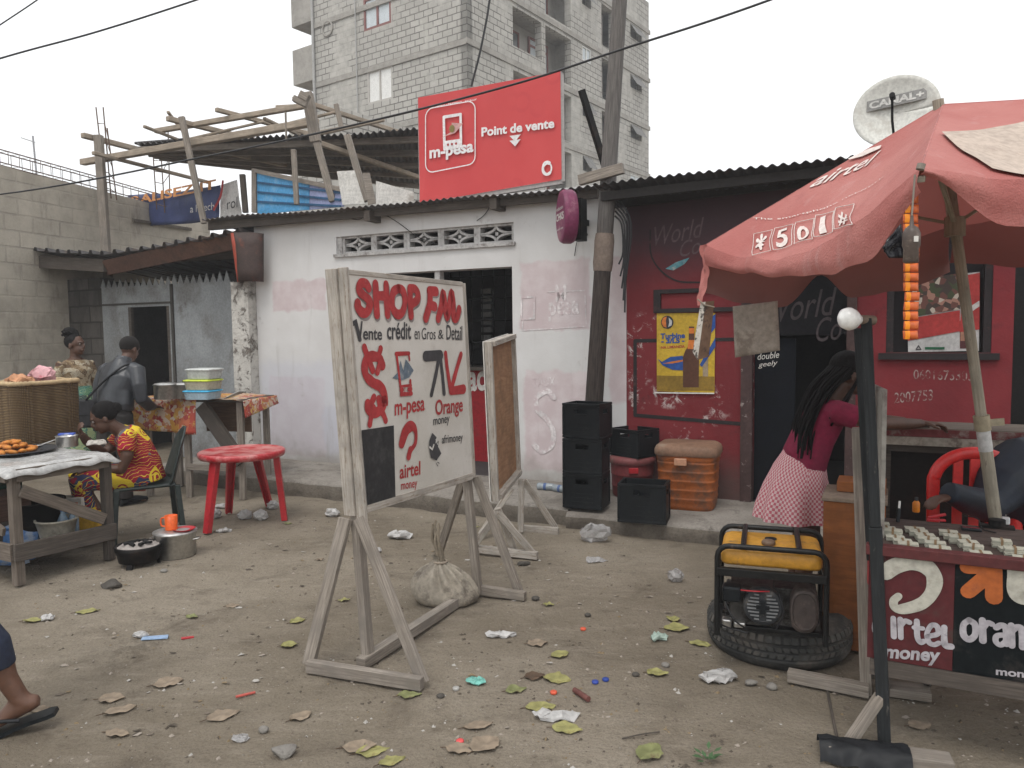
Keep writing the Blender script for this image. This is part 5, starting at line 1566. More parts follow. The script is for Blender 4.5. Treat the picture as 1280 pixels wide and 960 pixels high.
# things on the pavement by the white wall
def bottle(loc, ang, label):
    t = thing('plastic_bottle', label, 'bottle', loc, 'plastic bottles on the pavement')
    fr = Frame(loc, (math.sin(ang), -math.cos(ang), 0), UP, (math.cos(ang), math.sin(ang), 0))
    b = MB().lathe([(0.001, 0), (0.028, 0), (0.032, 0.01), (0.032, 0.14), (0.022, 0.17), (0.012, 0.19), (0.012, 0.2)], loc + UP * 0.032, 16, Frame(loc + UP * 0.032, fr.ex, UP, fr.ez)); b.build('body', M('clear_bottle', (0.24, 0.27, 0.29), 0.15, var=0.1, bump=0.0, spec=0.6), t)
    b = MB().lathe([(0.033, 0.06), (0.033, 0.085)], loc, 16, Frame(loc + UP * 0.032, fr.ex, UP, fr.ez)); b.build('wrapper', M('blue_label', (0.06, 0.10, 0.22), 0.5), t)
bottle(G(672, 612, 0.155), rad(-20), 'crushed clear water bottle with blue label lying against the white wall')
bottle(G(692, 614, 0.155), rad(-40), 'second water bottle lying between the first one and the crate stack')

# ------------------------------------------------------------------ beer poster and lottery-like poster
def poster_frame(off): return Frame(SF(0, off, 0), SF.ex)
PO = poster_frame(-0.012)
po = thing('beer_poster', 'yellow beer poster with blue swoosh and bottle on the red wall', 'poster', PO(PO.px(856, 490)[0], 0, PO.px(856, 490)[1]))
YEL = M('yellow_poster_print', (0.50, 0.33, 0.03), 0.55, var=0.2, scale=2.5, bump=0.03)
def pfill(name, pts, mat, off=0.0, sm=False, fr=PO, parent=po):
    b = MB()
    P = [fr.px(*q) for q in pts]
    if sm: P = [(q.x, q.y) for q in cat_rom([V((p[0], p[1], 0)) for p in P], 5)]
    fill(b, P, fr, off)
    return b.build(name, mat, parent)
b = MB(); c_ = [PO.px(*q) for q in ((821, 489), (893, 491), (894, 391), (821, 391.5))]
b.prism([PO(q[0], 0.0, q[1]) for q in c_], SF.ey * 0.004); b.build('sheet', YEL, po)
pq = lambda L: [(810 + x / 7.111, 380 + y / 7.111) for x, y in L]
BLU = M('blue_print', (0.02, 0.07, 0.26), 0.5, bump=0); BRN = M('brown_bottle_print', (0.085, 0.035, 0.02), 0.4, bump=0); ORP = M('orange_print', (0.55, 0.16, 0.03), 0.5, bump=0)
pfill('printed_floor', pq([(80, 635), (590, 645), (588, 770), (80, 770)]), M('ochre_print', (0.22, 0.135, 0.02), 0.5, bump=0))
pfill('printed_swoosh', pq([(85, 485), (125, 515), (200, 470), (310, 460), (330, 590), (220, 585), (130, 545)]), BLU)
pfill('printed_swoosh', pq([(460, 540), (530, 420), (600, 300), (600, 380), (540, 470), (480, 560)]), BLU)
pfill('printed_swoosh', pq([(130, 530), (220, 510), (310, 495), (310, 510), (220, 528)]), ORP)
pfill('printed_swoosh', pq([(540, 130), (600, 90), (600, 210), (545, 280)]), BLU)
pfill('printed_bottle', pq([(312, 740), (312, 470), (330, 420), (362, 370), (365, 200), (412, 200), (415, 370), (440, 420), (455, 470), (452, 740)]), BRN)
pfill('printed_label', pq([(365, 215), (412, 215), (412, 262), (365, 262)]), ORP); pfill('printed_label', pq([(362, 320), (414, 320), (420, 400), (352, 400)]), ORP)
pfill('printed_label', pq([(318, 490), (390, 490), (390, 640), (318, 640)]), M('gold_print', (0.45, 0.28, 0.05), 0.5, bump=0))
pfill('printed_label', pq([(395, 490), (448, 490), (448, 600), (395, 600)]), M('grey_print_label', (0.32, 0.32, 0.33), 0.5, bump=0))
pfill('printed_label', pq([(316, 690), (450, 690), (450, 720), (316, 720)]), REDPAINT)
pfill('printed_can', pq([(488, 385), (535, 385), (535, 705), (488, 705)]), M('tan_print', (0.28, 0.22, 0.15), 0.5, bump=0))
pfill('printed_emblem', pq([(172 + 56 * math.cos(t), 162 + 58 * math.sin(t)) for t in [k * math.pi / 10 for k in range(20)]]), M('dark_print', (0.03, 0.03, 0.035), 0.5, bump=0))
pfill('printed_emblem', pq([(122, 165), (135, 125), (168, 110), (160, 150), (165, 210), (135, 200)]), ORP); pfill('printed_emblem', pq([(185, 120), (215, 150), (212, 190), (180, 205), (190, 165)]), M('pale_emblem_print', (0.5, 0.5, 0.5), 0.5, bump=0))
z5 = lambda x, y: (810 + x / 7.111, 380 + y / 7.111)
ftext(PO, 'Turbine', BLU, z5(112, 312), z5(330, 304), z5(112, 262), po, bold=0.04)
ftext(PO, '- 3/LS -', BLU, z5(118, 352), z5(326, 346), z5(118, 308), po, bold=0.05)
ftext(PO, 'NA LIMANDA', REDPAINT, z5(115, 398), z5(328, 388), z5(115, 374), po, bold=0.02)
for tx_, y_ in (('NDOTO NDULU', 704), ('YAYA NDENGE', 730)): ftext(PO, tx_, WHITEPAINT, z5(100, y_), z5(262, y_ - 2), z5(100, y_ - 20), po, bold=0.03)
b = MB(); c_ = [PO.px(*q) for q in ((818, 490), (893, 491), (893, 492.5), (818, 491.5))]; b.prism([PO(q[0], -0.006, q[1]) for q in c_], SF.ey * 0.005); b.build('white_margin', WHITEPAINT, po)

PW = poster_frame(0.05)
pw = thing('bar_poster', 'red and white drinks poster with bold white slogan in the bar window', 'poster', PW(PW.px(1180, 440)[0], 0, PW.px(1180, 440)[1]))
def pw_fill(name, pts, mat, sm=False): return pfill(name, [(1080 + x / 4.174, 220 + y / 4.174) for x, y in pts], mat, 0.0, sm, PW, pw)
b = MB(); c_ = [PW.px(1080 + x / 4.174, 220 + y / 4.174) for x, y in ((230, 918), (600, 912), (604, 500), (225, 540))]
b.prism([PW(q[0], 0.0, q[1]) for q in c_], SF.ey * 0.006); b.build('sheet', M('pale_poster_print', (0.42, 0.41, 0.40), 0.5, bump=0.02), pw)
RP = M('red_poster_print', (0.34, 0.035, 0.032), 0.5, bump=0)
pw_fill('printed_band', [(228, 860), (500, 810), (500, 700), (228, 745)], RP); pw_fill('printed_band', [(498, 815), (602, 800), (604, 505), (520, 520)], RP)
pw_fill('printed_band', [(540, 690), (602, 650), (602, 680), (545, 720)], M('pale_print_2', (0.5, 0.48, 0.46), 0.5, bump=0))
def food_mat():
    n = N('printed_food_photo'); co = n.co('Object')
    x = n.n('TexVoronoi'); n.l(co, x.inputs['Vector']); x.inputs['Scale'].default_value = 28
    k = n.n('SeparateColor'); n.l(x.outputs['Color'], k.inputs[0])
    return n.fin(n.ramp(k.outputs[0], [(0, (0.05, 0.035, 0.03)), (0.35, (0.12, 0.05, 0.04)), (0.6, (0.30, 0.16, 0.12)), (0.78, (0.05, 0.06, 0.03)), (0.9, (0.42, 0.36, 0.3))]), 0.5)
pw_fill('printed_photo', [(228, 740), (500, 695), (520, 505), (228, 545)], food_mat())
zz6 = lambda x, y: (1080 + x / 4.174, 220 + y / 4.174)
WPR = M('white_slogan_print', (0.62, 0.60, 0.58), 0.5, bump=0)
ftext(PW, 'OLA NA', WPR, zz6(275, 788), zz6(490, 758), zz6(275, 752), pw, bold=0.06, shear=0.15)
ftext(PW, 'BISO!!!', WPR, zz6(272, 836), zz6(464, 808), zz6(272, 796), pw, bold=0.06, shear=0.15)
pw_fill('printed_strip', [(318, 892), (420, 892), (420, 905), (318, 905)], M('green_print', (0.02, 0.10, 0.05), 0.5, bump=0))
pw_fill('printed_bottle', [(500, 900), (500, 760), (515, 725), (540, 725), (560, 760), (560, 900)], M('dark_bottle_print', (0.07, 0.02, 0.02), 0.4, bump=0))
pw_fill('printed_label', [(503, 860), (503, 790), (545, 790), (545, 860)], M('tan_label_print', (0.30, 0.15, 0.10), 0.5, bump=0))
b = MB()
tri = [PW.px(*zz6(*q)) for q in ((272, 905), (284, 885), (297, 905))]
for p, q in zip(tri, tri[1:] + tri[:1]): ribbon(b, [p, q], 0.008, PW, 0.0, False)
b.build('recycling_mark', GREYPAINT, pw)
# ------------------------------------------------------------------ market stall with painted front
PFX = Frame(G(1112, 684, 0.76), SF.ex)
PFX.o.z = 0
FX = lambda px, py, off=0.0: PFX.px(px, py, off)
st = thing('market_stall', 'dark wooden phone credit stall with painted red and black front and tall posts', 'stall', PFX(0, 0, 0))
xL_, xR_ = FX(1086, 700)[0], FX(1192, 770)[0]
xE_ = xR_ + 0.85
zB, zT = FX(1150, 832)[1], 0.725
REDFR = M('stall_red_paint', (0.075, 0.012, 0.014), 0.7, var=0.25, dirt=(0.05, 0.035, 0.03), dscale=5, bump=0.12)
BLKFR = M('stall_black_paint', (0.006, 0.008, 0.009), 0.8, spec=0.1, var=0.3, dirt=(0.028, 0.025, 0.023), dscale=5, bump=0.12)
b = MB().fbox(PFX, xL_, xR_, 0.0, 0.02, zB, zT); b.build('red_front_board', REDFR, st)
b = MB().fbox(PFX, xR_ + 0.001, xE_, 0.0, 0.02, zB, zT); b.build('black_front_board', BLKFR, st)
b = MB().fbox(PFX, xL_ - 0.01, xE_, -0.016, 0.03, zT + 0.003, zT + 0.04); b.build('front_rail', M('rail_red', (0.085, 0.02, 0.02), 0.75, dirt=(0.13, 0.11, 0.1), dscale=10, dth=(0.6, 0.7)), st, bevel=0.003)
b = MB().fbox(PFX, xL_ + 0.01, xE_, -0.006, 0.022, zB - 0.06, zB - 0.003); b.build('bottom_rail', DARKWOOD, st)
b = MB()
for k in range(8): b.fbox(PFX, xL_, xE_, 0.034 + k * 0.062, 0.034 + k * 0.062 + 0.058, zT, zT + 0.022)
b.build('counter_top', wood('counter_wood', (0.095, 0.066, 0.056), (0.045, 0.034, 0.03)), st)
ZC = zT + 0.0225
b = MB()
for x in (xE_ - 0.03,):
    b.fbox(PFX, x, x + 0.05, 0.05, 0.1, 0, zT - 0.002)
for x in (xL_ + 0.03, xE_ - 0.05): b.fbox(PFX, x, x + 0.05, 0.45, 0.5, 0, zT - 0.002)
b.build('rear_leg', DARKWOOD, st)
CR_ = M('chalky_cream_paint', (0.40, 0.385, 0.33), 0.85, var=0.15, dirt=(0.26, 0.24, 0.2), dscale=18, dth=(0.5, 0.75))
LIL = M('dusty_lilac_paint', (0.36, 0.34, 0.36), 0.85, var=0.15, dirt=(0.17, 0.16, 0.17), dscale=18, dth=(0.5, 0.75))
ORG_ = M('burnt_orange_paint', (0.36, 0.095, 0.022), 0.8, var=0.15, dirt=(0.2, 0.06, 0.03), dscale=12, dth=(0.55, 0.75))
za = lambda x, y: (1060 + x / 4.3636, 660 + y / 4.3636)
def st_strokes(name, mat, lst, fr=PFX):
    b = MB()
    for s_, w_, *r in lst: ribbon(b, [fr.px(*za(*q)) for q in s_], [k * 0.64 for k in w_] if isinstance(w_, list) else w_ * 0.64, fr, 0.0, not r)
    return b.build(name, mat, st)
st_strokes('swirl_logo', CR_, [([(205, 240), (260, 205), (340, 190), (420, 205), (470, 265), (460, 345), (400, 410), (300, 440), (255, 430), (250, 395), (275, 370)], [0.09, 0.09, 0.085, 0.08, 0.078, 0.074, 0.066, 0.058, 0.048, 0.046, 0.042])])
st_strokes('painted_lettering', LIL, [
    ([(170, 495), (148, 510), (145, 555), (165, 580), (185, 560), (190, 500), (195, 585)], 0.026),
    ([(247, 490), (250, 590)], 0.030, 1), ([(285, 495), (288, 595)], 0.030, 1), ([(288, 530), (310, 505), (335, 512)], 0.028),
    ([(375, 505), (378, 590), (395, 620), (412, 615)], 0.030), ([(360, 540), (408, 545)], 0.024, 1),
    ([(432, 590), (490, 575), (485, 535), (455, 530), (432, 570), (440, 620), (470, 635), (495, 625)], 0.028),
    ([(525, 540), (525, 615), (535, 640), (562, 645)], 0.032)])
ftext(PFX, 'money', LIL, za(196, 728), za(495, 752), za(205, 655), st, name='painted_lettering', bold=0.035)
st_strokes('arrow_logo', ORG_, [([(650, 212), (800, 215)], 0.072, 1), ([(795, 225), (795, 375)], 0.078, 1), ([(770, 250), (655, 345)], 0.076, 1)])
st_strokes('arrow_logo', CR_, [([(915, 235), (918, 330), (945, 370), (1010, 375)], 0.085), ([(1000, 330), (1100, 230)], 0.08, 1)])
st_strokes('painted_lettering', LIL, [
    ([(660, 500), (630, 525), (630, 580), (660, 605), (692, 580), (692, 525), (660, 500)], 0.032),
    ([(732, 500), (735, 612)], 0.034, 1), ([(735, 545), (760, 515), (785, 522)], 0.03),
    ([(808, 540), (835, 528), (860, 545), (864, 630)], 0.032), ([(862, 580), (812, 585), (805, 615), (830, 635), (860, 618)], 0.028),
    ([(890, 530), (893, 640)], 0.034, 1), ([(893, 560), (920, 540), (948, 555), (952, 648)], 0.034), ([(1010, 560), (985, 585), (990, 640), (1015, 650), (1030, 560), (1032, 690), (1000, 710)], 0.032), ([(1060, 615), (1105, 600), (1090, 570), (1062, 590), (1066, 640), (1105, 655)], 0.03)])
ftext(PFX, 'money', LIL, za(806, 812), za(1050, 838), za(806, 770), st, name='painted_lettering', bold=0.03)

# posts, side board, feet
foot = G(1106, 936)
top_ = D(1083, 398, foot.y + 0.02)
pd = (top_ - foot).normalized()
BPOST = wood('black_green_post', (0.026, 0.029, 0.031), (0.010, 0.011, 0.012), worn=(0.10, 0.09, 0.08), wth=(0.60, 0.70))
MB().bar(foot - UP * 0.005, foot + pd * 0.83, 0.044, 0.042, up=SF.ey).jitter(0.003, 7).build('post', BPOST, st, bevel=0.003)
MB().bar(foot + pd * 0.832, top_, 0.036, 0.036, up=SF.ey).jitter(0.003, 7).build('post', BPOST, st, bevel=0.003)
f2 = G(1083, 866); t2 = D(1072, 535, f2.y)
MB().bar(f2, t2, 0.045, 0.055, up=SF.ey).jitter(0.003, 8).build('post', LEGNO, st, bevel=0.003)
f3 = D(1087, 500, 3.05)
MB().bar(D(1092, 700, 3.0), D(1076, 410, 3.0), 0.05, 0.03, up=SF.ey).build('post', BPOST, st, bevel=0.003)
s0, s1 = D(1100.5, 640, 2.86), D(1082, 640, 3.22)
SDF = Frame(V((s1.x, s1.y, 0)), V((s0.x - s1.x, s0.y - s1.y, 0)))
sw = (V((s0.x, s0.y, 0)) - V((s1.x, s1.y, 0))).length
szt, szb = SDF.px(1100, 600)[1], SDF.px(1100.5, 760)[1]
b = MB().fbox(SDF, 0, sw, 0.0, 0.015, szb, szt + 0.35); b.build('side_board', M('dusty_cream_board', (0.25, 0.235, 0.21), 0.8, dirt=(0.13, 0.1, 0.09), dscale=6), st)
b = MB(); b.fbox(SDF, 0.002, sw - 0.002, -0.006, -0.001, szb + 0.002, szt - 0.12); b.build('red_side_sign', M('bright_red_panel', (0.36, 0.025, 0.03), 0.55, dirt=(0.2, 0.03, 0.03), dscale=6), st)
text('m-pesa', WHITEPAINT, SDF(0.03, -0.006, szb + 0.13), SDF.ex * (sw - 0.07), UP * 0.14, st, bold=0.03)
text('d', M('green_paint', (0.03, 0.15, 0.07), 0.6), SDF(0.06, -0.006, szb + 0.3), SDF.ex * 0.07, UP * 0.09, st, bold=0.05)
# skids and braces on the ground
def plank(a, c, w_, h_, mat=LEGNO, name='foot_plank', parent=st): return MB().bar(a, c, w_, h_).jitter(0.004, 6).build(name, mat, parent, bevel=0.003)
plank(G(985, 852) + UP * 0.03, G(1086, 872) + UP * 0.03, 0.05, 0.05); plank(G(1080, 862) + UP * 0.07, G(1090, 862) + UP * 0.075, 0.04, 0.04, name='foot_block')
plank(G(1108, 866) + UP * 0.022, G(1163, 874) + UP * 0.022, 0.09, 0.035)
plank(G(1058, 936) + UP * 0.01, foot + UP * 0.20 + V((-0.02, 0.0, 0)), 0.035, 0.035, LEGNO, 'brace')
plank(G(1160, 868) + UP * 0.05, foot + UP * 0.36 + V((0.03, 0.05, 0)), 0.03, 0.03, DARKWOOD, 'brace')
skid0, skid1 = G(1034, 944), G(1190, 966)
b = MB().bar(skid0 + UP * 0.03, skid1 + UP * 0.03, 0.08, 0.05); b.build('base_beam', LEGNO, st, bevel=0.004)
b = MB()
fr_s = Frame(skid0, skid1 - skid0)
b.grid(lambda u, v: fr_s(-0.03 + u * 0.30, -0.075 + 0.15 * v + 0.012 * noise.noise(V((u * 6, v * 6, 0))), 0.066 - 0.055 * abs(2 * v - 1) ** 3 + 0.012 * noise.noise(V((u * 9, v * 7, 3)))), 20, 14)
b.build('black_plastic_wrap', M('black_bin_bag', (0.010, 0.011, 0.013), 0.55, var=0.2, bump=0.5, bscale=18, spec=0.25), st)
q = G(1034, 862)
tag(MB().tube([q, G(1048, 934) + UP * 0.01], 0.006, 6).build('thin_stick', DARKWOOD, at=q), 'thin dark stick lying on the dirt before the stall post', 'stick')
# bulb on the post
lb = top_ + V((-0.01, -0.005, -0.005))
lamp = thing('light_bulb', 'white round bulb in a holder tied to the top of the stall post', 'light bulb', lb)
ax_ = V((-0.95, -0.2, 0.06)).normalized()
b = MB().tube([lb + ax_ * -0.04, lb + ax_ * 0.012, lb + ax_ * 0.014], [0.017, 0.017, 0.012], 12); b.build('holder', M('brown_bakelite', (0.16, 0.12, 0.09), 0.5), lamp)
fr_l = Frame(lb, ax_.cross(UP), UP, ax_)
b = MB().lathe([(0.014, 0.015), (0.02, 0.024), (0.034, 0.04), (0.0405, 0.058), (0.0405, 0.066), (0.034, 0.084), (0.018, 0.096), (0.001, 0.099)], lb, 24, Frame(lb, ax_.cross(UP).normalized(), UP, ax_)); b.build('bulb', M('opal_glass', (0.80, 0.80, 0.78), 0.25, var=0.02, bump=0, spec=0.5), lamp)

# phone cards and odds and ends on the counter
CARD = M('pale_card_paper', (0.42, 0.41, 0.34), 0.8, var=0.15, dirt=(0.22, 0.20, 0.16), dscale=40, dth=(0.5, 0.7))
def cards(x, y, label, rot=0.0, src=[None]):
    loc = PFX(x, y, ZC)
    if src[0] is None:
        t = thing('card_bundle', label, 'phone cards', loc, 'bundles of phone cards on the counter')
        fr = Frame(loc, SF.ex)
        b = MB()
        for k in range(5):
            a = 0.06 * math.sin(k * 2.1)
            f2_ = Frame(fr(0.002 * math.sin(k * 3), 0.002 * math.cos(k * 2), 0.0045 * k), SF.ex + SF.ey * a)
            b.fbox(f2_, -0.033, 0.033, -0.021, 0.021, 0.0006, 0.0040)
        b.build('card_stack', CARD, t)
        b = MB(); b.fbox(fr, -0.004, 0.004, -0.023, 0.023, 0.023, 0.0245); b.fbox(fr, -0.004, 0.004, -0.0245, -0.023, 0, 0.0245); b.build('rubber_band', M('tan_rubber', (0.2, 0.13, 0.07)), t)
        src[0] = t; return t
    r = dup(src[0], loc, rot, label); r.scale = (random.uniform(.9, 1.08), random.uniform(.9, 1.08), random.uniform(.6, 1.35)); return r
cols = [(1117, 'first'), (1140, 'second'), (1163, 'third'), (1190, 'fourth'), (1222, 'fifth')]
ordn = ['front', 'second', 'third', 'fourth', 'fifth', 'rear']
x0c = [PFX.px(1137, 676)[0] * 0 + v for v in (0.055, 0.165, 0.285, 0.41, 0.545, 0.68)]
colname = ['column beside the post', 'second column from the post', 'third column from the post', 'fourth column from the post', 'fifth column from the post', 'column past the umbrella pole']
for ci, x in enumerate(x0c):
    nrow = 6 if ci < 3 else 4
    for r in range(nrow):
        cards(x - 0.030 * r * 0.55 + random.uniform(-.006, .006), 0.055 + r * 0.052, 'cream phone cards, %s bundle of the %s' % (ordn[r] if r < nrow - 1 else 'rear', colname[ci]), random.uniform(-.12, .12))
def small(name, label, cat, loc, parts):
    t = thing(name, label, cat, loc)
    fr = Frame(V(loc), SF.ex)
    for nm, mat, fn, bev in parts:
        b = MB(); fn(b, fr); b.build(nm, mat, t, bevel=bev)
    return t
px_c = lambda px, py: G(px, py, ZC)
small('glue_bottle', 'small orange bottle standing behind the phone cards', 'bottle', px_c(1145, 640), [('body', M('orange_bottle', (0.55, 0.17, 0.01), 0.4), lambda b, f: b.lathe([(0.013, 0), (0.015, 0.004), (0.015, 0.04), (0.008, 0.05)], f.o, 14), 0), ('cap', BLACKPLASTIC, lambda b, f: b.lathe([(0.008, 0.05), (0.008, 0.065), (0.001, 0.066)], f.o, 12), 0)])
small('cutter_knife', 'black and silver cutter standing among the cards near the post', 'cutter', px_c(1122, 654), [('handle', BLACKPLASTIC, lambda b, f: b.bar(f(0, 0, 0.004), f(0.004, 0.01, 0.06), 0.014, 0.010), 0.002), ('blade', STEEL, lambda b, f: b.bar(f(0.004, 0.01, 0.061), f(0.006, 0.015, 0.09), 0.009, 0.002), 0)])
small('red_stapler', 'red stapler lying between the card columns', 'stapler', px_c(1170, 652), [('base', REDPL, lambda b, f: b.bar(f(-0.035, 0.0, 0.006), f(0.035, 0.01, 0.006), 0.02, 0.008), 0.002), ('arm', REDPL, lambda b, f: b.bar(f(-0.03, 0.002, 0.013), f(0.035, 0.01, 0.032), 0.016, 0.010), 0.002)])
def crumpled(name, label, cat, loc, r, mat, seed, sq=(1, 1, .7), group=None):
    b = MB().ball(loc + UP * r * sq[2] * 0.9, (r * sq[0], r * sq[1], r * sq[2]), 14, 9)
    for p in b.v:
        d_ = p - loc
        p += V((noise.noise(d_ * (2.2 / r) + V((seed, 0, 0))), noise.noise(d_ * (2.2 / r) + V((0, seed, 0))), noise.noise(d_ * (2.2 / r) + V((0, 0, seed))))) * r * 0.42
        p.z = max(p.z, loc.z + 0.001)
    for i in range(len(b.sm)): b.sm[i] = False
    return tag(b.build(name, mat, at=loc), label, cat, group)
crumpled('paper_scrap', 'crumpled white paper at the counter edge before the third card column', 'paper', px_c(1209, 682), 0.016, M('white_paper', (0.62, 0.61, 0.58), 0.9), 3)
def umb_seat(b, f): b.bar(f(-0.05, 0, 0.012), f(0.05, 0, 0.012), 0.05, 0.022)
small('black_phone', 'black mobile phone lying in front of the navy jacket', 'phone', px_c(1214, 663), [('case', BLACKPLASTIC, lambda b, f: b.fbox(f, -0.035, 0.035, -0.018, 0.018, 0, 0.011), 0.003), ('screen', M('dark_phone_glass', (0.02, 0.024, 0.03), 0.1, bump=0, spec=0.6), lambda b, f: b.fbox(f, -0.028, 0.028, -0.014, 0.014, 0.0112, 0.0122), 0)])
small('white_charger', 'small white charger cube beside the umbrella pole', 'charger', px_c(1257, 655), [('cube', M('dull_white_plastic', (0.5, 0.5, 0.5), 0.4), lambda b, f: b.fbox(f, -0.014, 0.014, -0.014, 0.014, 0, 0.028), 0.004), ('plug_pin', STEEL, lambda b, f: b.tube([f(0, 0, 0.028), f(0, 0, 0.04)], 0.002, 6), 0)])
c0_, c1_, c2c, c3c = px_c(1206, 646), px_c(1222, 652), px_c(1228, 662), px_c(1245, 668)
tag(MB().tube(cat_rom([c0_ + UP * .004, c1_ + UP * .012, c2c + UP * .004, c3c + UP * .006], 6), 0.0025, 5).build('charging_cord', CABLE, at=c0_), 'thin black charging cord trailing across the counter', 'cord')
small('black_bracket', 'black metal foot clamping the umbrella pole to the counter', 'clamp', px_c(1246, 660), [('plate', IRON, lambda b, f: b.fbox(f, -0.06, 0.06, -0.02, 0.02, 0, 0.012), 0.002), ('socket', IRON, lambda b, f: b.lathe([(0.03, 0.012), (0.03, 0.035)], f.o, 14), 0)])

# ------------------------------------------------------------------ rear counter, chair, jacket wearer
rc_ = thing('rear_counter', 'long wooden bar counter with red and white striped edge behind the stall', 'counter', G(1190, 600))
ra_, rb2 = D(1092, 549, 4.15), D(1285, 549, 3.85)
za_ = 1.0
RF = Frame(V((ra_.x, ra_.y, 0)), V((rb2.x - ra_.x, rb2.y - ra_.y, 0)))
RL = 1.7
zt_r = RF.px(1180, 536)[1]
b = MB().fbox(RF, 0, RL, 0.0, 0.34, zt_r - 0.03, zt_r); b.build('counter_top', TABLEWOOD, rc_, bevel=0.004)
b = MB().fbox(RF, 0, RL, -0.012, -0.001, zt_r - 0.047, zt_r - 0.006); b.build('red_edge_strip', M('faded_red_strip', (0.15, 0.035, 0.035), 0.8, dirt=(0.22, 0.17, 0.15), dscale=9, dth=(0.5, 0.65)), rc_)
b = MB().fbox(RF, 0, RL, -0.010, -0.001, zt_r - 0.095, zt_r - 0.049); b.build('pale_edge_strip', M('dirty_cream_strip', (0.33, 0.30, 0.25), 0.8, dirt=(0.14, 0.11, 0.09), dscale=9, dth=(0.5, 0.65)), rc_)
b = MB()
b.fbox(RF, 0.02, RL, 0.05, 0.07, zt_r - 0.14, zt_r - 0.032); b.build('apron', DARKWOOD, rc_)
MB().fbox(RF, 0.02, RL, 0.17, 0.19, 0.06, zt_r - 0.034).build('front_panel', M('near_black_board', (0.022, 0.018, 0.017), 0.85, dirt=(0.05, 0.03, 0.028)), rc_)  # near-black panel added to keep the space under the counter dark
for x in (0.03, 0.85, RL - 0.08): MB().fbox(RF, x, x + 0.06, 0.1, 0.16, 0, zt_r - 0.033).build('leg', DARKWOOD, rc_)
ch = thing('red_plastic_chair', 'bright red plastic armchair behind the stall counter', 'chair', V((D(1218, 600, 3.62).x, D(1218, 600, 3.62).y, 0)))
o = ch.location.copy()
CF_ = Frame(o, V((1, -0.15, 0)))
RCH = M('bright_red_plastic', (0.55, 0.022, 0.02), 0.35, var=0.1, bump=0.02, spec=0.5)
zt = D(1218, 566, 3.62).z
hw = 0.185
pts = []
for k in range(13):
    t = math.pi * k / 12
    pts.append(CF_(-hw * math.cos(t) ** 1 if abs(math.cos(t)) > 1e-6 else 0, 0.0, zt - 0.17 + 0.17 * math.sin(t) ** 0.8))
pts = [CF_(-hw, -0.02, 0.42)] + pts + [CF_(hw, -0.02, 0.42)]
b = MB().tube(cat_rom(pts, 4), 0.020, 10, side=CF_.ey, flat=1.5); b.build('back_frame', RCH, ch)
b = MB()
for x in (-0.075, 0.0, 0.075): b.bar(CF_(x, 0.0, 0.44), CF_(x, 0.0, zt - 0.02), 0.045, 0.012, up=CF_.ey)
b.build('back_slat', RCH, ch, bevel=0.003)
b = MB().fbox(CF_, -0.2, 0.2, -0.40, 0.02, 0.40, 0.43); b.build('seat', RCH, ch, bevel=0.012)
for x in (-0.18, 0.18):
    for y in (-0.36, 0.0): MB().bar(CF_(x, y, 0.40), CF_(x * 1.15, y * 1.08, 0), 0.05, 0.04).build('leg', RCH, ch, bevel=0.006)

# ------------------------------------------------------------------ red market umbrella
AP, FRc, LFc, BKc, RTc = V((1.80, 3.22, 2.47)), D(1151, 209, 2.22), D(882, 306, 3.82), V((2.42, 4.22, 2.10)), V((2.85, 2.62, 2.36))
um = thing('market_umbrella', 'big faded red market umbrella with white lettering over the phone credit stall', 'umbrella', V((D(1247, 655, 3.28).x + 0.03, 3.28, 0)))
def canopy_mat():
    n = N('faded_red_canvas')
    co = n.co('Object')
    c = n.mix(n.mp(n.noise(co, 1.6, 6), 0.3, 0.7), (0.44, 0.145, 0.130), (0.54, 0.225, 0.200))
    c = n.mix(n.mp(n.noise(co, 3.5, 9, 0.75), 0.55, 0.75, 0, 0.55), c, (0.33, 0.12, 0.115))
    c = n.mix(n.mp(n.noise(n.co('Object', (7, 7, 1.0)), 1.6, 6), 0.56, 0.75, 0, 0.4), c, (0.58, 0.36, 0.34))
    n.bump(n.math('ADD', n.noise(co, 5, 5), n.math('MULTIPLY', n.noise(co, 160, 2), 0.15)), 0.6, 0.03)
    m = n.fin(c, 0.7, 0, 0.2)
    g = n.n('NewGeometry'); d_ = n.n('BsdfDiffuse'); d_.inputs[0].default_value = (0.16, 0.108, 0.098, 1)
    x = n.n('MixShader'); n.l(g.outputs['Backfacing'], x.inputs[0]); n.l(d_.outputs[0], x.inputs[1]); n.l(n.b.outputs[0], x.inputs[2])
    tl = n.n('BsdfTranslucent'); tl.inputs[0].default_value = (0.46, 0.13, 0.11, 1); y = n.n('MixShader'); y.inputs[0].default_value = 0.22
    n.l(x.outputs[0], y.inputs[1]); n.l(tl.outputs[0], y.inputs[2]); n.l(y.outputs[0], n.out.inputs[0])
    return m
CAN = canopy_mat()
def panel(A, B, C, sag, edge_sag, seed):
    """canvas between apex A and rim corners B, C, sagging between the ribs; (u along the rim, v from apex to rim)"""
    n0 = (C - A).cross(B - A).normalized()
    if n0.z < 0: n0 = -n0
    def f(u, v):
        v = max(v, 0.002)
        rim = B.lerp(C, u)
        p = A.lerp(rim, v)
        w_ = max(0.0, 4 * u * (1 - u))
        p -= n0 * (sag * w_ * math.sin(math.pi * min(v, 1) * 0.62))
        p -= UP * (edge_sag * w_ * v ** 3)
        ctr = (A + B + C) / 3
        q = p * 2.3 + V((seed, 0, 0))
        p += n0 * ((0.020 * noise.noise(q) + 0.012 * noise.noise(q * 2.7) + 0.006 * math.sin(u * 26 + 3 * noise.noise(q * 1.5)) * v * v) * w_ ** 0.5 * v)
        return p
    return f
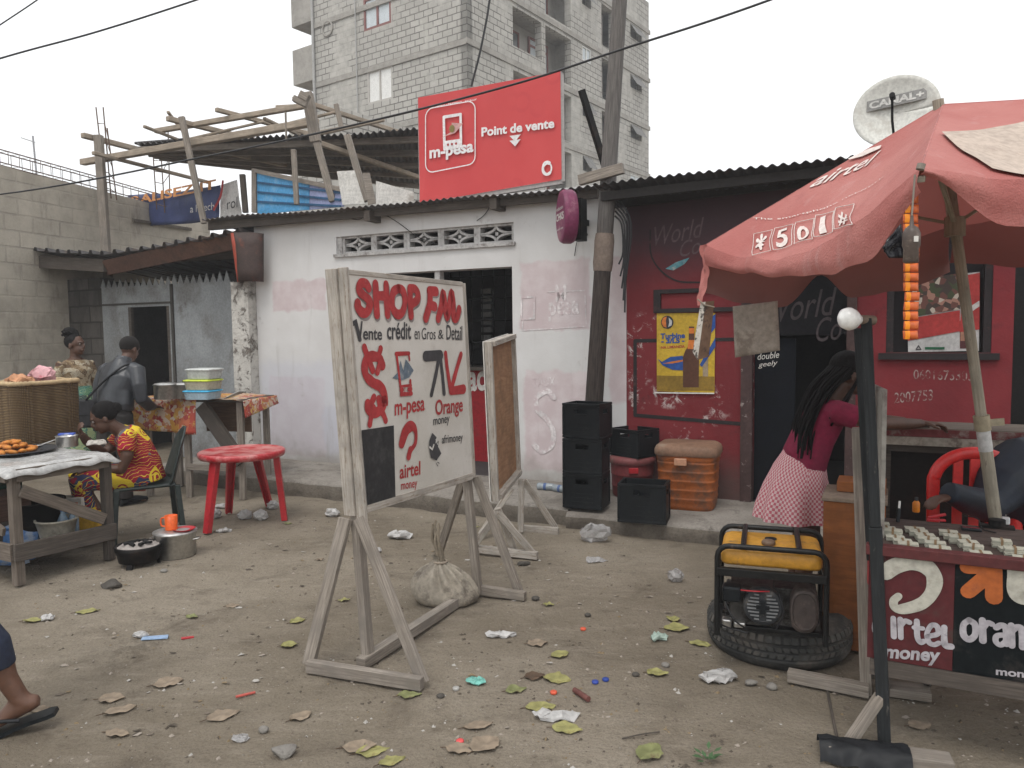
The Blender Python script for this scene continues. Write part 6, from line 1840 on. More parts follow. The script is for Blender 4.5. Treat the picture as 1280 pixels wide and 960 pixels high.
PA = panel(AP, LFc, FRc, 0.055, 0.105, 1); PB = panel(AP, FRc, RTc, 0.05, 0.10, 5); PC = panel(AP, RTc, BKc, 0.05, 0.06, 9); PD = panel(AP, BKc, LFc, 0.05, 0.05, 13)
for nm, f in (('canvas_panel', PA), ('canvas_panel', PB), ('canvas_panel', PC), ('canvas_panel', PD)):
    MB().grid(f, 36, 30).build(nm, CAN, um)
def valance(f, drops, seed, out):
    n = len(drops) - 1
    def g(u, v):
        p = f(u, 1.0)
        k = u * n; i = min(int(k), n - 1); t = k - i; t = t * t * (3 - 2 * t)
        d_ = drops[i] * (1 - t) + drops[i + 1] * t
        return p - UP * (d_ * v) + out * (0.02 * math.sin(v * 2.5) - 0.015 * v) + out * (0.018 * noise.noise(V((u * 7, v * 2, seed)))) * v
    return g
ctr_ = (FRc + LFc + RTc + BKc) / 4
def outv(a, c):
    q = (a + c) / 2 - ctr_; q.z = 0; return q.normalized()
VA = valance(PA, [0.10, 0.08, 0.07, 0.07, 0.09, 0.13, 0.15, 0.07], 1, outv(LFc, FRc))
MB().grid(VA, 50, 6).build('valance', CAN, um)
def PAV(u, v): return PA(u, v) if v <= 1 else VA(min(max(u, 0), 1), (v - 1) / 0.2)
MB().grid(valance(PB, [0.02, 0.14, 0.17, 0.18, 0.19, 0.20], 2, outv(FRc, RTc)), 50, 6).build('valance', CAN, um)
MB().grid(valance(PC, [0.18, 0.26, 0.25, 0.2], 3, outv(RTc, BKc)), 50, 6).build('valance', CAN, um)
MB().grid(valance(PD, [0.25, 0.26, 0.25, 0.25, 0.12, 0.27, 0.27, 0.24], 4, outv(BKc, LFc)), 50, 6).build('valance', CAN, um)
SEAM = M('faded_red_seam', (0.40, 0.15, 0.135), 0.8)
for c_ in (FRc, LFc, BKc, RTc):
    MB().tube([AP.lerp(c_, t / 12) - UP * 0.002 for t in range(13)], 0.0035, 6).build('seam', SEAM, um)
# torn corner flap hanging at the far left corner
b = MB()
b.grid(lambda u, v: LFc + V((-0.02 + 0.022 * u + 0.012 * math.sin(v * 5), 0.03 - 0.05 * u, 0)) - UP * (0.30 * v) + V((0.02 * noise.noise(V((u * 3, v * 5, 2))), 0, 0)), 6, 14)
b.build('torn_flap', CAN, um)
# lettering that follows the left panel
UWH = M('faded_umbrella_print', (0.66, 0.58, 0.54), 0.8, var=0.12, dirt=(0.54, 0.36, 0.34), dscale=20, dth=(0.55, 0.7))
def uv_of(px, py, fn=None, vmax=1.2):
    fn = fn or PAV
    CT = CR.transposed()
    def err(u, v):
        c = CT @ (fn(u, v) - EYE)
        return (640 + FPX * c.x / -c.z - px) ** 2 + (480 - FPX * c.y / -c.z - py) ** 2
    _, u, v = min((err(i / 40, 0.02 + (vmax - 0.02) * j / 40), i / 40, 0.02 + (vmax - 0.02) * j / 40) for i in range(41) for j in range(41))
    st = 0.02
    while st > 0.0004:
        _, u, v = min((err(u + i * st, v + j * st), u + i * st, v + j * st) for i in (-1, -.5, 0, .5, 1) for j in (-1, -.5, 0, .5, 1))
        st *= 0.6
    return u, v
def curve_text(body, q00, q10, q01, bold=0.02, shear=0.0, mat=UWH):
    a, c, t = uv_of(*q00), uv_of(*q10), uv_of(*q01)
    cu = bpy.data.curves.new('t', 'FONT'); cu.body = body; cu.size = 1; cu.offset = bold; cu.shear = shear; cu.resolution_u = 3
    ob2 = bpy.data.objects.new('t', cu); COL.objects.link(ob2); bpy.context.view_layer.update()
    me = bpy.data.meshes.new_from_object(ob2.evaluated_get(bpy.context.evaluated_depsgraph_get())); bpy.data.objects.remove(ob2)
    bm = bmesh.new(); bm.from_mesh(me); bmesh.ops.triangulate(bm, faces=bm.faces[:])
    for _ in range(2): bmesh.ops.subdivide_edges(bm, edges=[e for e in bm.edges if e.calc_length() > 0.08], cuts=2, use_grid_fill=True)
    bm.to_mesh(me); bm.free()
    vs = [p.co.copy() for p in me.vertices]; fs = [list(p.vertices) for p in me.polygons]; bpy.data.meshes.remove(me)
    x0, x1 = min(p.x for p in vs), max(p.x for p in vs); y0, y1 = min(p.y for p in vs), max(p.y for p in vs)
    out = []
    for p in vs:
        s_, r_ = (p.x - x0) / (x1 - x0), (p.y - y0) / (y1 - y0)
        u = a[0] + (c[0] - a[0]) * s_ + (t[0] - a[0]) * r_; v = a[1] + (c[1] - a[1]) * s_ + (t[1] - a[1]) * r_
        P0 = PAV(u, v); nn = (PAV(u + .01, v) - P0).cross(PAV(u, v - .01) - P0).normalized()
        if nn.dot(EYE - P0) < 0: nn = -nn
        out.append(P0 + nn * 0.006)
    MB().add(out, fs).build('lettering', mat, um)
def boxed(ch, x, y, w_, h_):
    curve_text(ch, (x, y), (x + w_, y - w_ * 0.27), (x + 1, y - h_))
for ch_, x, y in (('*', 945, 316), ('5', 972, 311), ('0', 997, 303), ('1', 1026, 294), ('#', 1049, 284)): boxed(ch_, x, y, 15 if ch_ != '1' else 9, 21)
b = MB()
for (x, y) in ((941, 321), (967, 314), (993, 307), (1018, 298), (1043, 289)):
    cs = [uv_of(x, y), uv_of(x + 23, y - 6), uv_of(x + 25, y - 32), uv_of(x + 2, y - 27)]
    for p, q in zip(cs, cs[1:] + cs[:1]):
        P0, P1 = PAV(*p), PAV(*q)
        b.tube([PAV(p[0] + (q[0] - p[0]) * t / 6, p[1] + (q[1] - p[1]) * t / 6) + V((-0.004, -0.006, 0.006)) for t in range(7)], 0.0016, 4)
b.build('printed_box', UWH, um)
# beige patch sewn on the right panel
qc = [uv_of(*q, PB, 1.0) for q in ((1177, 168), (1279, 152), (1240, 214), (1279, 228))]
qc[1] = (qc[1][0] + 0.12, qc[1][1]); qc[3] = (qc[3][0] + 0.2, qc[3][1] + 0.02)
def patchpt(u, v):
    v = v + 0.05 * math.sin(u * 7) * v
    A_ = (qc[0][0] + (qc[1][0] - qc[0][0]) * u, qc[0][1] + (qc[1][1] - qc[0][1]) * u); B_ = (qc[2][0] + (qc[3][0] - qc[2][0]) * u, qc[2][1] + (qc[3][1] - qc[2][1]) * u)
    return PB(A_[0] + (B_[0] - A_[0]) * v, A_[1] + (B_[1] - A_[1]) * v) + V((-0.004, -0.008, 0.008))
b = MB(); b.grid(patchpt, 24, 20)
b.build('beige_patch', M('dirty_beige_canvas', (0.42, 0.345, 0.29), 0.85, var=0.15, dirt=(0.30, 0.23, 0.19), dscale=6), um)
curve_text('airtel', (1012, 236), (1092, 204), (1026, 219), 0.01, 0.35)
curve_text('The smartphone network', (942, 276), (1108, 220), (942, 273), 0.0)
b = MB()
L = [uv_of(*q) for q in ((1062, 202), (1078, 198), (1100, 188), (1102, 184), (1086, 189), (1060, 201))]
b.add([PA(*q) + V((-0.004, -0.007, 0.008)) for q in L], [tuple(range(len(L)))]); b.build('swirl_emblem', UWH, um)
# pole, joint and ribs
pb, pt = D(1245, 655, 3.28), D(1192, 268, 3.24)
dd = (pt - pb) / (pt.z - pb.z)
at_z = lambda z: pb + dd * (z - pb.z)
zj = D(1228, 532, 3.27).z
POLW = wood('white_painted_pole', (0.40, 0.365, 0.29), (0.24, 0.21, 0.16), worn=(0.16, 0.13, 0.10), wth=(0.58, 0.7))
MB().tube([at_z(0.0), at_z(zj)], 0.026, 14).build('lower_pole', POLW, um)
MB().tube([at_z(zj + 0.001), at_z(AP.z + 0.02)], 0.0215, 14).build('upper_pole', POLW, um)
b = MB().tube([at_z(zj - 0.02), at_z(zj + 0.045)], 0.032, 14)
b.bar(at_z(zj + 0.015) + V((0.02, -0.02, 0)), at_z(zj + 0.015) + V((0.075, -0.03, 0.005)), 0.012, 0.03)
b.build('clamp', M('tan_plastic_clamp', (0.30, 0.26, 0.18), 0.6), um)
b = MB(); b.tube([at_z(zj - 0.11), at_z(zj - 0.021)], 0.0275, 14); b.build('white_sleeve', M('dull_white_sleeve', (0.48, 0.48, 0.47), 0.5), um)
hub = at_z(AP.z - 0.02)
strut_hub = at_z(1.98)
for c_ in (FRc, LFc, BKc, RTc):
    r = MB().bar(hub - UP * 0.05, c_ - UP * 0.035, 0.022, 0.016).build('rib', POLW, um)
    MB().bar(strut_hub, hub.lerp(c_, 0.52) - UP * 0.05, 0.018, 0.012).build('strut', POLW, r)
MB().tube([strut_hub - UP * 0.05, strut_hub + UP * 0.03], 0.04, 12).build('runner', POLW, um)
MB().tube([D(1152, 205, 2.2), D(1150, 212, 2.2)], 0.012, 8).build('rib_tip', LEGNO, um)
# things hanging from the umbrella rim
rs = thing('sachet_strip', 'long orange strip of sachets hanging from the umbrella front corner', 'sachet strip', D(1144, 245, 2.27))
SF_ = Frame(D(1139, 425, 2.30), D(1148, 420, 2.30) - D(1130, 420, 2.30))
ORC = M('orange_foil', (0.62, 0.13, 0.03), 0.35, var=0.15, bump=0.2, bscale=40, spec=0.5); ORB = M('bright_orange_foil', (0.85, 0.28, 0.02), 0.35, bump=0.1)
sx0, sx1 = SF_.px(1130, 420)[0], SF_.px(1148.5, 420)[0]
zb_, zt2 = SF_.px(1139, 424)[1], SF_.px(1139, 242)[1]
NS = 15
drift = SF_.px(1141, 242)[0] - SF_.px(1139, 424)[0]
for k in range(NS):
    z0, z1 = zb_ + (zt2 - zb_) * k / NS, zb_ + (zt2 - zb_) * (k + 1) / NS - 0.0035
    dx = drift * k / NS + random.uniform(-.002, .002); jx = random.uniform(-.003, .003)
    b = MB().grid(lambda u, v: SF_(sx0 + dx + (sx1 - sx0) * u + jx * v, -0.006 * math.sin(math.pi * v) * math.sin(math.pi * u), z0 + (z1 - z0) * v), 6, 4)
    s_ = b.build('sachet', ORC, rs, solid=0.0015)
    b = MB().grid(lambda u, v: SF_(sx0 + dx + (sx1 - sx0) * u * 0.32, -0.0085 - 0.004 * math.sin(math.pi * v), z0 + (z1 - z0) * v), 2, 2)
    b.build('sachet_stripe', ORB, s_)
ln = thing('hanging_lantern', 'small dark hanging lantern wrapped in dirty plastic in front of the orange strip', 'lantern', D(1138, 300, 2.2))
o = D(1139, 307, 2.2)
MB().lathe([(0.016, -0.05), (0.021, -0.045), (0.020, -0.01), (0.024, 0.0), (0.024, 0.035), (0.017, 0.05), (0.006, 0.058), (0.004, 0.085)], o, 16).build('body', M('smoky_lantern_plastic', (0.085, 0.065, 0.055), 0.4, var=0.3, dirt=(0.2, 0.16, 0.13), dscale=30), ln)
MB().fbox(Frame(o, (1, 0, 0)), -0.006, 0.006, -0.027, -0.0245, 0.008, 0.024).build('paper_tag', WHITEPAINT, ln)
MB().tube([o + UP * 0.085, o + V((0.006, 0, 0.20))], 0.003, 5).build('string', LEGNO, ln)
crp = D(1122, 303, 2.26)
b = MB()
b.grid(lambda u, v: crp + V((-0.025 + 0.055 * u - 0.02 * v, 0.01 * math.sin(3 * u), -0.045 + 0.10 * v * (0.3 + 0.7 * u))) + V((0, 0.01 * noise.noise(V((u * 4, v * 4, 1))), 0)), 8, 8)
tag(b.build('black_plastic_scrap', M('black_shiny_scrap', (0.012, 0.012, 0.015), 0.25), at=crp, solid=0.001), 'torn black plastic scrap caught below the umbrella rim', 'plastic scrap')
hs_ = D(945, 411, 3.78)
HSF = Frame(hs_, V((1, -0.25, 0)))
cs = [HSF.px(*q) for q in ((916, 383), (973, 376), (975, 438), (919, 447))]
b = MB()
b.grid(lambda u, v: HSF(cs[3][0] + (cs[2][0] - cs[3][0]) * u + (cs[0][0] - cs[3][0]) * v, 0.012 * noise.noise(V((u * 3, v * 3, 0))) + 0.01 * math.sin(u * 3), cs[3][1] + (cs[2][1] - cs[3][1]) * u + ((cs[0][1] - cs[3][1]) * (1 - u) + (cs[1][1] - cs[2][1]) * u) * v), 14, 14)
tag(b.build('hanging_board', M('grubby_grey_cardboard', (0.30, 0.265, 0.225), 0.9, var=0.2, dirt=(0.20, 0.165, 0.135), dscale=7), at=hs_, solid=0.006), 'grubby grey cardboard square hanging from the umbrella rim', 'cardboard')
fs_ = thing('folded_cardboard_strip', 'narrow folded cardboard strip dangling from the far umbrella corner over the beer poster', 'cardboard', D(885, 378, 3.7))
b = MB(); P = [D(*q, 3.7) for q in ((882, 377), (876, 378), (866, 440), (872, 450))]; b.prism(P, V((0.002, 0.012, 0))); b.build('white_side', M('white_card_side', (0.50, 0.47, 0.42), 0.85, dirt=(0.1, 0.09, 0.08), dscale=24, dth=(0.55, 0.6)), fs_)
b = MB(); P = [D(893, 376, 3.72), D(882, 377, 3.70), D(872, 450, 3.70), D(886, 446, 3.73)]; b.prism(P, V((0.002, 0.012, 0))); b.build('brown_side', M('brown_card_side', (0.17, 0.105, 0.07), 0.85, dirt=(0.06, 0.045, 0.04), dscale=18), fs_)
b = MB(); b.tube([D(872, 374, 3.7), D(880, 381, 3.69), D(893, 384, 3.7)], 0.004, 5); b.build('string', POLEWOOD, fs_)

# ------------------------------------------------------------------ tyre and generator
tc = G(972, 803)
tc = V((tc.x, tc.y, gh(tc.x, tc.y) - 0.004))
ty = thing('car_tyre', 'worn black car tyre lying flat on the dirt under the generator', 'tyre', tc)
RUB = M('dusty_black_rubber', (0.036, 0.036, 0.035), 0.75, var=0.35, dirt=(0.115, 0.10, 0.085), dscale=5, dth=(0.42, 0.7), bump=0.15)
RUB2 = M('dusty_tread_rubber', (0.055, 0.055, 0.052), 0.8, var=0.3, dirt=(0.13, 0.115, 0.10), dscale=6, dth=(0.45, 0.7), bump=0.15)
H_ = 0.19
R0 = 0.335
prof = [(R0 - 0.125, 0.03), (R0 - 0.10, 0.008), (R0 - 0.06, 0.0), (R0 - 0.03, 0.008), (R0 - 0.01, 0.03), (R0 - 0.001, 0.05), (R0 - 0.001, 0.060), (R0 - 0.016, 0.062), (R0 - 0.016, 0.068), (R0, 0.070), (R0, 0.092), (R0 - 0.016, 0.093), (R0 - 0.016, 0.101), (R0, 0.102), (R0, 0.124), (R0 - 0.016, 0.126), (R0 - 0.016, 0.132), (R0 - 0.001, 0.134), (R0 - 0.002, 0.145), (R0 - 0.012, 0.165), (R0 - 0.035, 0.182), (R0 - 0.06, 0.19), (R0 - 0.10, 0.184), (R0 - 0.125, 0.162)]
MB().lathe(prof, tc, 72).build('casing', RUB, ty)
for zz0, zz1, sk_ in ((0.0705, 0.0915, 0.35), (0.1025, 0.1235, -0.35)):
    b = MB()
    for k in range(60):
        t = 2 * math.pi * k / 60
        f_ = Frame(tc, (-math.sin(t), math.cos(t), 0))
        c_ = tc + V((math.cos(t), math.sin(t), 0)) * (R0 + 0.0035)
        rr_ = V((math.cos(t), math.sin(t), 0))
        b.hexa([c_ + f_.ex * s1 + rr_ * s2 + UP * zz for (s1, s2, zz) in ((-0.012, -0.008, zz0), (0.012, -0.008, zz0), (0.012, 0.0, zz0), (-0.012, 0.0, zz0), (-0.012 + sk_ * .03, -0.008, zz1), (0.012 + sk_ * .03, -0.008, zz1), (0.012 + sk_ * .03, 0.0, zz1), (-0.012 + sk_ * .03, 0.0, zz1))])
    b.build('tread_blocks', RUB2, ty)
b = MB()
for k in range(56):
    t = 2 * math.pi * k / 56
    rr_ = V((math.cos(t), math.sin(t), 0))
    for za2, zb2, ra2, rb2_ in ((0.140, 0.168, R0 + 0.001, R0 - 0.010),):
        b.bar(tc + rr_ * ra2 + UP * za2, tc + rr_ * rb2_ + UP * zb2, 0.024, 0.008, up=rr_)
b.build('shoulder_blocks', RUB2, ty)
ga, gb = G(896, 793, H_ + 0.003), G(1032, 808, H_ + 0.003)
GN = Frame(ga, V((gb.x - ga.x, gb.y - ga.y, 0)))
gw = (gb - ga).length
gdp, ghh = 0.36, 0.405
gen = thing('generator', 'black framed portable generator with a yellow fuel tank standing on the tyre', 'generator', ga)
FRM = M('scuffed_black_tube', (0.009, 0.009, 0.009), 0.4, var=0.3, dirt=(0.09, 0.065, 0.05), dscale=14, dth=(0.60, 0.74), spec=0.25)
def arch(y):
    r = 0.05
    pts = [GN(0, y, 0.0), GN(0, y, ghh - r)] + [GN(r - r * math.cos(t), y, ghh - r + r * math.sin(t)) for t in (0.4, 0.8, 1.2)] + [GN(r, y, ghh), GN(gw - r, y, ghh)] + [GN(gw - r + r * math.sin(t), y, ghh - r + r * math.cos(t)) for t in (0.4, 0.8, 1.2)] + [GN(gw, y, ghh - r), GN(gw, y, 0.0)]
    return pts
for y in (0.0, gdp): MB().tube(arch(y), 0.0125, 10, side=GN.ey).build('frame_hoop', FRM, gen)
for x in (0.11, gw - 0.11): MB().tube([GN(x, -0.0, ghh + 0.004), GN(x, gdp, ghh + 0.004)], 0.0125, 10).build('top_bar', FRM, gen)
b = MB()
b.bar(GN(0, -0.004, ghh * 0.72), GN(gw, -0.004, ghh * 0.72), 0.03, 0.035); b.build('rail', FRM, gen, bevel=0.003)
b = MB(); b.bar(GN(0, gdp, ghh * 0.72), GN(gw, gdp, ghh * 0.72), 0.03, 0.035)
for x in (0, gw):
    b.bar(GN(x, 0.0, ghh * 0.70), GN(x, gdp, ghh * 0.70), 0.02, 0.02)
b.build('rail', FRM, gen, bevel=0.003)
b = MB()
for x in (0, gw): b.bar(GN(x, 0.0, 0.012), GN(x, gdp, 0.012), 0.02, 0.02)
b.bar(GN(0, 0.10, 0.012), GN(gw, 0.10, 0.012), 0.04, 0.02); b.bar(GN(0, gdp - 0.08, 0.012), GN(gw, gdp - 0.08, 0.012), 0.04, 0.02)
b.build('base_rail', FRM, gen, bevel=0.003)
TANK = M('yellow_tank_paint', (0.48, 0.235, 0.025), 0.45, var=0.15, dirt=(0.12, 0.07, 0.035), dscale=8, dth=(0.55, 0.7), spec=0.5)
tkc = GN(gw / 2, gdp / 2, ghh * 0.775)
TKF = Frame(tkc, GN.ex)
tk = MB().lathe([(0.17, 0.0), (0.205, 0.003), (0.213, 0.015), (0.212, 0.055), (0.205, 0.068), (0.188, 0.076), (0.001, 0.079)], tkc, 64, TKF, True, (0.16, 1.0, 0.78)).build('fuel_tank', TANK, gen)
o = tkc + GN.ex * -0.01 + GN.ey * -0.06 + UP * 0.078
MB().lathe([(0.028, 0.0), (0.030, 0.004), (0.030, 0.014), (0.024, 0.02), (0.001, 0.021)], o, 20).build('fuel_cap', M('dusty_cap', (0.14, 0.09, 0.06), 0.5), tk)
o = tkc + GN.ex * 0.0 + GN.ey * 0.03 + UP * 0.079
b = MB().lathe([(0.026, 0.0), (0.026, 0.005), (0.001, 0.006)], o, 20); b.build('fuel_gauge', BLACKPLASTIC, tk)
ENG = M('greasy_engine_metal', (0.085, 0.080, 0.076), 0.5, var=0.4, metal=0.5, dirt=(0.02, 0.018, 0.016), dscale=14, dth=(0.45, 0.6))
b = MB()
b.fbox(GN, 0.05, 0.24, 0.09, 0.26, 0.025, 0.19); b.fbox(GN, 0.24, gw - 0.03, 0.11, 0.28, 0.03, 0.20)
for k in range(7): b.fbox(GN, 0.03, 0.05, 0.10, 0.25, 0.05 + k * 0.02, 0.058 + k * 0.02)
b.build('engine_block', ENG, gen, bevel=0.01)
sc_ = GN(gw * 0.43, 0.075, 0.135)
SCF = Frame(sc_, GN.ex, UP, -GN.ey)
b = MB().lathe([(0.085, 0.0), (0.085, 0.035), (0.080, 0.044), (0.066, 0.047), (0.064, 0.045), (0.001, 0.045)], sc_, 36, SCF, False); rc2 = b.build('recoil_starter', M('black_starter', (0.025, 0.027, 0.03), 0.45, dirt=(0.1, 0.09, 0.08), dscale=18), gen)
b = MB()
for k in range(8):
    zz = -0.055 + k * 0.0157
    hw2 = math.sqrt(max(0.0, 0.066 ** 2 - zz ** 2))
    for sgn in (-1, 1):
        b.bar(SCF(sgn * 0.016, zz, 0.0525), SCF(sgn * hw2, zz, 0.0495), 0.006, 0.006)
b.build('vent_slat', M('grey_slats', (0.16, 0.165, 0.17), 0.5), rc2)
b = MB().fbox(SCF, -0.010, 0.010, -0.03, 0.03, 0.046, 0.056).fbox(SCF, -0.028, 0.028, -0.010, 0.010, 0.0463, 0.0555); b.build('starter_hub', BLACKPLASTIC, rc2)
mc = GN(gw * 0.81, 0.035, 0.135)
MCF = Frame(mc, GN.ex, UP, -GN.ey)
b = MB().lathe([(0.10, -0.05), (0.10, 0.0), (0.092, 0.012), (0.080, 0.016), (0.076, 0.008), (0.02, 0.010)], mc, 40, MCF, False, (0.75, 0.60, 1.0)); b.fbox(MCF, -0.006, 0.006, -0.012, 0.012, 0.0105, 0.014); b.build('muffler_cover', M('rusty_dark_cover', (0.052, 0.040, 0.036), 0.6, var=0.3, dirt=(0.13, 0.10, 0.085), dscale=10), gen)
b = MB().fbox(GN, 0.02, 0.10, 0.02, 0.09, 0.145, 0.215); b.build('air_filter', BLACKPLASTIC, gen, bevel=0.01)
b = MB()
for pts in ([(0.03, 0.03, 0.15), (0.07, 0.0, 0.08), (0.12, 0.03, 0.03)], [(0.12, 0.03, 0.20), (0.16, 0.01, 0.215), (0.21, 0.04, 0.205)], [(0.26, 0.03, 0.2), (0.28, 0.02, 0.12), (0.25, 0.04, 0.04)], [(0.02, -0.01, 0.05), (0.06, 0.01, 0.03), (0.13, 0.02, 0.015)]):
    b.tube(cat_rom([GN(*q) for q in pts], 5), 0.004, 6)
b.build('hoses', CABLE, gen)
b = MB().tube(cat_rom([GN(0.10, 0.02, 0.205), GN(0.16, 0.0, 0.212), GN(0.22, 0.03, 0.207)], 5), 0.003, 5); b.build('red_lead', REDPL, gen)
b = MB()
b.fbox(GN, 0.02, 0.06, 0.03, 0.08, 0.02, 0.06); b.fbox(GN, 0.07, 0.12, 0.05, 0.09, 0.02, 0.045); b.build('carburettor', STEEL, gen, bevel=0.006)

# ------------------------------------------------------------------ orange-brown cabinet by the stall
cbn = thing('wooden_cabinet', 'orange-brown wooden cabinet standing behind the generator', 'cabinet', D(1052, 700, 3.72))
cf = Frame(V((D(1028, 700, 3.62).x, 3.62, 0)), SF.ex)
zt = cf.px(1050, 628)[1]
CABM = wood('orange_brown_veneer', (0.30, 0.105, 0.03), (0.19, 0.062, 0.02), worn=(0.10, 0.05, 0.03), wth=(0.62, 0.75), grain=0.35)
MB().fbox(cf, 0.0, 0.27, 0.0, 0.32, 0.0, zt).build('carcass', CABM, cbn, bevel=0.004)
MB().fbox(cf, -0.008, 0.278, -0.008, 0.328, zt + 0.002, zt + 0.022).build('worn_top', M('worn_cabinet_top', (0.21, 0.16, 0.12), 0.8, dirt=(0.10, 0.08, 0.06)), cbn, bevel=0.003)
MB().fbox(cf, 0.05, 0.27, 0.14, 0.32, zt + 0.024, zt + 0.075).build('upper_shelf', CABM, cbn, bevel=0.004)
# ------------------------------------------------------------------ people
def head(b, c, f, up=UP, s=1.0, face=True):
    """skull, jaw, nose, brow, lips and ears round centre c, looking along f"""
    f = V(f).normalized(); r = f.cross(V(up)).normalized(); u = r.cross(f)
    F_ = Frame(c, r, f, u)
    at = lambda x, y, z: F_(x * s, y * s, z * s)
    b.ball(at(0, -0.012, 0.025), (0.074 * s, 0.092 * s, 0.088 * s), 18, 12, F_)
    b.ball(at(0, 0.022, -0.045), (0.056 * s, 0.062 * s, 0.066 * s), 16, 10, F_)
    b.ball(at(0, 0.055, -0.088), (0.026 * s, 0.024 * s, 0.02 * s), 10, 8, F_)
    if face:
        b.tube([at(0, 0.080, 0.012), at(0, 0.098, -0.022), at(0, 0.088, -0.034)], [0.008 * s, 0.013 * s, 0.014 * s], 8)
        b.ball(at(0, 0.084, -0.060), (0.022 * s, 0.011 * s, 0.011 * s), 10, 7, F_)
        b.ball(at(0, 0.074, 0.026), (0.05 * s, 0.016 * s, 0.011 * s), 12, 7, F_)
        for sx in (-1, 1): b.ball(at(sx * 0.076, -0.008, -0.012), (0.010 * s, 0.018 * s, 0.03 * s), 8, 8, F_)
    return F_, at
def eyes(at, s, parent):
    for sx in (-1, 1):
        e = MB().ball(at(sx * 0.031, 0.076, 0.006), 0.0095 * s, 10, 8).build('eye', EYEW, parent)
        MB().ball(at(sx * 0.032, 0.0825, 0.006), 0.0048 * s, 8, 6).build('pupil', HAIR, e)
EYEW = M('eye_white', (0.22, 0.19, 0.17), 0.3, bump=0)
def hand(b, w, d, pn, s=1.0, curl=0.5, thumb=1):
    """palm, four unequal bent fingers and a thumb from the palm's side; w wrist, d finger direction, pn palm normal"""
    d = V(d).normalized(); pn = V(pn); pn = (pn - d * pn.dot(d)).normalized(); sd = d.cross(pn).normalized() * thumb
    w = V(w)
    b.tube([w, w + d * 0.03 * s, w + d * 0.075 * s, w + d * 0.09 * s], [(0.022 * s, 0.019 * s), (0.030 * s, 0.016 * s), (0.037 * s, 0.014 * s), (0.034 * s, 0.011 * s)], 12, side=sd)
    for k, (o_, L) in enumerate(((0.028, 0.068), (0.0095, 0.078), (-0.0095, 0.072), (-0.027, 0.056))):
        p = w + d * 0.085 * s + sd * o_ * s
        a = 0.25 + curl * 0.6
        p1 = p + (d * math.cos(a * .5) + pn * math.sin(a * .5)) * L * 0.42 * s
        p2 = p1 + (d * math.cos(a * 1.3) + pn * math.sin(a * 1.3)) * L * 0.33 * s
        p3 = p2 + (d * math.cos(a * 2.1) + pn * math.sin(a * 2.1)) * L * 0.25 * s
        b.tube([p - d * 0.02 * s, p, p1, p2, p3], [0.0088 * s, 0.0086 * s, 0.008 * s, 0.0072 * s, 0.0055 * s], 8)
    t0 = w + d * 0.03 * s + sd * 0.024 * s
    t1 = t0 + (d * 0.55 + sd * 0.75 + pn * 0.3).normalized() * 0.035 * s
    t2 = t1 + (d * 0.9 + sd * 0.25 + pn * 0.35).normalized() * 0.028 * s
    b.tube([t0 - d * 0.012 * s, t0, t1, t2], [0.012 * s, 0.0115 * s, 0.0095 * s, 0.0065 * s], 8)
def foot(b, ank, d, s=1.0, pitch=0.0):
    d = V(d).normalized(); r = d.cross(UP).normalized()
    dn = (d * math.cos(pitch) - UP * math.sin(pitch)); un = (UP * math.cos(pitch) + d * math.sin(pitch))
    h = ank - un * 0.075 * s
    P = lambda a, z: h + dn * a * s + un * z * s
    b.tube([P(-0.055, 0.03), P(-0.03, 0.035), P(0.03, 0.045), P(0.09, 0.03), P(0.135, 0.02), P(0.15, 0.017)], [(0.022 * s, 0.022 * s), (0.032 * s, 0.032 * s), (0.034 * s, 0.042 * s), (0.042 * s, 0.026 * s), (0.044 * s, 0.017 * s), (0.036 * s, 0.014 * s)], 14, side=r)
    b.tube([ank + un * 0.03 * s, ank, P(-0.01, 0.04)], [0.034 * s, 0.036 * s, 0.036 * s], 12)
    for k, (o_, L, rr_) in enumerate(((0.030, 0.040, 0.013), (0.012, 0.036, 0.010), (-0.004, 0.032, 0.0095), (-0.018, 0.026, 0.009), (-0.031, 0.018, 0.0085))):
        b.tube([P(0.13, 0.015) + r * o_ * s, P(0.14 + L * .6, 0.014) + r * o_ * s, P(0.14 + L, 0.010) + r * o_ * s], [rr_ * s, rr_ * s, rr_ * 0.7 * s], 8)
def loft(b, secs, n=28, r=None):
    """a closed garment or trunk through (centre, half-width, half-depth) sections; r = sideways axis"""
    return b.tube([s_[0] for s_ in secs], [(s_[1], s_[2]) for s_ in secs], n, side=r)
def person(name_label, loc, group=None): return thing('person', name_label, 'person', loc, group)
def pleats(mb, c, r, a, k, z0, z1):
    for p in mb.v:
        q = p - c
        t = math.atan2(q.y, q.x)
        w_ = min(1, max(0, (z0 - p.z) / (z0 - z1)))
        rad_ = V((q.x, q.y, 0))
        p += rad_ * (a * w_ * math.sin(t * k + 2 * noise.noise(V((t, p.z * 2, 0)))))

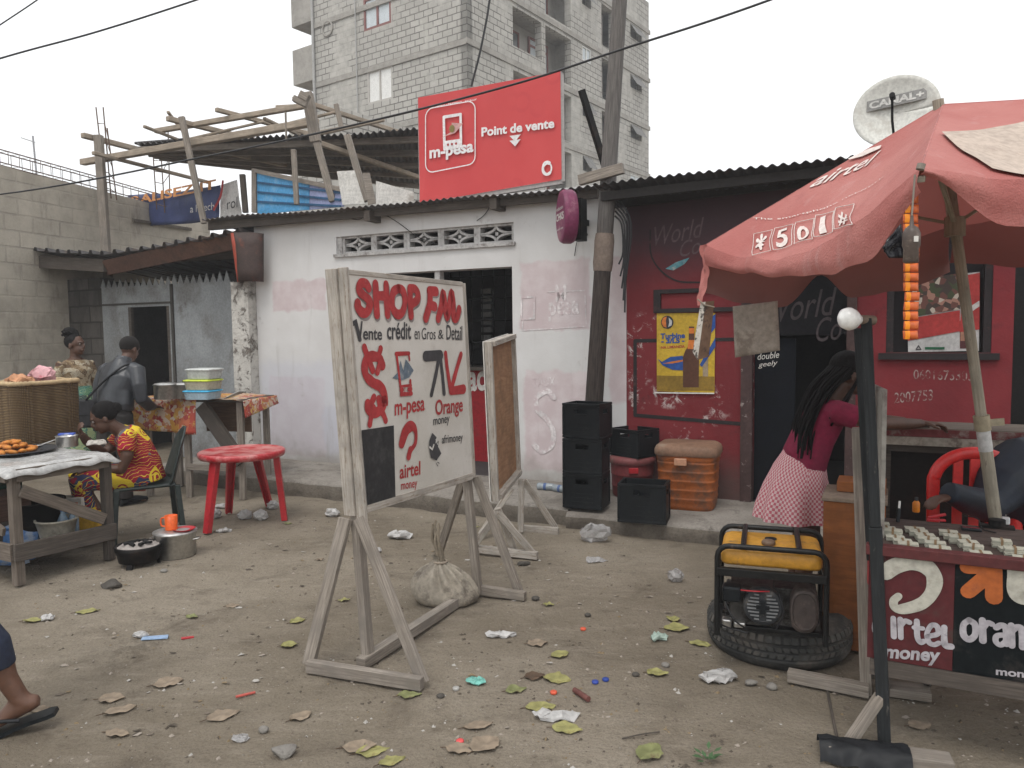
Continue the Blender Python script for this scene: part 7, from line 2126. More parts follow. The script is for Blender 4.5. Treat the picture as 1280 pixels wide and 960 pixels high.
# --- standing woman in green wrapper
o = G(103, 604); o.z = 0
f = V((0.86, -0.50, 0)).normalized(); r = f.cross(UP)
P = lambda x, y, z: o + r * x + f * y + UP * z
wm = person('woman standing by the block wall in patterned top and green print wrapper', o)
b = MB()
FH, at = head(b, P(-0.0, 0.01, 1.47), V((1.0, -0.18, 0.03)))
b.tube([P(0, -0.02, 1.28), P(0, -0.005, 1.38), P(0, 0.0, 1.44)], [0.055, 0.05, 0.05], 12)
loft(b, [(P(0, 0, 0.80), 0.155, 0.11), (P(0, 0, 0.95), 0.15, 0.11), (P(0, 0.0, 1.08), 0.125, 0.095), (P(0, 0.01, 1.2), 0.145, 0.105), (P(0, -0.01, 1.29), 0.14, 0.075), (P(0, -0.01, 1.33), 0.07, 0.05)], r=r)
for sx in (-1, 1):
    L = [P(sx * 0.15, -0.01, 1.285), P(sx * 0.18, -0.03, 1.15), P(sx * 0.19, -0.045, 1.03), P(sx * 0.19, -0.01, 0.90), P(sx * 0.19, 0.01, 0.83)]
    b.tube(L, [0.05, 0.045, 0.038, 0.032, 0.024], 12)
    hand(b, L[-1], V((0, 0, -1)) + f * 0.15, -r * sx, 0.95, 0.6, thumb=-1 if sx > 0 else 1)
    b.tube([P(sx * 0.08, 0, 0.82), P(sx * 0.075, 0.01, 0.45), P(sx * 0.07, -0.015, 0.28), P(sx * 0.07, -0.005, 0.085)], [0.075, 0.055, 0.05, 0.034], 12)
    foot(b, P(sx * 0.07, -0.005, 0.083), f, 0.95)
b.build('body', SKIN, wm, remesh=0.0075, smooth_it=2)
eyes(at, 1.0, wm)
b = MB()
b.ball(at(0, -0.028, 0.040), (0.082, 0.092, 0.088), 16, 10, FH)
b.ball(at(0, -0.06, 0.13), (0.072, 0.072, 0.062), 16, 10, FH)
for k in range(9):
    t = 2 * math.pi * k / 9
    c_ = at(0.055 * math.cos(t), -0.06 + 0.055 * math.sin(t), 0.125 + 0.02 * math.sin(k * 3))
    b.tube([c_ + V((0.02 * math.cos(t * 2 + a), 0.02 * math.sin(t * 2 + a), 0.02 * math.sin(a * 2))) for a in (0, 1.2, 2.4, 3.6, 4.8)], 0.013, 6)
b.build('braided_bun', HAIR, wm)
TOPM = print_cloth('cream_brown_print', (0.30, 0.23, 0.15), [(0.35, 0.29, 0.2), (0.12, 0.08, 0.05), (0.42, 0.37, 0.28), (0.2, 0.14, 0.08)], 22, line=(0.10, 0.07, 0.05))
b = MB()
loft(b, [(P(0, 0, 0.98), 0.150, 0.115), (P(0, 0, 1.08), 0.135, 0.105), (P(0, 0.012, 1.2), 0.155, 0.118), (P(0, -0.01, 1.285), 0.15, 0.088), (P(0, -0.01, 1.315), 0.11, 0.07)], r=r)
for sx in (-1, 1): b.tube([P(sx * 0.13, -0.01, 1.285), P(sx * 0.17, -0.02, 1.20), P(sx * 0.188, -0.042, 1.05)], [0.056, 0.056, 0.05], 14)
b.build('blouse', TOPM, wm, remesh=0.008, smooth_it=3)
GRN = print_cloth('green_wax_print', (0.25, 0.36, 0.22), [(0.03, 0.12, 0.09), (0.10, 0.24, 0.14), (0.02, 0.05, 0.06), (0.34, 0.42, 0.22), (0.05, 0.19, 0.16)], 13, line=(0.45, 0.48, 0.30))
b = MB()
loft(b, [(P(0, 0, 0.30), 0.15, 0.125), (P(0, 0.005, 0.5), 0.16, 0.135), (P(0, 0, 0.78), 0.175, 0.14), (P(0, -0.005, 0.9), 0.168, 0.135), (P(0, 0, 1.0), 0.148, 0.117), (P(0, 0, 1.04), 0.138, 0.11)], 40, r=r)
pleats(b, o, r, 0.05, 7, 0.95, 0.3)
b.build('wrapper', GRN, wm, all_smooth=True)

# --- man seen from behind
o = V((D(147, 440, 7.05).x + 0.0, 6.95, 0))
f = V((0.36, 0.93, 0)).normalized(); r = f.cross(UP)
P = lambda x, y, z: o + r * x + f * y + UP * z
mn = person('man seen from behind in dark grey jacket with a black shoulder bag', o)
b = MB()
FH, at = head(b, P(0.0, 0.20, 1.435), f + UP * -0.35, UP, 0.98)
b.tube([P(0, 0.10, 1.25), P(0, 0.15, 1.33), P(0, 0.18, 1.38)], [0.06, 0.056, 0.054], 12)
loft(b, [(P(0, 0, 0.80), 0.15, 0.10), (P(0, 0.02, 1.0), 0.15, 0.10), (P(0, 0.07, 1.2), 0.17, 0.11), (P(0, 0.10, 1.29), 0.10, 0.06)], r=r)
JL = {}
for sx in (-1, 1):
    L = [P(sx * 0.19, 0.09, 1.24), P(sx * 0.245, 0.06, 1.10), P(sx * 0.26, 0.06, 0.98), P(sx * 0.22, 0.19, 0.90), P(sx * 0.19, 0.27, 0.89)]
    JL[sx] = L
    b.tube(L, [0.05, 0.045, 0.04, 0.034, 0.026], 12)
    hand(b, L[-1], f + UP * -0.1 - r * sx * 0.3, V((0, 0, -1)), 1.0, 0.7, thumb=-1 if sx > 0 else 1)
    b.tube([P(sx * 0.085, 0, 0.82), P(sx * 0.09, 0.02, 0.45), P(sx * 0.09, -0.01, 0.28), P(sx * 0.09, -0.01, 0.085)], [0.08, 0.058, 0.05, 0.036], 12)
    foot(b, P(sx * 0.09, -0.01, 0.083), f + r * sx * 0.2)
b.build('body', SKIN, mn, remesh=0.0085, smooth_it=2)
MB().ball(at(0, -0.016, 0.034), (0.078, 0.095, 0.086), 18, 12, FH).build('cropped_hair', M('cropped_black_hair', (0.014, 0.012, 0.011), 0.9, bump=0.6, bscale=220), mn)
JK = M('dark_grey_jacket_cloth', (0.028, 0.031, 0.037), 0.38, var=0.4, scale=9, bump=1.0, bscale=9, spec=0.5, fine=14)
b = MB()
loft(b, [(P(0, 0.005, 0.88), 0.178, 0.125), (P(0, 0.01, 0.93), 0.186, 0.130), (P(0, 0.03, 1.05), 0.182, 0.130), (P(0, 0.06, 1.17), 0.198, 0.130), (P(0, 0.085, 1.26), 0.17, 0.10), (P(0, 0.11, 1.315), 0.09, 0.075), (P(0, 0.125, 1.335), 0.075, 0.068)], r=r)
for sx in (-1, 1): b.tube([P(sx * 0.14, 0.085, 1.25)] + JL[sx][:4] + [JL[sx][4] - f * 0.015], [0.07, 0.07, 0.064, 0.058, 0.05, 0.042], 14)
for p in b.v: p += V((noise.noise(p * 9), noise.noise(p * 9 + V((5, 5, 5))), noise.noise(p * 11 + V((1, 8, 3))))) * 0.018
b.build('jacket', JK, mn, remesh=0.008, smooth_it=2)
b = MB().tube([P(0, 0.118, 1.325), P(0, 0.13, 1.36)], [(0.078, 0.07), (0.07, 0.062)], 20, side=r); b.build('collar', JK, mn)
TRO = M('dark_trousers', (0.030, 0.027, 0.026), 0.85, var=0.3, bump=0.5, bscale=14)
b = MB()
loft(b, [(P(0, 0, 0.76), 0.165, 0.115), (P(0, 0, 0.9), 0.165, 0.115), (P(0, 0.0, 0.97), 0.15, 0.10)], r=r)
for sx in (-1, 1): b.tube([P(sx * 0.085, 0, 0.84), P(sx * 0.092, 0.02, 0.46), P(sx * 0.092, -0.01, 0.28), P(sx * 0.092, -0.01, 0.07)], [0.095, 0.078, 0.07, 0.068], 14)
b.build('trousers', TRO, mn, remesh=0.009, smooth_it=3)
for sx in (-1, 1): MB().tube([P(sx * 0.09, -0.07, 0.035) + r * 0, P(sx * 0.09, 0.0, 0.045), P(sx * 0.11, 0.10, 0.04), P(sx * 0.125, 0.19, 0.028)], [(0.036, 0.034), (0.043, 0.045), (0.048, 0.036), (0.036, 0.022)], 14, side=r).build('shoe', BLACKPLASTIC, mn)
bagp = P(-0.24, -0.10, 0.86)
bag = thing('shoulder_bag', 'black shoulder bag hanging by its strap at the man\'s hip', 'bag', bagp)
bf = Frame(bagp, (r * 0.75 + f * 0.4))
MB().fbox(bf, -0.11, 0.11, -0.035, 0.035, -0.14, 0.12).build('body', M('black_bag_cloth', (0.018, 0.018, 0.02), 0.7, bump=0.3), bag, bevel=0.025)
MB().fbox(bf, -0.09, 0.09, -0.042, -0.0355, -0.02, 0.11).build('flap', M('black_bag_flap', (0.022, 0.022, 0.025), 0.6, bump=0.3), bag, bevel=0.003)
b = MB().tube(cat_rom([bagp + UP * 0.11, P(-0.15, -0.125, 1.02), P(0.0, -0.09, 1.16), P(0.13, -0.01, 1.28), P(0.155, 0.08, 1.30)], 6), [(0.018, 0.004)] * 25 if False else 0.010, 8); b.build('strap', BLACK, bag)

# --- seated woman cooking, wax-print dress
o = V((-2.92, 5.90, 0))
f = V((-0.86, -0.50, 0)).normalized(); r = f.cross(UP)
P = lambda x, y, z: o + r * x + f * y + UP * z
sw_ = person('woman seated on a dark plastic chair in red and yellow print dress, bent forward', o)
b = MB()
FH, at = head(b, P(-0.02, 0.24, 0.935), f + UP * -0.45, UP, 0.98)
b.tube([P(0, 0.12, 0.82), P(-0.01, 0.17, 0.86), P(-0.015, 0.20, 0.89)], [0.055, 0.05, 0.048], 12)
loft(b, [(P(0, -0.02, 0.44), 0.17, 0.13), (P(0, -0.01, 0.56), 0.155, 0.12), (P(0, 0.04, 0.70), 0.155, 0.115), (P(0, 0.09, 0.80), 0.15, 0.085), (P(0, 0.11, 0.84), 0.07, 0.05)], r=r)
RA = [P(-0.17, 0.09, 0.79), P(-0.21, 0.10, 0.66), P(-0.20, 0.14, 0.56), P(-0.13, 0.30, 0.55), P(-0.10, 0.36, 0.56)]
LA = [P(0.17, 0.09, 0.79), P(0.20, 0.18, 0.68), P(0.17, 0.25, 0.64), P(0.07, 0.36, 0.76), P(0.04, 0.385, 0.81)]
for A_, th in ((RA, 1), (LA, -1)): b.tube(A_, [0.052, 0.046, 0.042, 0.034, 0.026], 12)
hand(b, RA[-1], f + r * 0.4 - UP * 0.2, V((0, 0, -1)), 0.95, 0.8, 1)
hand(b, LA[-1], UP * 0.6 - r * 0.6 + f * 0.2, -f, 0.95, 0.8, -1)
for sx in (-1, 1):
    k = P(sx * 0.15, 0.42, 0.46); an = P(sx * 0.11, 0.33 + 0.05 * sx, 0.09)
    b.tube([P(sx * 0.09, 0.0, 0.47), P(sx * 0.12, 0.22, 0.48), k], [0.085, 0.075, 0.058], 12); b.tube([k, (k + an) / 2 - f * 0.02, an], [0.056, 0.05, 0.034], 12)
    foot(b, V((an.x, an.y, 0.083)), f + r * sx * 0.25, 0.95)
b.build('body', SKIN, sw_, remesh=0.0075, smooth_it=2)
eyes(at, 0.98, sw_)
b = MB().ball(at(0, -0.028, 0.038), (0.084, 0.095, 0.088), 16, 10, FH); b.ball(at(0, -0.11, 0.03), 0.045, 12, 8); b.build('tied_hair', HAIR, sw_)
AN = print_cloth('red_yellow_wax_print', (0.25, 0.014, 0.028), [(0.60, 0.44, 0.03), (0.27, 0.015, 0.03), (0.30, 0.02, 0.035), (0.04, 0.045, 0.10), (0.30, 0.018, 0.035), (0.24, 0.012, 0.03), (0.10, 0.10, 0.12)], 10, line=(0.62, 0.48, 0.06))
b = MB()
loft(b, [(P(0, -0.03, 0.43), 0.195, 0.15), (P(0, -0.02, 0.56), 0.168, 0.13), (P(0, 0.035, 0.70), 0.168, 0.128), (P(0, 0.085, 0.80), 0.16, 0.10), (P(0, 0.105, 0.83), 0.10, 0.075)], r=r)
for A_ in (RA, LA): b.tube([A_[0] + (P(0, 0.09, 0.80) - A_[0]) * 0.3, A_[0], A_[0].lerp(A_[1], 0.8)], [0.066, 0.068, 0.066], 14)
for sx in (-1, 1):
    k = P(sx * 0.15, 0.42, 0.465); an = P(sx * 0.125, 0.37, 0.22)
    b.tube([P(sx * 0.085, -0.02, 0.47), P(sx * 0.12, 0.22, 0.485), k, an], [0.112, 0.10, 0.085, 0.088], 16)
b.tube([P(0, 0.08, 0.45), P(0, 0.36, 0.43)], [(0.13, 0.06), (0.12, 0.05)], 14, side=r)
for p in b.v: p += V((noise.noise(p * 8), noise.noise(p * 8 + V((5, 5, 5))), noise.noise(p * 9 + V((1, 8, 3))))) * 0.014
b.build('dress', AN, sw_, remesh=0.0085, smooth_it=2)
lap = P(-0.02, 0.40, 0.575)
crumpled('grey_cloth_bundle', 'crumpled grey cloth bundle held on the seated woman\'s knees', 'cloth', lap, 0.075, M('grey_lap_cloth', (0.13, 0.125, 0.11), 0.9, var=0.3), 6, (1, 1.1, .7))

# --- girl leaning on the rear counter
o = V((1.632, 4.12, 0))
f = V((0.96, -0.10, 0)).normalized(); r = f.cross(UP)
P = lambda x, y, z: o + r * x + f * y + UP * z
gl = person('girl with long black braids in crimson top and pink checked skirt leaning on counter', o)
b = MB()
FH, at = head(b, P(0.0, 0.20, 1.30), f + UP * -0.15, UP, 0.98)
b.tube([P(0, 0.08, 1.14), P(0, 0.13, 1.20), P(0, 0.165, 1.25)], [0.05, 0.045, 0.044], 12)
loft(b, [(P(0, -0.05, 0.70), 0.15, 0.12), (P(0, -0.03, 0.82), 0.13, 0.105), (P(0, 0.0, 0.95), 0.12, 0.09), (P(0, 0.06, 1.07), 0.14, 0.09), (P(0, 0.085, 1.13), 0.12, 0.065), (P(0, 0.10, 1.16), 0.06, 0.045)], r=r)
rz_ = RF.px(1160, 536)[1]
RA = [P(0.15, 0.08, 1.11), P(0.18, 0.20, 1.075), P(0.17, 0.30, 1.05), P(0.12, 0.46, 1.045), P(0.10, 0.53, 1.045)]
LA = [P(-0.15, 0.08, 1.11), P(-0.18, 0.20, 1.06), P(-0.17, 0.30, 1.04), P(-0.06, 0.44, 1.04), P(-0.03, 0.50, 1.04)]
for A_, th in ((RA, -1), (LA, 1)):
    b.tube(A_, [0.046, 0.040, 0.036, 0.030, 0.023], 12)
    hand(b, A_[-1], f - UP * 0.05, V((0, 0, -1)), 0.95, 0.75, th)
for sx in (-1, 1):
    b.tube([P(sx * 0.075, -0.05, 0.72), P(sx * 0.08, -0.02, 0.40), P(sx * 0.08, -0.05, 0.26), P(sx * 0.08, -0.06, 0.085)], [0.075, 0.052, 0.047, 0.032], 12)
    foot(b, P(sx * 0.08, -0.06, 0.083), f, 0.93)
b.build('body', SKIN, gl, remesh=0.0065, smooth_it=2)
eyes(at, 0.98, gl)
b = MB().ball(at(0, -0.024, 0.038), (0.083, 0.096, 0.09), 18, 12, FH)
b.build('hair', HAIR, gl)
b = MB()
for k in range(58):
    t = rad(80 + 190 * k / 57)
    c_ = at(0.075 * math.sin(t) * 1.05, -0.03 + 0.085 * math.cos(t), 0.03 - 0.02 * (k % 3))
    dxx = 0.03 * math.sin(k * 2.3)
    e_ = P(0.05 + 0.10 * math.sin(t) + dxx * 0.5, -0.075 + 0.03 * math.cos(k * 1.7), 0.86 + 0.12 * ((k * 7) % 5) / 5)
    m1 = c_.lerp(e_, 0.3) + f * -0.05 + UP * 0.01; m2 = c_.lerp(e_, 0.7) + f * -0.045
    b.tube(cat_rom([c_, m1 + r * 0.012 * math.sin(k * 5), m2 + r * 0.018 * math.sin(k * 3.3), e_], 5), [0.009, 0.008, 0.004], 6)
for k in range(7):
    t = rad(30 + 35 * k / 6)
    c_ = at(0.078 * math.sin(t), -0.02 + 0.07 * math.cos(t), 0.05); e_ = P(0.12 + 0.01 * k, 0.10 - 0.01 * k, 1.08 - 0.02 * (k % 3))
    b.tube(cat_rom([c_, at(0.088, 0.01, -0.03), e_], 5), [0.010, 0.006], 6)
b.build('long_braids', HAIR, gl)
CRM = M('crimson_cotton', (0.175, 0.012, 0.040), 0.85, var=0.2, bump=0.5, bscale=13)
b = MB()
loft(b, [(P(0, -0.045, 0.80), 0.150, 0.122), (P(0, -0.03, 0.86), 0.145, 0.122), (P(0, 0.01, 0.96), 0.14, 0.112), (P(0, 0.06, 1.07), 0.152, 0.108), (P(0, 0.085, 1.13), 0.135, 0.08), (P(0, 0.098, 1.155), 0.085, 0.06)], r=r)
for A_ in (RA, LA): b.tube([A_[0] + (P(0, 0.08, 1.11) - A_[0]) * 0.35, A_[0] + UP * 0.002, A_[0].lerp(A_[1], 0.85)], [0.058, 0.062, 0.062], 14)
for p in b.v: p += V((noise.noise(p * 9), noise.noise(p * 9 + V((5, 5, 5))), noise.noise(p * 9 + V((1, 8, 3))))) * 0.010
b.build('top', CRM, gl, remesh=0.0075, smooth_it=2)
def check_mat():
    n = N('pink_white_check')
    uv = n.co('UV')
    ck = n.n('TexChecker'); n.l(n.co('UV', (1, 1, 1)), ck.inputs[0]); ck.inputs['Scale'].default_value = 72
    ck.inputs['Color1'].default_value = (0.64, 0.53, 0.52, 1); ck.inputs['Color2'].default_value = (0.43, 0.075, 0.11, 1)
    c = n.mix(n.mp(n.noise(n.co('UV'), 160, 2), 0.3, 0.7, 0, 0.6), ck.outputs[0], (0.50, 0.24, 0.26))
    return n.fin(c, 0.85, 0, 0.15)
b = MB()
loft(b, [(P(0, -0.085, 0.515), 0.215, 0.205), (P(0, -0.085, 0.58), 0.205, 0.195), (P(0, -0.075, 0.68), 0.188, 0.172), (P(0, -0.06, 0.77), 0.163, 0.142), (P(0, -0.04, 0.83), 0.143, 0.120), (P(0, -0.033, 0.85), 0.140, 0.116)], 96, r=r)
pleats(b, P(0, -0.075, 0), r, 0.085, 9, 0.82, 0.52)
b.build('skirt', check_mat(), gl, all_smooth=True)

# --- person in navy jacket behind the stall counter
o = V((3.12, 3.95, 0))
f = V((-0.80, -0.60, 0)).normalized(); r = f.cross(UP)
P = lambda x, y, z: o + r * x + f * y + UP * z
nv = person('person in navy jacket slumped forward onto the stall counter beside the red chair', o)
E1 = D(1190, 650, 3.38); E1.z = ZC + 0.045
sh = D(1272, 585, 3.62)
el = D(1232, 632, 3.50)
b = MB()
loft(b, [(P(0, 0, 0.44), 0.16, 0.12), (P(0, 0.03, 0.6), 0.15, 0.12), (P(0, 0.12, 0.78), 0.17, 0.12), (P(0, 0.22, 0.90), 0.12, 0.08)], r=r)
FH, at = head(b, P(0.10, 0.36, 1.0), f + UP * -0.6, UP, 0.98)
b.tube([P(0.04, 0.22, 0.88), P(0.10, 0.33, 0.96)], [0.06, 0.055], 12)
b.tube([sh, el, E1], [0.05, 0.045, 0.03], 12)
hand(b, E1 + V((-0.005, 0, -0.005)), V((-1, -0.3, -0.1)), V((0, 0, -1)), 1.0, 0.7, -1)
ls = P(-0.17, 0.18, 0.85)
b.tube([ls, P(-0.22, 0.32, 0.80), P(-0.08, 0.46, 0.80)], [0.05, 0.045, 0.03], 12); hand(b, P(-0.08, 0.46, 0.80), r * 0.7 + f * 0.2, V((0, 0, -1)), 1.0, 0.7, 1)
for sx in (-1, 1):
    k = P(sx * 0.12, 0.40, 0.46); an = P(sx * 0.12, 0.38, 0.09)
    b.tube([P(sx * 0.09, 0.0, 0.47), k], [0.08, 0.058], 12); b.tube([k, an], [0.055, 0.034], 12); foot(b, V((an.x, an.y, 0.083)), f)
b.build('body', SKIN, nv, remesh=0.009, smooth_it=2)
MB().ball(at(0, -0.016, 0.034), (0.078, 0.095, 0.086), 18, 12, FH).build('cropped_hair', HAIR, nv)
NAVY = M('navy_jacket_cloth', (0.008, 0.013, 0.024), 0.6, var=0.4, scale=9, bump=0.9, bscale=12, spec=0.4, fine=14)
b = MB()
loft(b, [(P(0, -0.01, 0.43), 0.19, 0.15), (P(0, 0.03, 0.6), 0.185, 0.15), (P(0, 0.11, 0.78), 0.205, 0.15), (P(0, 0.19, 0.88), 0.17, 0.11), (P(0, 0.235, 0.915), 0.09, 0.08)], r=r)
b.tube([P(0.10, 0.16, 0.86), sh + UP * 0.005, sh.lerp(el, 0.5), el, el.lerp(E1, 0.5) + UP * 0.004, E1 + (E1 - el) * 0.15], [0.13, 0.135, 0.115, 0.085, 0.062, 0.046], 16)
b.tube([sh + V((0.12, 0.05, -0.02)), D(1290, 640, 3.5)], [0.14, 0.12], 14)
b.tube([P(-0.1, 0.16, 0.86), ls, P(-0.22, 0.32, 0.80), P(-0.12, 0.43, 0.80)], [0.09, 0.08, 0.066, 0.05], 14)
for p in b.v: p += V((noise.noise(p * 10), noise.noise(p * 10 + V((5, 5, 5))), noise.noise(p * 12 + V((1, 8, 3))))) * 0.018
b.build('jacket', NAVY, nv, remesh=0.008, smooth_it=2)
b = MB()
loft(b, [(P(0, -0.02, 0.41), 0.17, 0.13), (P(0, 0.0, 0.5), 0.16, 0.12)], r=r)
for sx in (-1, 1):
    k = P(sx * 0.12, 0.40, 0.465); an = P(sx * 0.12, 0.38, 0.08); b.tube([P(sx * 0.09, 0, 0.47), k], [0.10, 0.078], 14); b.tube([k, an], [0.076, 0.066], 14)
b.build('trousers', TRO, nv, remesh=0.009, smooth_it=2)

# --- walker leaving the picture: trailing leg with flip-flop
ft = G(24, 912); ft.z = 0
f = V((-0.96, -0.28, 0)).normalized(); r = f.cross(UP)
an = D(24, 872, ft.y)
P = lambda x, y, z: V((an.x, an.y, 0)) + r * x + f * y + UP * z
wk = person('walker in dark blue trousers and black flip-flops striding out of view', ft)
b = MB()
kn = P(0, 0.16, 0.47); hp = P(0.02, 0.16, 0.90)
pit = 0.42
b.tube([hp, kn], [0.085, 0.058], 14); b.tube([kn, kn.lerp(an, 0.35) - f * 0.03, kn.lerp(an, 0.75), an], [0.056, 0.056, 0.040, 0.035], 14)
foot(b, an, f, 1.0, pit)
hp2 = P(-0.18, 0.20, 0.90); kn2 = P(-0.18, 0.44, 0.50); an2 = P(-0.18, 0.52, 0.083)
b.tube([hp2, kn2], [0.085, 0.058], 14); b.tube([kn2, an2], [0.055, 0.035], 14); foot(b, an2, f, 1.0)
loft(b, [(P(-0.08, 0.18, 0.84), 0.155, 0.11), (P(-0.08, 0.18, 1.05), 0.14, 0.10), (P(-0.08, 0.2, 1.3), 0.17, 0.11), (P(-0.08, 0.2, 1.40), 0.08, 0.06)], r=r)
FH, at = head(b, P(-0.08, 0.23, 1.58), f); b.tube([P(-0.08, 0.2, 1.38), P(-0.08, 0.22, 1.52)], [0.058, 0.055], 12)
for sx in (-1, 1):
    L = [P(-0.08 + sx * 0.19, 0.2, 1.34), P(-0.08 + sx * 0.23, 0.26 - 0.06 * sx, 1.1), P(-0.08 + sx * 0.22, 0.42 - 0.06 * sx, 0.95)]
    b.tube(L, [0.05, 0.042, 0.028], 12); hand(b, L[-1], V((0, 0, -1)), -r * sx, 1.0, 0.6, -1 if sx > 0 else 1)
b.build('body', M('warm_brown_skin', (0.12, 0.058, 0.036), 0.5, var=0.15, bump=0.05, spec=0.45, fine=25), wk, remesh=0.0075, smooth_it=2)
MB().ball(at(0, -0.016, 0.034), (0.078, 0.095, 0.086), 18, 12, FH).build('cropped_hair', HAIR, wk)
NVT = M('dark_blue_trouser_cloth', (0.022, 0.028, 0.05), 0.85, var=0.3, bump=0.4, bscale=30)
b = MB()
loft(b, [(P(-0.08, 0.18, 0.80), 0.17, 0.125), (P(-0.08, 0.18, 0.98), 0.155, 0.112)], r=r)
b.tube([hp, kn, kn.lerp(an, 0.35) - f * 0.02, kn.lerp(an, 0.62)], [0.10, 0.075, 0.070, 0.060], 16); b.tube([hp2, kn2, kn2.lerp(an2, 0.65)], [0.10, 0.075, 0.06], 16)
b.build('trousers', NVT, wk, remesh=0.008, smooth_it=2)
b = MB()
loft(b, [(P(-0.08, 0.18, 0.92), 0.165, 0.12), (P(-0.08, 0.18, 1.05), 0.155, 0.115), (P(-0.08, 0.2, 1.28), 0.185, 0.125), (P(-0.08, 0.2, 1.39), 0.10, 0.08)], r=r)
for sx in (-1, 1): b.tube([P(-0.08 + sx * 0.15, 0.2, 1.34), P(-0.08 + sx * 0.195, 0.2, 1.33), P(-0.08 + sx * 0.225, 0.25 - 0.05 * sx, 1.16)], [0.065, 0.065, 0.06], 14)
b.build('shirt', M('grey_shirt_cloth', (0.2, 0.2, 0.21), 0.9), wk, remesh=0.009, smooth_it=2)
def flipflop(ank, d, pitch, drop):
    d = V(d).normalized(); rr_ = d.cross(UP).normalized()
    dn = d * math.cos(pitch) - UP * math.sin(pitch); un = UP * math.cos(pitch) + d * math.sin(pitch)
    h = ank - un * 0.082
    b = MB()
    out = [(-0.085, 0.030), (-0.06, 0.040), (0.0, 0.038), (0.06, 0.044), (0.12, 0.052), (0.17, 0.048), (0.195, 0.030)]
    bend = lambda a: -drop * max(0, (0.10 - a) / 0.185) ** 1.3
    Lf = [h + dn * a + rr_ * w_ + un * bend(a) for a, w_ in out]; Rt = [h + dn * a - rr_ * w_ + un * bend(a) for a, w_ in out]
    n = len(out)
    top_v = Lf + Rt; bot = [p - un * 0.016 for p in top_v]
    b.add(top_v + bot, [(n + i, n + i + 1, i + 1, i) for i in range(n - 1)] + [(2 * n + i, 2 * n + i + 1, 3 * n + i + 1, 3 * n + i) for i in range(n - 1)] + [(i, i + 1, 2 * n + i + 1, 2 * n + i) for i in range(n - 1)] + [(3 * n + i, 3 * n + i + 1, n + i + 1, n + i) for i in range(n - 1)] + [(0, 2 * n, 3 * n, n), (n - 1, 2 * n - 1, 4 * n - 1, 3 * n - 1)])
    s_ = b.build('flip_flop', BLACKPLASTIC, wk)
    b = MB()
    toe = h + dn * 0.145 + un * 0.01 + rr_ * 0.012
    for sx in (-1, 1): b.tube(cat_rom([toe + un * 0.022, h + dn * 0.09 + rr_ * sx * 0.038 + un * 0.045, h + dn * 0.02 + rr_ * sx * 0.044 + un * (0.02 + bend(0.02))], 5), [0.006, 0.009, 0.008], 8)
    b.tube([toe - un * 0.01, toe + un * 0.022], 0.005, 6)
    b.build('strap', BLACK, s_)
flipflop(an, f, pit, 0.03); flipflop(an2, f, 0, 0)
# ------------------------------------------------------------------ food table at the left edge
A_ = G(24, 731); B_ = G(137, 699)
A_.z = B_.z = 0
TBF = Frame(B_, A_ - B_)          # ex: from the far leg towards the near leg along the table's end; ey: into the table, away from the road
TW = (A_ - B_).length
ft_ = thing('food_table', 'rough wooden food table covered with a crumpled plastic sheet', 'table', B_)
if TBF.ey.x > 0: TBF.ey = -TBF.ey
TL, TH = 1.45, 0.735
def T(x, y, z): return TBF(x, y, z)
for i, (x, y) in enumerate(((0, 0), (TW, 0), (0, TL), (TW, TL))):
    MB().bar(T(x, y, 0), T(x, y, TH - 0.03), 0.06, 0.055, up=TBF.ex).jitter(0.003, 8).build('leg', TABLEWOOD if i != 0 else DARKWOOD, ft_, bevel=0.003)
b = MB()
b.bar(T(0.0, -0.035, TH - 0.05), T(TW, -0.035, TH - 0.05), 0.03, 0.06); b.bar(T(TW + 0.035, 0, TH - 0.05), T(TW + 0.035, TL, TH - 0.05), 0.03, 0.06); b.bar(T(-0.035, 0, TH - 0.05), T(-0.035, TL, TH - 0.05), 0.03, 0.06)
for k in range(6): b.bar(T(0.05 + k * (TW - .1) / 5, -0.04, TH - 0.008), T(0.05 + k * (TW - .1) / 5, TL + 0.04, TH - 0.008), 0.10, 0.02)
b.build('table_top', TABLEWOOD, ft_, bevel=0.003)
b = MB()
b.bar(T(-0.03, -0.04, 0.20), T(TW + 0.04, -0.04, 0.215), 0.025, 0.11); b.build('low_rail', DARKWOOD, ft_, bevel=0.003)
MB().bar(T(TW + 0.04, -0.02, 0.215), T(TW + 0.04, TL, 0.215), 0.025, 0.11).build('low_rail', TABLEWOOD, ft_, bevel=0.003)
MB().bar(T(TW - 0.02, -0.045, 0.60), T(0.05, -0.045, 0.30), 0.022, 0.075).build('brace', TABLEWOOD, ft_, bevel=0.003)
MB().bar(T(TW + 0.045, 0.05, 0.34), T(TW + 0.045, 0.9, 0.64), 0.022, 0.055).build('brace', TABLEWOOD, ft_, bevel=0.003)
b = MB()
for k in range(5): b.bar(T(0.07 + k * (TW - .14) / 4, 0.0, 0.17), T(0.07 + k * (TW - .14) / 4, TL, 0.17), 0.11, 0.018)
b.build('low_shelf', DARKWOOD, ft_)
def sheetf(u, v):
    x = -0.07 + (TW + 0.15) * u; y = -0.08 + (TL + 0.12) * v
    p = T(x, y, TH + 0.012)
    p.z += 0.008 * noise.noise(p * 6) + 0.006 * noise.noise(p * 15)
    ed = min(u, 1 - u, v * 1.6)
    if ed < 0.06: p.z -= (0.06 - ed) / 0.06 * (0.05 + 0.03 * noise.noise(p * 7))
    return p
MB().grid(sheetf, 40, 50).build('plastic_sheet', M('crumpled_clear_sheet', (0.40, 0.395, 0.385), 0.25, var=0.25, scale=5, dirt=(0.25, 0.235, 0.22), dscale=7, bump=0.6, bscale=16, spec=0.6), ft_, solid=0.003)
ZT_ = TH + 0.016
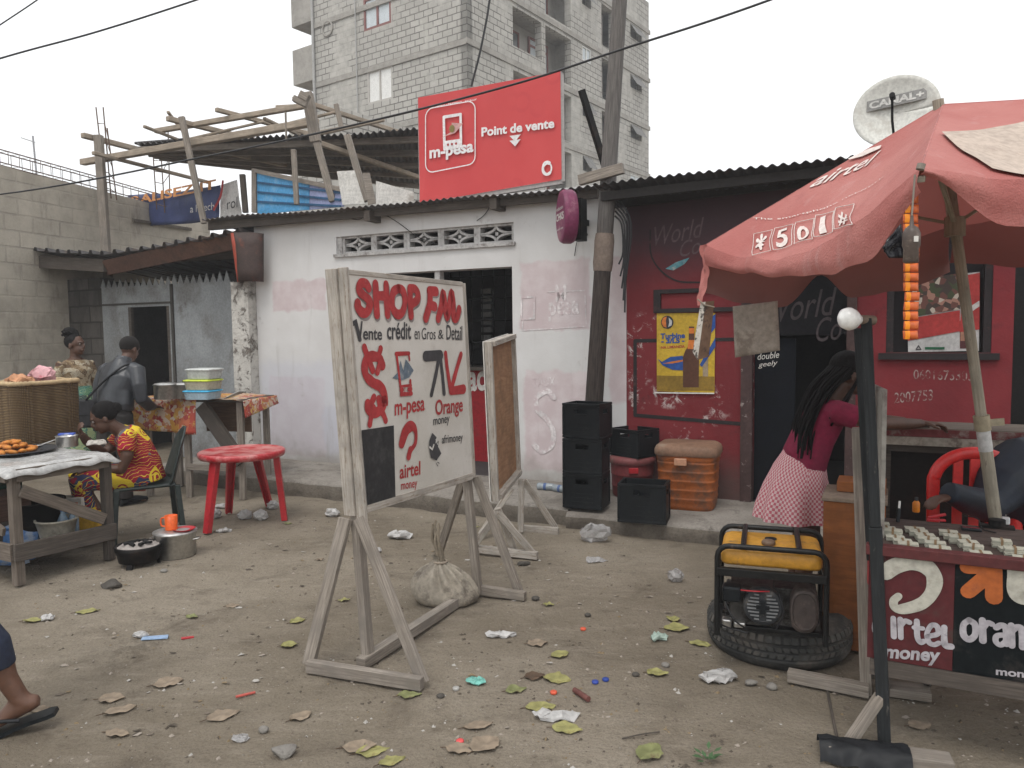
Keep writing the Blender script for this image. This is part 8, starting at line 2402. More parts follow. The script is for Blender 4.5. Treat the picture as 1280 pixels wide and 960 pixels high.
on = lambda px, py: G(px, py, ZT_)
# wicker hamper
hc = on(28, 556) + V((-0.02, 0.22, 0))
hb = thing('wicker_hamper', 'tall brown wicker hamper standing on the food table', 'basket', hc)
HBF = Frame(hc, TBF.ex)
def wicker():
    n = N('woven_wicker')
    uv = n.co('UV')
    wv = n.n('TexWave', wave_type='BANDS', bands_direction='Y'); n.l(n.co('UV', (1, 1, 1)), wv.inputs[0]); wv.inputs['Scale'].default_value = 26; wv.inputs['Distortion'].default_value = 1.2; wv.inputs['Detail Scale'].default_value = 9
    w2 = n.n('TexWave', wave_type='BANDS', bands_direction='X'); n.l(n.co('UV'), w2.inputs[0]); w2.inputs['Scale'].default_value = 11; w2.inputs['Distortion'].default_value = 0.6
    k = n.math('MULTIPLY', wv.outputs[1], n.mp(w2.outputs[1], 0.0, 1.0, 0.45, 1.0))
    c = n.mix(n.mp(k, 0.1, 0.8), (0.075, 0.045, 0.022), (0.34, 0.235, 0.125))
    c = n.mix(n.mp(n.noise(n.co('Object'), 8, 6), 0.4, 0.75, 0, 0.6), c, (0.17, 0.11, 0.06))
    n.bump(k, 1.0, 0.02)
    return n.fin(c, 0.8, 0, 0.2)
WK = wicker()
hw_, hd_, hh_ = 0.25, 0.20, 0.46
b = MB().lathe([(1.0 - 0.03, 0.0), (1.0, 0.02), (0.99, 0.2), (1.01, 0.35), (1.0, hh_ - 0.02), (0.985, hh_)], hc, 64, HBF, True, (0.30, hw_, hd_))
n_ = 64
for i, f_ in enumerate(b.f[:n_ * 5]):
    pass
per = 2 * (hw_ + hd_) * 1.9
for fi in range(n_ * 5):
    k, j = fi % n_, fi // n_
    hs_l = [0.0, 0.02, 0.2, 0.35, hh_ - 0.02, hh_]
    b.uv[fi] = [(k / n_ * per, hs_l[j]), ((k + 1) / n_ * per, hs_l[j]), ((k + 1) / n_ * per, hs_l[j + 1]), (k / n_ * per, hs_l[j + 1])]
b.build('woven_body', WK, hb)
b = MB()
ring = []
for k in range(80):
    t = 2 * math.pi * k / 80
    c_, s_ = math.cos(t), math.sin(t)
    ring.append(HBF(math.copysign(abs(c_) ** .3, c_) * hw_, math.copysign(abs(s_) ** .3, s_) * hd_, hh_ + 0.004 * math.sin(k * 2.5)))
b.tube(ring, 0.017, 8, closed=True); b.build('braided_rim', M('pale_wicker_rim', (0.42, 0.31, 0.18), 0.8, bump=0.8, bscale=50), hb)
crumpled('pink_bag', 'pink and white plastic bag lying on top of the wicker hamper', 'plastic bag', HBF(-0.06, 0.0, hh_ - 0.01), 0.085, M('pink_white_bag', (0.60, 0.33, 0.35), 0.5, col2=(0.50, 0.06, 0.09), c2=(0.58, 0.66)), 4, (1.1, .9, .8))
crumpled('bread_bag', 'peach coloured bag of rolls showing at the hamper rim', 'food bag', HBF(0.12, 0.02, hh_ - 0.02), 0.085, M('peach_rolls', (0.48, 0.24, 0.13), 0.7), 8, (1.2, .9, .5))
# tray with fried food
tcn = on(18, 566)
tr = thing('metal_tray', 'dark round metal tray heaped with fried food on the table end', 'tray', tcn)
MB().lathe([(0.001, 0.002), (0.20, 0.002), (0.232, 0.014), (0.262, 0.020), (0.262, 0.025), (0.23, 0.020), (0.20, 0.008), (0.001, 0.008)], tcn, 48).build('tray', M('dark_enamel_tray', (0.07, 0.075, 0.085), 0.3, metal=0.6, bump=0.03), tr)
FRY = M('fried_dough', (0.44, 0.155, 0.03), 0.6, var=0.35, scale=30, col2=(0.55, 0.28, 0.05), bump=0.4, bscale=60)
k = 0
for lay, (nn, rr, zz) in enumerate(((13, 0.13, 0.022), (8, 0.07, 0.05), (3, 0.03, 0.075))):
    for i in range(nn):
        t = 2 * math.pi * i / nn + lay
        c_ = tcn + V((rr * math.cos(t) - 0.02, rr * math.sin(t), zz))
        b = MB().ball(c_, (0.042, 0.024, 0.017), 10, 7, Frame(c_, (math.cos(t * 3.1), math.sin(t * 3.1), 0.2)))
        for p in b.v: p += V((noise.noise(p * 40), noise.noise(p * 40 + V((3, 3, 3))), 0)) * 0.006
        o_ = b.build('fried_cake', FRY, at=c_)
        tag(o_, 'golden fried cake in the heap on the dark metal tray', 'fried cake', 'fried cakes heaped on the tray')
sp0 = on(50, 560)
MB_ = MB().tube([sp0 + UP * 0.02, sp0 + V((0.10, 0.09, 0.06))], [0.005, 0.004], 8); MB_.ball(sp0 + UP * 0.022, (0.022, 0.03, 0.006), 12, 8)
tag(MB_.build('serving_spoon', STEEL, at=sp0), 'steel serving spoon resting on the tray rim', 'spoon')
pc_ = on(84, 558)
pt_ = thing('small_steel_pot', 'small steel pot with a blue packet on top at the table edge', 'pot', pc_)
MB().lathe([(0.07, 0), (0.073, 0.004), (0.073, 0.075), (0.078, 0.080), (0.074, 0.082), (0.068, 0.078), (0.066, 0.02), (0.001, 0.018)], pc_, 32).build('bowl', STEEL, pt_)
q = pc_ + V((0.005, -0.0, 0.083))
tag(MB().fbox(Frame(q, (1, 0.25, 0)), -0.055, 0.05, -0.03, 0.03, 0.001, 0.016).build('blue_packet', M('blue_white_packet', (0.05, 0.10, 0.42), 0.4, col2=(0.5, 0.52, 0.6), c2=(0.55, 0.6)), at=q, bevel=0.004), 'blue and white packet laid across the small steel pot', 'packet')
q = on(73, 540)
for i, (dx, lab) in enumerate(((0.0, 'upper of two steel spoons sticking up behind the small pot'), (0.02, 'lower of two steel spoons sticking up behind the small pot'))):
    tag(MB().tube([q + V((dx, 0, 0.05)), q + V((0.11 + dx, 0.03, 0.135 - i * 0.04))], 0.004, 8).build('spoon', STEEL, at=q), lab, 'spoon', 'spoons behind the small pot')
q = on(121, 556)
small_scrap = crumpled('cloth_rag', 'pale rag crumpled at the corner of the food table', 'rag', q, 0.05, M('pale_rag', (0.45, 0.42, 0.38), 0.9), 12, (1.5, 1, .35))
# under the table
def bucket(loc, r0, r1, h, mat, name, label, cat, rim=0.006):
    t = thing(name, label, cat, loc)
    MB().lathe([(r0, 0.0), (r1, h), (r1 + rim, h + 0.001), (r1 + rim, h + 0.012), (r1 - 0.004, h + 0.012), (r0 - 0.006, 0.01), (0.001, 0.01)], loc, 32).build('tub', mat, t)
    return t
SH = 0.182
bk = bucket(T(TW * 0.42, 0.17, SH), 0.095, 0.125, 0.135, M('dull_cream_plastic', (0.44, 0.41, 0.34), 0.45, dirt=(0.3, 0.27, 0.22), dscale=6), 'cream_bucket', 'dirty cream plastic bucket of water under the food table', 'bucket')
o = ORG[bk.name]
MB().lathe([(0.001, 0.10), (0.115, 0.10)], o, 32).build('water', M('murky_water', (0.20, 0.18, 0.14), 0.08, bump=0, spec=0.5), bk)
crumpled('blue_sack', 'big blue and clear plastic sack under the near end of the table', 'sack', G(14, 702, 0.02), 0.20, M('blue_clear_sack', (0.08, 0.19, 0.42), 0.35, col2=(0.40, 0.43, 0.47), c2=(0.50, 0.60), bump=0.4, bscale=12, spec=0.5), 5, (1.3, 1.0, .95))
yb = G(88, 668, SH) + V((0.05, 0.16, 0))
tag(MB().fbox(Frame(yb, (1, 0.2, 0)), -0.07, 0.07, -0.05, 0.05, 0, 0.12).build('yellow_box', M('mustard_box', (0.50, 0.29, 0.02), 0.6), at=yb, bevel=0.01), 'mustard yellow box under the food table behind the bucket', 'box')
b2_ = G(58, 664, SH) + V((0.06, 0.22, 0))
cr_ = thing('printed_carton', 'white printed carton standing behind the yellow box under the table', 'carton', b2_)
cfm = Frame(b2_, (1, 0.1, 0))
MB().fbox(cfm, -0.10, 0.10, -0.07, 0.07, 0, 0.20).build('box', M('white_carton', (0.50, 0.48, 0.44), 0.7), cr_, bevel=0.004)
for k, c_ in enumerate(((0.05, 0.28, 0.10), (0.10, 0.25, 0.45), (0.55, 0.12, 0.03))): MB().fbox(cfm, -0.09 + 0.06 * k, -0.045 + 0.06 * k, -0.0735, -0.0705, 0.05, 0.17).build('printed_stripe', flat('carton_print_%d' % k, c_), cr_)
for k, (px, lab) in enumerate(((69, 'clear water bottle standing under the table beside the bucket'), (78, 'second clear bottle with a blue cap behind the cream bucket'))):
    q = G(px, 676, SH) + V((0, 0.10 + 0.04 * k, 0))
    t = thing('water_bottle', lab, 'bottle', q, 'water bottles under the food table')
    MB().lathe([(0.03, 0), (0.033, 0.01), (0.033, 0.12), (0.014, 0.165), (0.013, 0.18)], q, 18).build('body', M('blue_clear_bottle', (0.20, 0.28, 0.36), 0.12, bump=0, spec=0.6), t); MB().lathe([(0.015, 0.18), (0.015, 0.198), (0.001, 0.199)], q, 14).build('cap', flat('blue_cap', (0.02, 0.06, 0.25)), t)
dpot = bucket(T(TW * 0.45, 0.42, SH), 0.17, 0.20, 0.24, IRON, 'black_cooking_pot', 'large blackened cooking pot under the food table', 'pot')
q = T(TW * 0.8, 0.55, SH)
wb_ = thing('brown_crate', 'reddish brown wooden crate under the near end of the food table', 'crate', q)
qf = Frame(q, TBF.ex)
MB().fbox(qf, -0.16, 0.16, -0.22, 0.22, 0.16, 0.33).build('box', wood('red_brown_board', (0.13, 0.075, 0.058), (0.07, 0.04, 0.03)), wb_, bevel=0.004); MB().fbox(qf, -0.15, 0.15, -0.21, 0.21, 0.0, 0.158).build('base', DARKWOOD, wb_)
gb_ = T(TW * 0.55, 0.75, 0.36)
tag(MB().lathe([(0.12, -0.178), (0.16, -0.1), (0.16, 0.16), (0.10, 0.17)], gb_, 24).build('green_basin', M('dark_green_basin', (0.012, 0.06, 0.045), 0.5), at=gb_), 'dark green plastic basin stored under the food table', 'basin')

# ------------------------------------------------------------------ chair under the seated woman, stove, pot
co_ = V((-2.89, 5.92, 0))
wc = thing('dark_plastic_chair', 'dark green plastic chair under the seated woman', 'chair', co_)
CFm = Frame(co_, V((0.50, -0.86, 0)))     # ex: sideways; ey: backwards
if CFm.ey.x < 0: CFm.ey = -CFm.ey
CHM = M('dark_green_plastic', (0.013, 0.021, 0.019), 0.4, var=0.25, dirt=(0.08, 0.075, 0.065), dscale=6, dth=(0.55, 0.8), spec=0.45)
MB().fbox(CFm, -0.21, 0.21, -0.24, 0.20, 0.385, 0.41).build('seat', CHM, wc, bevel=0.012)
def bkf(u, v):
    x = (u - 0.5) * (0.46 - 0.10 * v)
    z = 0.41 + 0.42 * v - (0.10 * (2 * u - 1) ** 2) * v
    return CFm(x, 0.20 + 0.10 * v - 0.05 * (2 * u - 1) ** 2, z)
MB().grid(bkf, 14, 12).build('backrest', CHM, wc, solid=0.014)
b = MB(); b.grid(lambda u, v: bkf(0.28 + 0.44 * u, 0.45 + 0.4 * v) + CFm.ey * 0.010, 8, 8); b.build('grey_patch', M('mottled_grey_patch', (0.20, 0.21, 0.21), 0.6, col2=(0.03, 0.04, 0.035), c2=(0.46, 0.54), scale=12), wc)  # mottled grey patch on the outer face of the backrest
for sx in (-1, 1):
    for y, zt in ((-0.22, 0.40), (0.20, 0.40)):
        MB().bar(CFm(sx * 0.215, y, zt), CFm(sx * 0.25, y * 1.15, 0), 0.055, 0.04, up=CFm.ey).build('leg', CHM, wc, bevel=0.006)
sc0 = G(174, 706); sc0.z = gh(sc0.x, sc0.y)
sv = thing('charcoal_stove', 'round black charcoal stove full of grey ash on the dirt', 'stove', sc0)
MB().lathe([(0.10, 0.03), (0.125, 0.035), (0.135, 0.09), (0.140, 0.092), (0.140, 0.105), (0.146, 0.108), (0.150, 0.14), (0.140, 0.142), (0.130, 0.11), (0.001, 0.10)], sc0, 36).build('bowl', IRON, sv)
for k in range(3):
    t = 2 * math.pi * k / 3 + 0.5; MB().bar(sc0 + V((0.11 * math.cos(t), 0.11 * math.sin(t), 0.05)), sc0 + V((0.125 * math.cos(t), 0.125 * math.sin(t), -0.004)), 0.04, 0.02).build('foot', IRON, sv)
b = MB(); b.grid(lambda u, v: sc0 + V((0.130 * v * math.cos(2 * math.pi * u), 0.130 * v * math.sin(2 * math.pi * u), 0.132 + 0.02 * (1 - v) + 0.016 * noise.noise(V((v * 6 * math.cos(2 * math.pi * u), v * 6 * math.sin(2 * math.pi * u), 1))))), 40, 12); b.build('ash', M('grey_ash', (0.30, 0.27, 0.25), 0.95, var=0.3, scale=14, bump=0.6, bscale=60), sv)
b = MB()
for k in range(6):
    t = k * 1.1; c_ = sc0 + V((0.06 * math.cos(t), 0.05 * math.sin(t), 0.15)); b.bar(c_ - V((0.03 * math.cos(t * 2), 0.03 * math.sin(t * 2), 0)), c_ + V((0.03 * math.cos(t * 2), 0.03 * math.sin(t * 2), 0.006)), 0.02, 0.016)
b.jitter(0.006, 30).build('charcoal', M('black_charcoal', (0.012, 0.012, 0.012), 0.9), sv)
pp = G(220, 694); pp.z = gh(pp.x, pp.y)
bp = thing('steel_stock_pot', 'large steel cooking pot with lid standing on the dirt beside the stove', 'pot', pp)
MB().lathe([(0.130, 0.0), (0.136, 0.006), (0.138, 0.16), (0.146, 0.166), (0.146, 0.171)], pp, 40).build('body', STEEL, bp)
MB().lathe([(0.147, 0.172), (0.146, 0.178), (0.10, 0.186), (0.001, 0.192)], pp, 40).build('lid', M('dull_aluminium_lid', (0.45, 0.44, 0.43), 0.4, metal=0.7), bp)
for sx in (-1, 1): MB().tube(cat_rom([pp + V((sx * 0.138, -0.03, 0.12)), pp + V((sx * 0.17, -0.02, 0.125)), pp + V((sx * 0.17, 0.02, 0.125)), pp + V((sx * 0.138, 0.03, 0.12))], 4), 0.006, 6).build('handle', STEEL, bp)
mg = pp + V((-0.015, -0.02, 0.191))
mug = thing('orange_mug', 'bright orange plastic mug standing on the steel pot lid', 'mug', mg)
ORM = M('bright_orange_plastic', (0.72, 0.115, 0.02), 0.4, var=0.08, bump=0)
MB().lathe([(0.040, 0.0), (0.043, 0.10), (0.039, 0.10), (0.036, 0.006), (0.001, 0.006)], mg, 26).build('cup', ORM, mug)
MB().tube(cat_rom([mg + V((-0.043, 0, 0.085)), mg + V((-0.07, 0, 0.075)), mg + V((-0.07, 0, 0.03)), mg + V((-0.042, 0, 0.02))], 5), 0.006, 8).build('handle', ORM, mug)
dsh = pp + V((0.075, -0.02, 0.184))
tag(MB().lathe([(0.001, 0.002), (0.05, 0.002), (0.072, 0.014), (0.075, 0.014), (0.052, 0.0), (0.001, 0.0)], dsh, 28).build('red_saucer', REDPL, at=dsh), 'shallow red plastic dish beside the orange mug on the pot', 'dish')

# ------------------------------------------------------------------ red plastic table
tt = V((-2.235, 6.22, 0))
rt = thing('red_plastic_table', 'round red plastic table with a scuffed top on the dirt', 'table', tt)
ztt = 0.605
RT = M('scuffed_red_top', (0.42, 0.022, 0.03), 0.35, var=0.12, dirt=(0.50, 0.20, 0.19), dscale=5, dth=(0.42, 0.58), bump=0.03, spec=0.5)
MB().lathe([(0.30, ztt - 0.05), (0.335, ztt - 0.05), (0.345, ztt - 0.03), (0.345, ztt - 0.008), (0.335, ztt), (0.315, ztt + 0.001), (0.305, ztt - 0.003), (0.001, ztt - 0.003)], tt, 56).build('top', RT, rt)
for (px, py) in ((257, 667), (358, 650), (285, 641), (338, 633)):
    e = G(px, py); d_ = (V((e.x, e.y, 0)) - tt).normalized(); s_ = tt + d_ * 0.285 + UP * (ztt - 0.045)
    e.z = 0
    b = MB()
    sd = d_.cross(UP)
    b.bar(s_, e, 0.075, 0.02, up=d_, w2=0.05, h2=0.018); b.bar(s_ - d_ * 0.022 + sd * 0.03, e - d_ * 0.02 + sd * 0.02, 0.014, 0.035, up=d_); b.bar(s_ - d_ * 0.022 - sd * 0.03, e - d_ * 0.02 - sd * 0.02, 0.014, 0.035, up=d_)
    b.build('leg', REDPL, rt, bevel=0.003)

# ------------------------------------------------------------------ floral-covered table with pots and tubs
f0, f1 = G(238, 612), G(300, 606)
zf = 0.86
F0 = D(172, 500, 7.3); F1 = D(303, 497, 7.05)
FLF = Frame(V((F0.x, F0.y, 0)), V((F1.x - F0.x, F1.y - F0.y, 0)))
FLW = (V((F1.x, F1.y, 0)) - V((F0.x, F0.y, 0))).length
zf = (F0.z + F1.z) / 2
flt = thing('covered_table', 'wooden table under a floral oilcloth with pots and plastic tubs on top', 'table', FLF(0, 0, 0))
for x, y in ((FLW * 0.44, 0.05), (FLW - 0.06, 0.05), (0.06, 0.5), (FLW - 0.06, 0.5), (0.06, 0.05)): MB().bar(FLF(x, y, 0), FLF(x, y, zf - 0.03), 0.055, 0.055).build('leg', LEGNO, flt, bevel=0.003)
b = MB().fbox(FLF, 0, FLW, 0.0, 0.56, zf - 0.03, zf - 0.006); b.build('table_top', DARKWOOD, flt)
MB().bar(FLF(FLW * 0.44, 0.03, 0.30), FLF(FLW - 0.05, 0.03, 0.30), 0.03, 0.06).build('stretcher', LEGNO, flt, bevel=0.003)
MB().bar(FLF(FLW * 0.62, -0.01, zf - 0.06), FLF(FLW * 0.98, -0.02, 0.36), 0.05, 0.13).build('slanted_board', DARKWOOD, flt, bevel=0.003)
MB().fbox(FLF, FLW * 0.5, FLW - 0.08, 0.25, 0.27, zf - 0.34, zf - 0.05).build('inner_board', wood('brown_inner_board', (0.15, 0.09, 0.055), (0.08, 0.045, 0.03)), flt)
def floral():
    n = N('floral_oilcloth')
    co = n.co('Object')
    x = n.n('TexVoronoi'); n.l(co, x.inputs['Vector']); x.inputs['Scale'].default_value = 9
    k = n.n('SeparateColor'); n.l(x.outputs['Color'], k.inputs[0])
    y_ = n.n('TexVoronoi'); n.l(co, y_.inputs['Vector']); y_.inputs['Scale'].default_value = 30
    k2 = n.n('SeparateColor'); n.l(y_.outputs['Color'], k2.inputs[0])
    c = n.ramp(k.outputs[0], [(0, (0.48, 0.36, 0.27)), (0.3, (0.40, 0.06, 0.04)), (0.5, (0.52, 0.27, 0.06)), (0.68, (0.46, 0.13, 0.06)), (0.85, (0.52, 0.42, 0.34))])
    c2 = n.ramp(k2.outputs[0], [(0, (0.30, 0.04, 0.035)), (0.3, (0.55, 0.36, 0.08)), (0.55, (0.56, 0.46, 0.38)), (0.8, (0.42, 0.16, 0.07))])
    c = n.mix(n.mp(n.noise(co, 14, 5), 0.46, 0.54), c, c2)
    n.bump(n.noise(co, 6, 3), 0.3, 0.02)
    return n.fin(c, 0.45, 0, 0.4)
FLM = floral()
b = MB()
b.grid(lambda u, v: FLF(-0.04 + (FLW * 0.58 + 0.04) * u, -0.02 + 0.6 * v, zf + 0.004 + 0.005 * noise.noise(V((u * 6, v * 6, 0)))), 20, 12)
b.grid(lambda u, v: FLF(-0.04 + (FLW * 0.58 + 0.04) * u, -0.02 - 0.03 * math.sin(v * 1.8) + 0.018 * math.sin(u * 13) * v, zf + 0.004 - v * (0.29 + 0.05 * u)), 30, 10)
b.grid(lambda u, v: FLF(FLW * 0.58 + (FLW * 0.44) * u, -0.02 + 0.6 * v, zf + 0.006 - 0.02 * u * u + 0.006 * noise.noise(V((u * 6, v * 6, 4)))), 14, 12)
b.grid(lambda u, v: FLF(FLW * 1.02 + 0.02 * v, -0.03 + 0.6 * u, zf - 0.012 - v * (0.16 - 0.08 * u)), 10, 6)
b.build('floral_oilcloth', FLM, flt, solid=0.003)
onf = lambda px, py, dy=0.0: G(px, py, zf + 0.012) + FLF.ey * dy
def steel_pot(px, py, r, h, label, knob=True):
    c_ = onf(px, py, 0.12)
    t = thing('lidded_steel_pot', label, 'pot', c_, 'steel pots on the floral table')
    MB().lathe([(r * .96, 0), (r, 0.006), (r, h), (r * 1.06, h + 0.004), (r * 1.06, h + 0.009)], c_, 32).build('body', STEEL, t)
    MB().lathe([(r * 1.05, h + 0.01), (r * 0.9, h + 0.022), (r * .3, h + 0.03), (0.001, h + 0.031)], c_, 32).build('lid', STEEL, t)
    MB().lathe([(0.010, h + 0.031), (0.016, h + 0.048), (0.001, h + 0.052)], c_, 14).build('knob', IRON, t)
steel_pot(197, 500, 0.105, 0.125, 'larger lidded steel pot beside the man on the floral table')
steel_pot(220, 499, 0.085, 0.12, 'smaller lidded steel pot between the large pot and plastic tubs')
def tub(px, py, w_, d_, z0, h, matb, matl, label, dy=0.13):
    c_ = onf(px, py, dy); c_.z += z0
    t = thing('plastic_tub', label, 'tub', c_, 'stacked plastic tubs on the floral table')
    fr = Frame(c_, FLF.ex)
    MB().lathe([(0.90, 0), (1.0, h * 0.9)], c_, 36, fr, True, (0.25, w_ / 2, d_ / 2)).build('box', matb, t)
    MB().lathe([(1.04, h * 0.90 + 0.001), (1.06, h * 0.93), (1.06, h + 0.004), (0.9, h + 0.010), (0.01, h + 0.010)], c_, 36, fr, True, (0.25, w_ / 2, d_ / 2)).build('lid', matl, t)
CLR = M('cloudy_plastic', (0.40, 0.42, 0.40), 0.3, var=0.2, bump=0.05, spec=0.5)
tub(243, 500, 0.27, 0.24, 0.0, 0.075, M('cloudy_blue_plastic', (0.30, 0.40, 0.46), 0.3, spec=0.5), flat('sky_blue_lid', (0.05, 0.36, 0.60), 0.4), 'bottom plastic tub with a blue lid on the floral table')
tub(244, 500, 0.27, 0.24, 0.089, 0.085, M('cloudy_tan_plastic', (0.36, 0.33, 0.24), 0.3, spec=0.5), flat('lime_lid', (0.50, 0.60, 0.05), 0.4), 'middle plastic tub with a lime yellow lid on the floral table')
tub(246, 500, 0.26, 0.23, 0.188, 0.085, CLR, M('frosted_lid', (0.50, 0.52, 0.50), 0.4), 'top plastic tub with a frosted clear lid on the floral table')
q = onf(283, 500, 0.14)
tag(MB().grid(lambda u, v: q + FLF.ex * (0.16 * (u - 0.5)) + FLF.ey * (0.12 * (v - 0.5)) + UP * (0.006 + 0.07 * u * (1 - 0.2 * v)), 8, 6).build('plastic_tray', CLR, at=q, solid=0.006), 'clear plastic tray tilted at the end of the floral table', 'tray')

# ------------------------------------------------------------------ litter
GD = lambda px, py: (lambda p: V((p.x, p.y, gh(p.x, p.y) + 0.002)))(G(px, py, -0.002))
LEAFY = [M('yellow_green_leaf', (0.26, 0.245, 0.095), 0.7, var=0.3, scale=14, dirt=(0.16, 0.12, 0.05), dscale=14, dth=(0.55, 0.7), bump=0.3, bscale=30), M('olive_leaf', (0.18, 0.19, 0.08), 0.7, var=0.3, scale=14, dirt=(0.12, 0.09, 0.05), dscale=12, bump=0.3, bscale=30),
         M('pale_tan_leaf', (0.235, 0.185, 0.135), 0.85, var=0.25, scale=14, bump=0.3, bscale=30), M('dark_brown_leaf', (0.085, 0.055, 0.036), 0.85, var=0.25, scale=14, bump=0.3, bscale=30)]
def leaf(px, py, L, ang, kind, label, curl=0.25, wide=0.5):
    p = GD(px, py)
    t = thing('fallen_leaf', label, 'leaf', p, 'fallen leaves on the dirt')
    ca, sa = math.cos(ang), math.sin(ang)
    sd = random.random() * 99
    def f(u, v):
        x = (u - 0.5) * L
        w_ = L * wide * math.sin(math.pi * min(1, u * 1.02 + 0.0)) ** 0.75 * (1.15 - 0.4 * u) * 0.55
        y = (v - 0.5) * 2 * w_ * (1 + 0.35 * noise.noise(V((u * 6, sd, v))))
        z = curl * (abs(v - 0.5) * 2) ** 1.6 * w_ * 0.55 + curl * 0.35 * L * (u - 0.5) ** 2 + 0.010 * noise.noise(V((u * 4, v * 3, sd))) + 0.006
        return p + V((x * ca - y * sa, x * sa + y * ca, max(z, 0.0015)))
    MB().grid(f, 14, 8).build('blade', LEAFY[kind], t)
    MB().tube([p + V((-L * 0.68 * ca, -L * 0.68 * sa, 0.004)), p + V((-L * 0.48 * ca, -L * 0.48 * sa, 0.006))], 0.0018, 5).build('stalk', LEAFY[3], t)
K = ['yellow-green', 'olive green', 'dry tan', 'dark brown']
def lab(kind, where): return '%s leaf %s' % (K[kind], where)
big = [(110, 765, .16, .3, 0, 'lying between the food table leg and the slate sign'), (41, 776, .13, .2, 0, 'near the roadside walker, below the food table'), (240, 771, .10, -.4, 1, 'beside small white scrap, below the charcoal stove'), (291, 757, .10, .1, 2, 'curled below the steel stock pot'),
       (372, 776, .11, .6, 0, 'just outside the slate sign near foot'), (362, 808, .11, .2, 0, 'close to the near foot of the lettered sign'), (150, 892, .16, .5, 2, 'folded, nearest the walker'), (140, 876, .14, .1, 2, 'flat, above the folded leaf near the walker'),
       (147, 918, .13, -.2, 2, 'flat, below the folded leaf near the walker'), (279, 893, .17, .6, 2, 'large and flat, halfway between walker and lettered sign'), (210, 855, .16, .4, 2, 'narrow and ragged, beside the blue sweet wrapper'), (376, 895, .12, .7, 2, 'below the near foot of the lettered sign'),
       (449, 932, .16, .1, 2, 'overlapped by a yellow-green leaf beside the grey stone'), (466, 936, .16, .3, 0, 'overlapping a tan leaf below the lettered sign'), (512, 870, .13, .2, 1, 'touching the near foot beam of the lettered sign'), (500, 776, .08, .0, 0, 'under the ground beam of the lettered sign'),
       (490, 950, .13, .5, 0, 'next to the overlapping leaf pair'), (598, 910, .15, .3, 2, 'broad, left of the white wrapper'), (607, 932, .17, .8, 2, 'broad and cracked, below the white wrapper'), (575, 938, .14, -.2, 2, 'third of the tan cluster below the wrapper'),
       (676, 884, .16, .1, 0, 'bright, just above the white wrapper'), (696, 848, .16, -.3, 0, 'flat, beside the curled dark leaf'), (668, 846, .12, .2, 3, 'curled up like a cup beside a yellow leaf'), (645, 862, .12, .3, 1, 'thin, left of the bright yellow leaf'), (709, 913, .15, -.2, 0, 'below the white wrapper'),
       (700, 818, .12, .4, 0, 'right of the ribbed tan leaf'), (672, 804, .13, .1, 2, 'ribbed and crinkled, in front of the sack'), (812, 944, .17, .9, 1, 'large and upright, beside the small green weed'), (846, 787, .17, .0, 0, 'wide, left of the tyre'), (842, 775, .10, 1.2, 0, 'small, on the wide leaf left of the tyre'),
       (875, 806, .14, -.5, 0, 'tucked against the tyre'), (822, 843, .12, -.2, 0, 'beside the folded white packet'), (686, 757, .08, -.1, 0, 'small, in front of the lettered sign far foot'), (595, 660, .08, .2, 0, 'small, between the two trestle signs'), (360, 655, .08, 0, 1, 'by the red table leg'), (400, 700, .07, .3, 2, 'behind the near trestle leg'),
       (1140, 800, .10, .3, 3, 'under the stall front'), (1150, 910, .12, .1, 2, 'behind the stall base beam'), (1095, 945, .12, .2, 0, 'between stall post and its brace'), (430, 752, .09, .2, 0, 'framed by the near trestle legs'), (50, 890, .09, .4, 2, 'right of the flip-flop'), (760, 640, .09, 1.4, 1, 'on the pavement by the tall crate stack')]
for (px, py, L, a, k, wh) in big: leaf(px, py, L * 0.80, a, k, lab(k, wh), random.uniform(.02, .40), random.uniform(.5, .8))
WHITEB = M('white_thin_plastic', (0.40, 0.39, 0.38), 0.35, var=0.1, bump=0.3, bscale=30, spec=0.5)
def bag(px, py, r, lab_, mat=WHITEB, sq=(1.3, .8, .55), seed=1): crumpled('plastic_bag', lab_, 'plastic litter', GD(px, py), r, mat, seed, sq, 'plastic litter on the dirt')
bag(745, 678, .085, 'large clear plastic bag in front of the crate stack', CLEARBAG, (1.4, .7, .8), 11)
bag(745, 702, .05, 'flat clear plastic scrap below the large clear bag', CLEARBAG, (1.5, .9, .15), 12)
bag(500, 672, .065, 'white plastic bag behind the lettered sign', WHITEB, (1.5, .8, .4), 13)
bag(845, 724, .05, 'small clear plastic bag left of the generator', CLEARBAG, (1, .8, .8), 14)
bag(416, 645, .055, 'white bag against the pavement behind the near trestle', WHITEB, (1.2, .8, .6), 15)
bag(306, 648, .05, 'left one of two knotted white bags under the red table', WHITEB, (1.2, .9, .8), 16)
bag(326, 650, .055, 'right one of two knotted white bags under the red table', WHITEB, (1.1, .9, .8), 17)
bag(270, 645, .05, 'white knotted bag behind the red table near leg', WHITEB, (1, .9, .9), 18)
bag(280, 664, .045, 'flat white scrap beside the red table near leg', WHITEB, (1.4, .8, .3), 19)
bag(341, 636, .05, 'white and red scrap beside the pavement edge', WHITEB, (1, .9, .7), 20)
bag(276, 634, .04, 'grey plastic scrap behind the red table', WHITEB, (1.3, .8, .5), 22)
bag(897, 852, .06, 'torn white plastic strip in front of the tyre', WHITEB, (1.4, .7, .3), 23)
bag(905, 845, .035, 'clear scrap touching the tyre', CLEARBAG, (1.2, .8, .4), 24)
bag(695, 898, .06, 'white foil wrapper lying below the bright yellow leaf', WHITEB, (1.6, .5, .2), 25)
bag(824, 800, .04, 'pale green and white wrapper left of the tyre', M('green_white_wrap', (0.30, 0.38, 0.33), 0.4), (1.2, .7, .4), 26)
bag(176, 797, .03, 'small white scrap beside the blue wrapper', WHITEB, (1.2, .8, .5), 27)
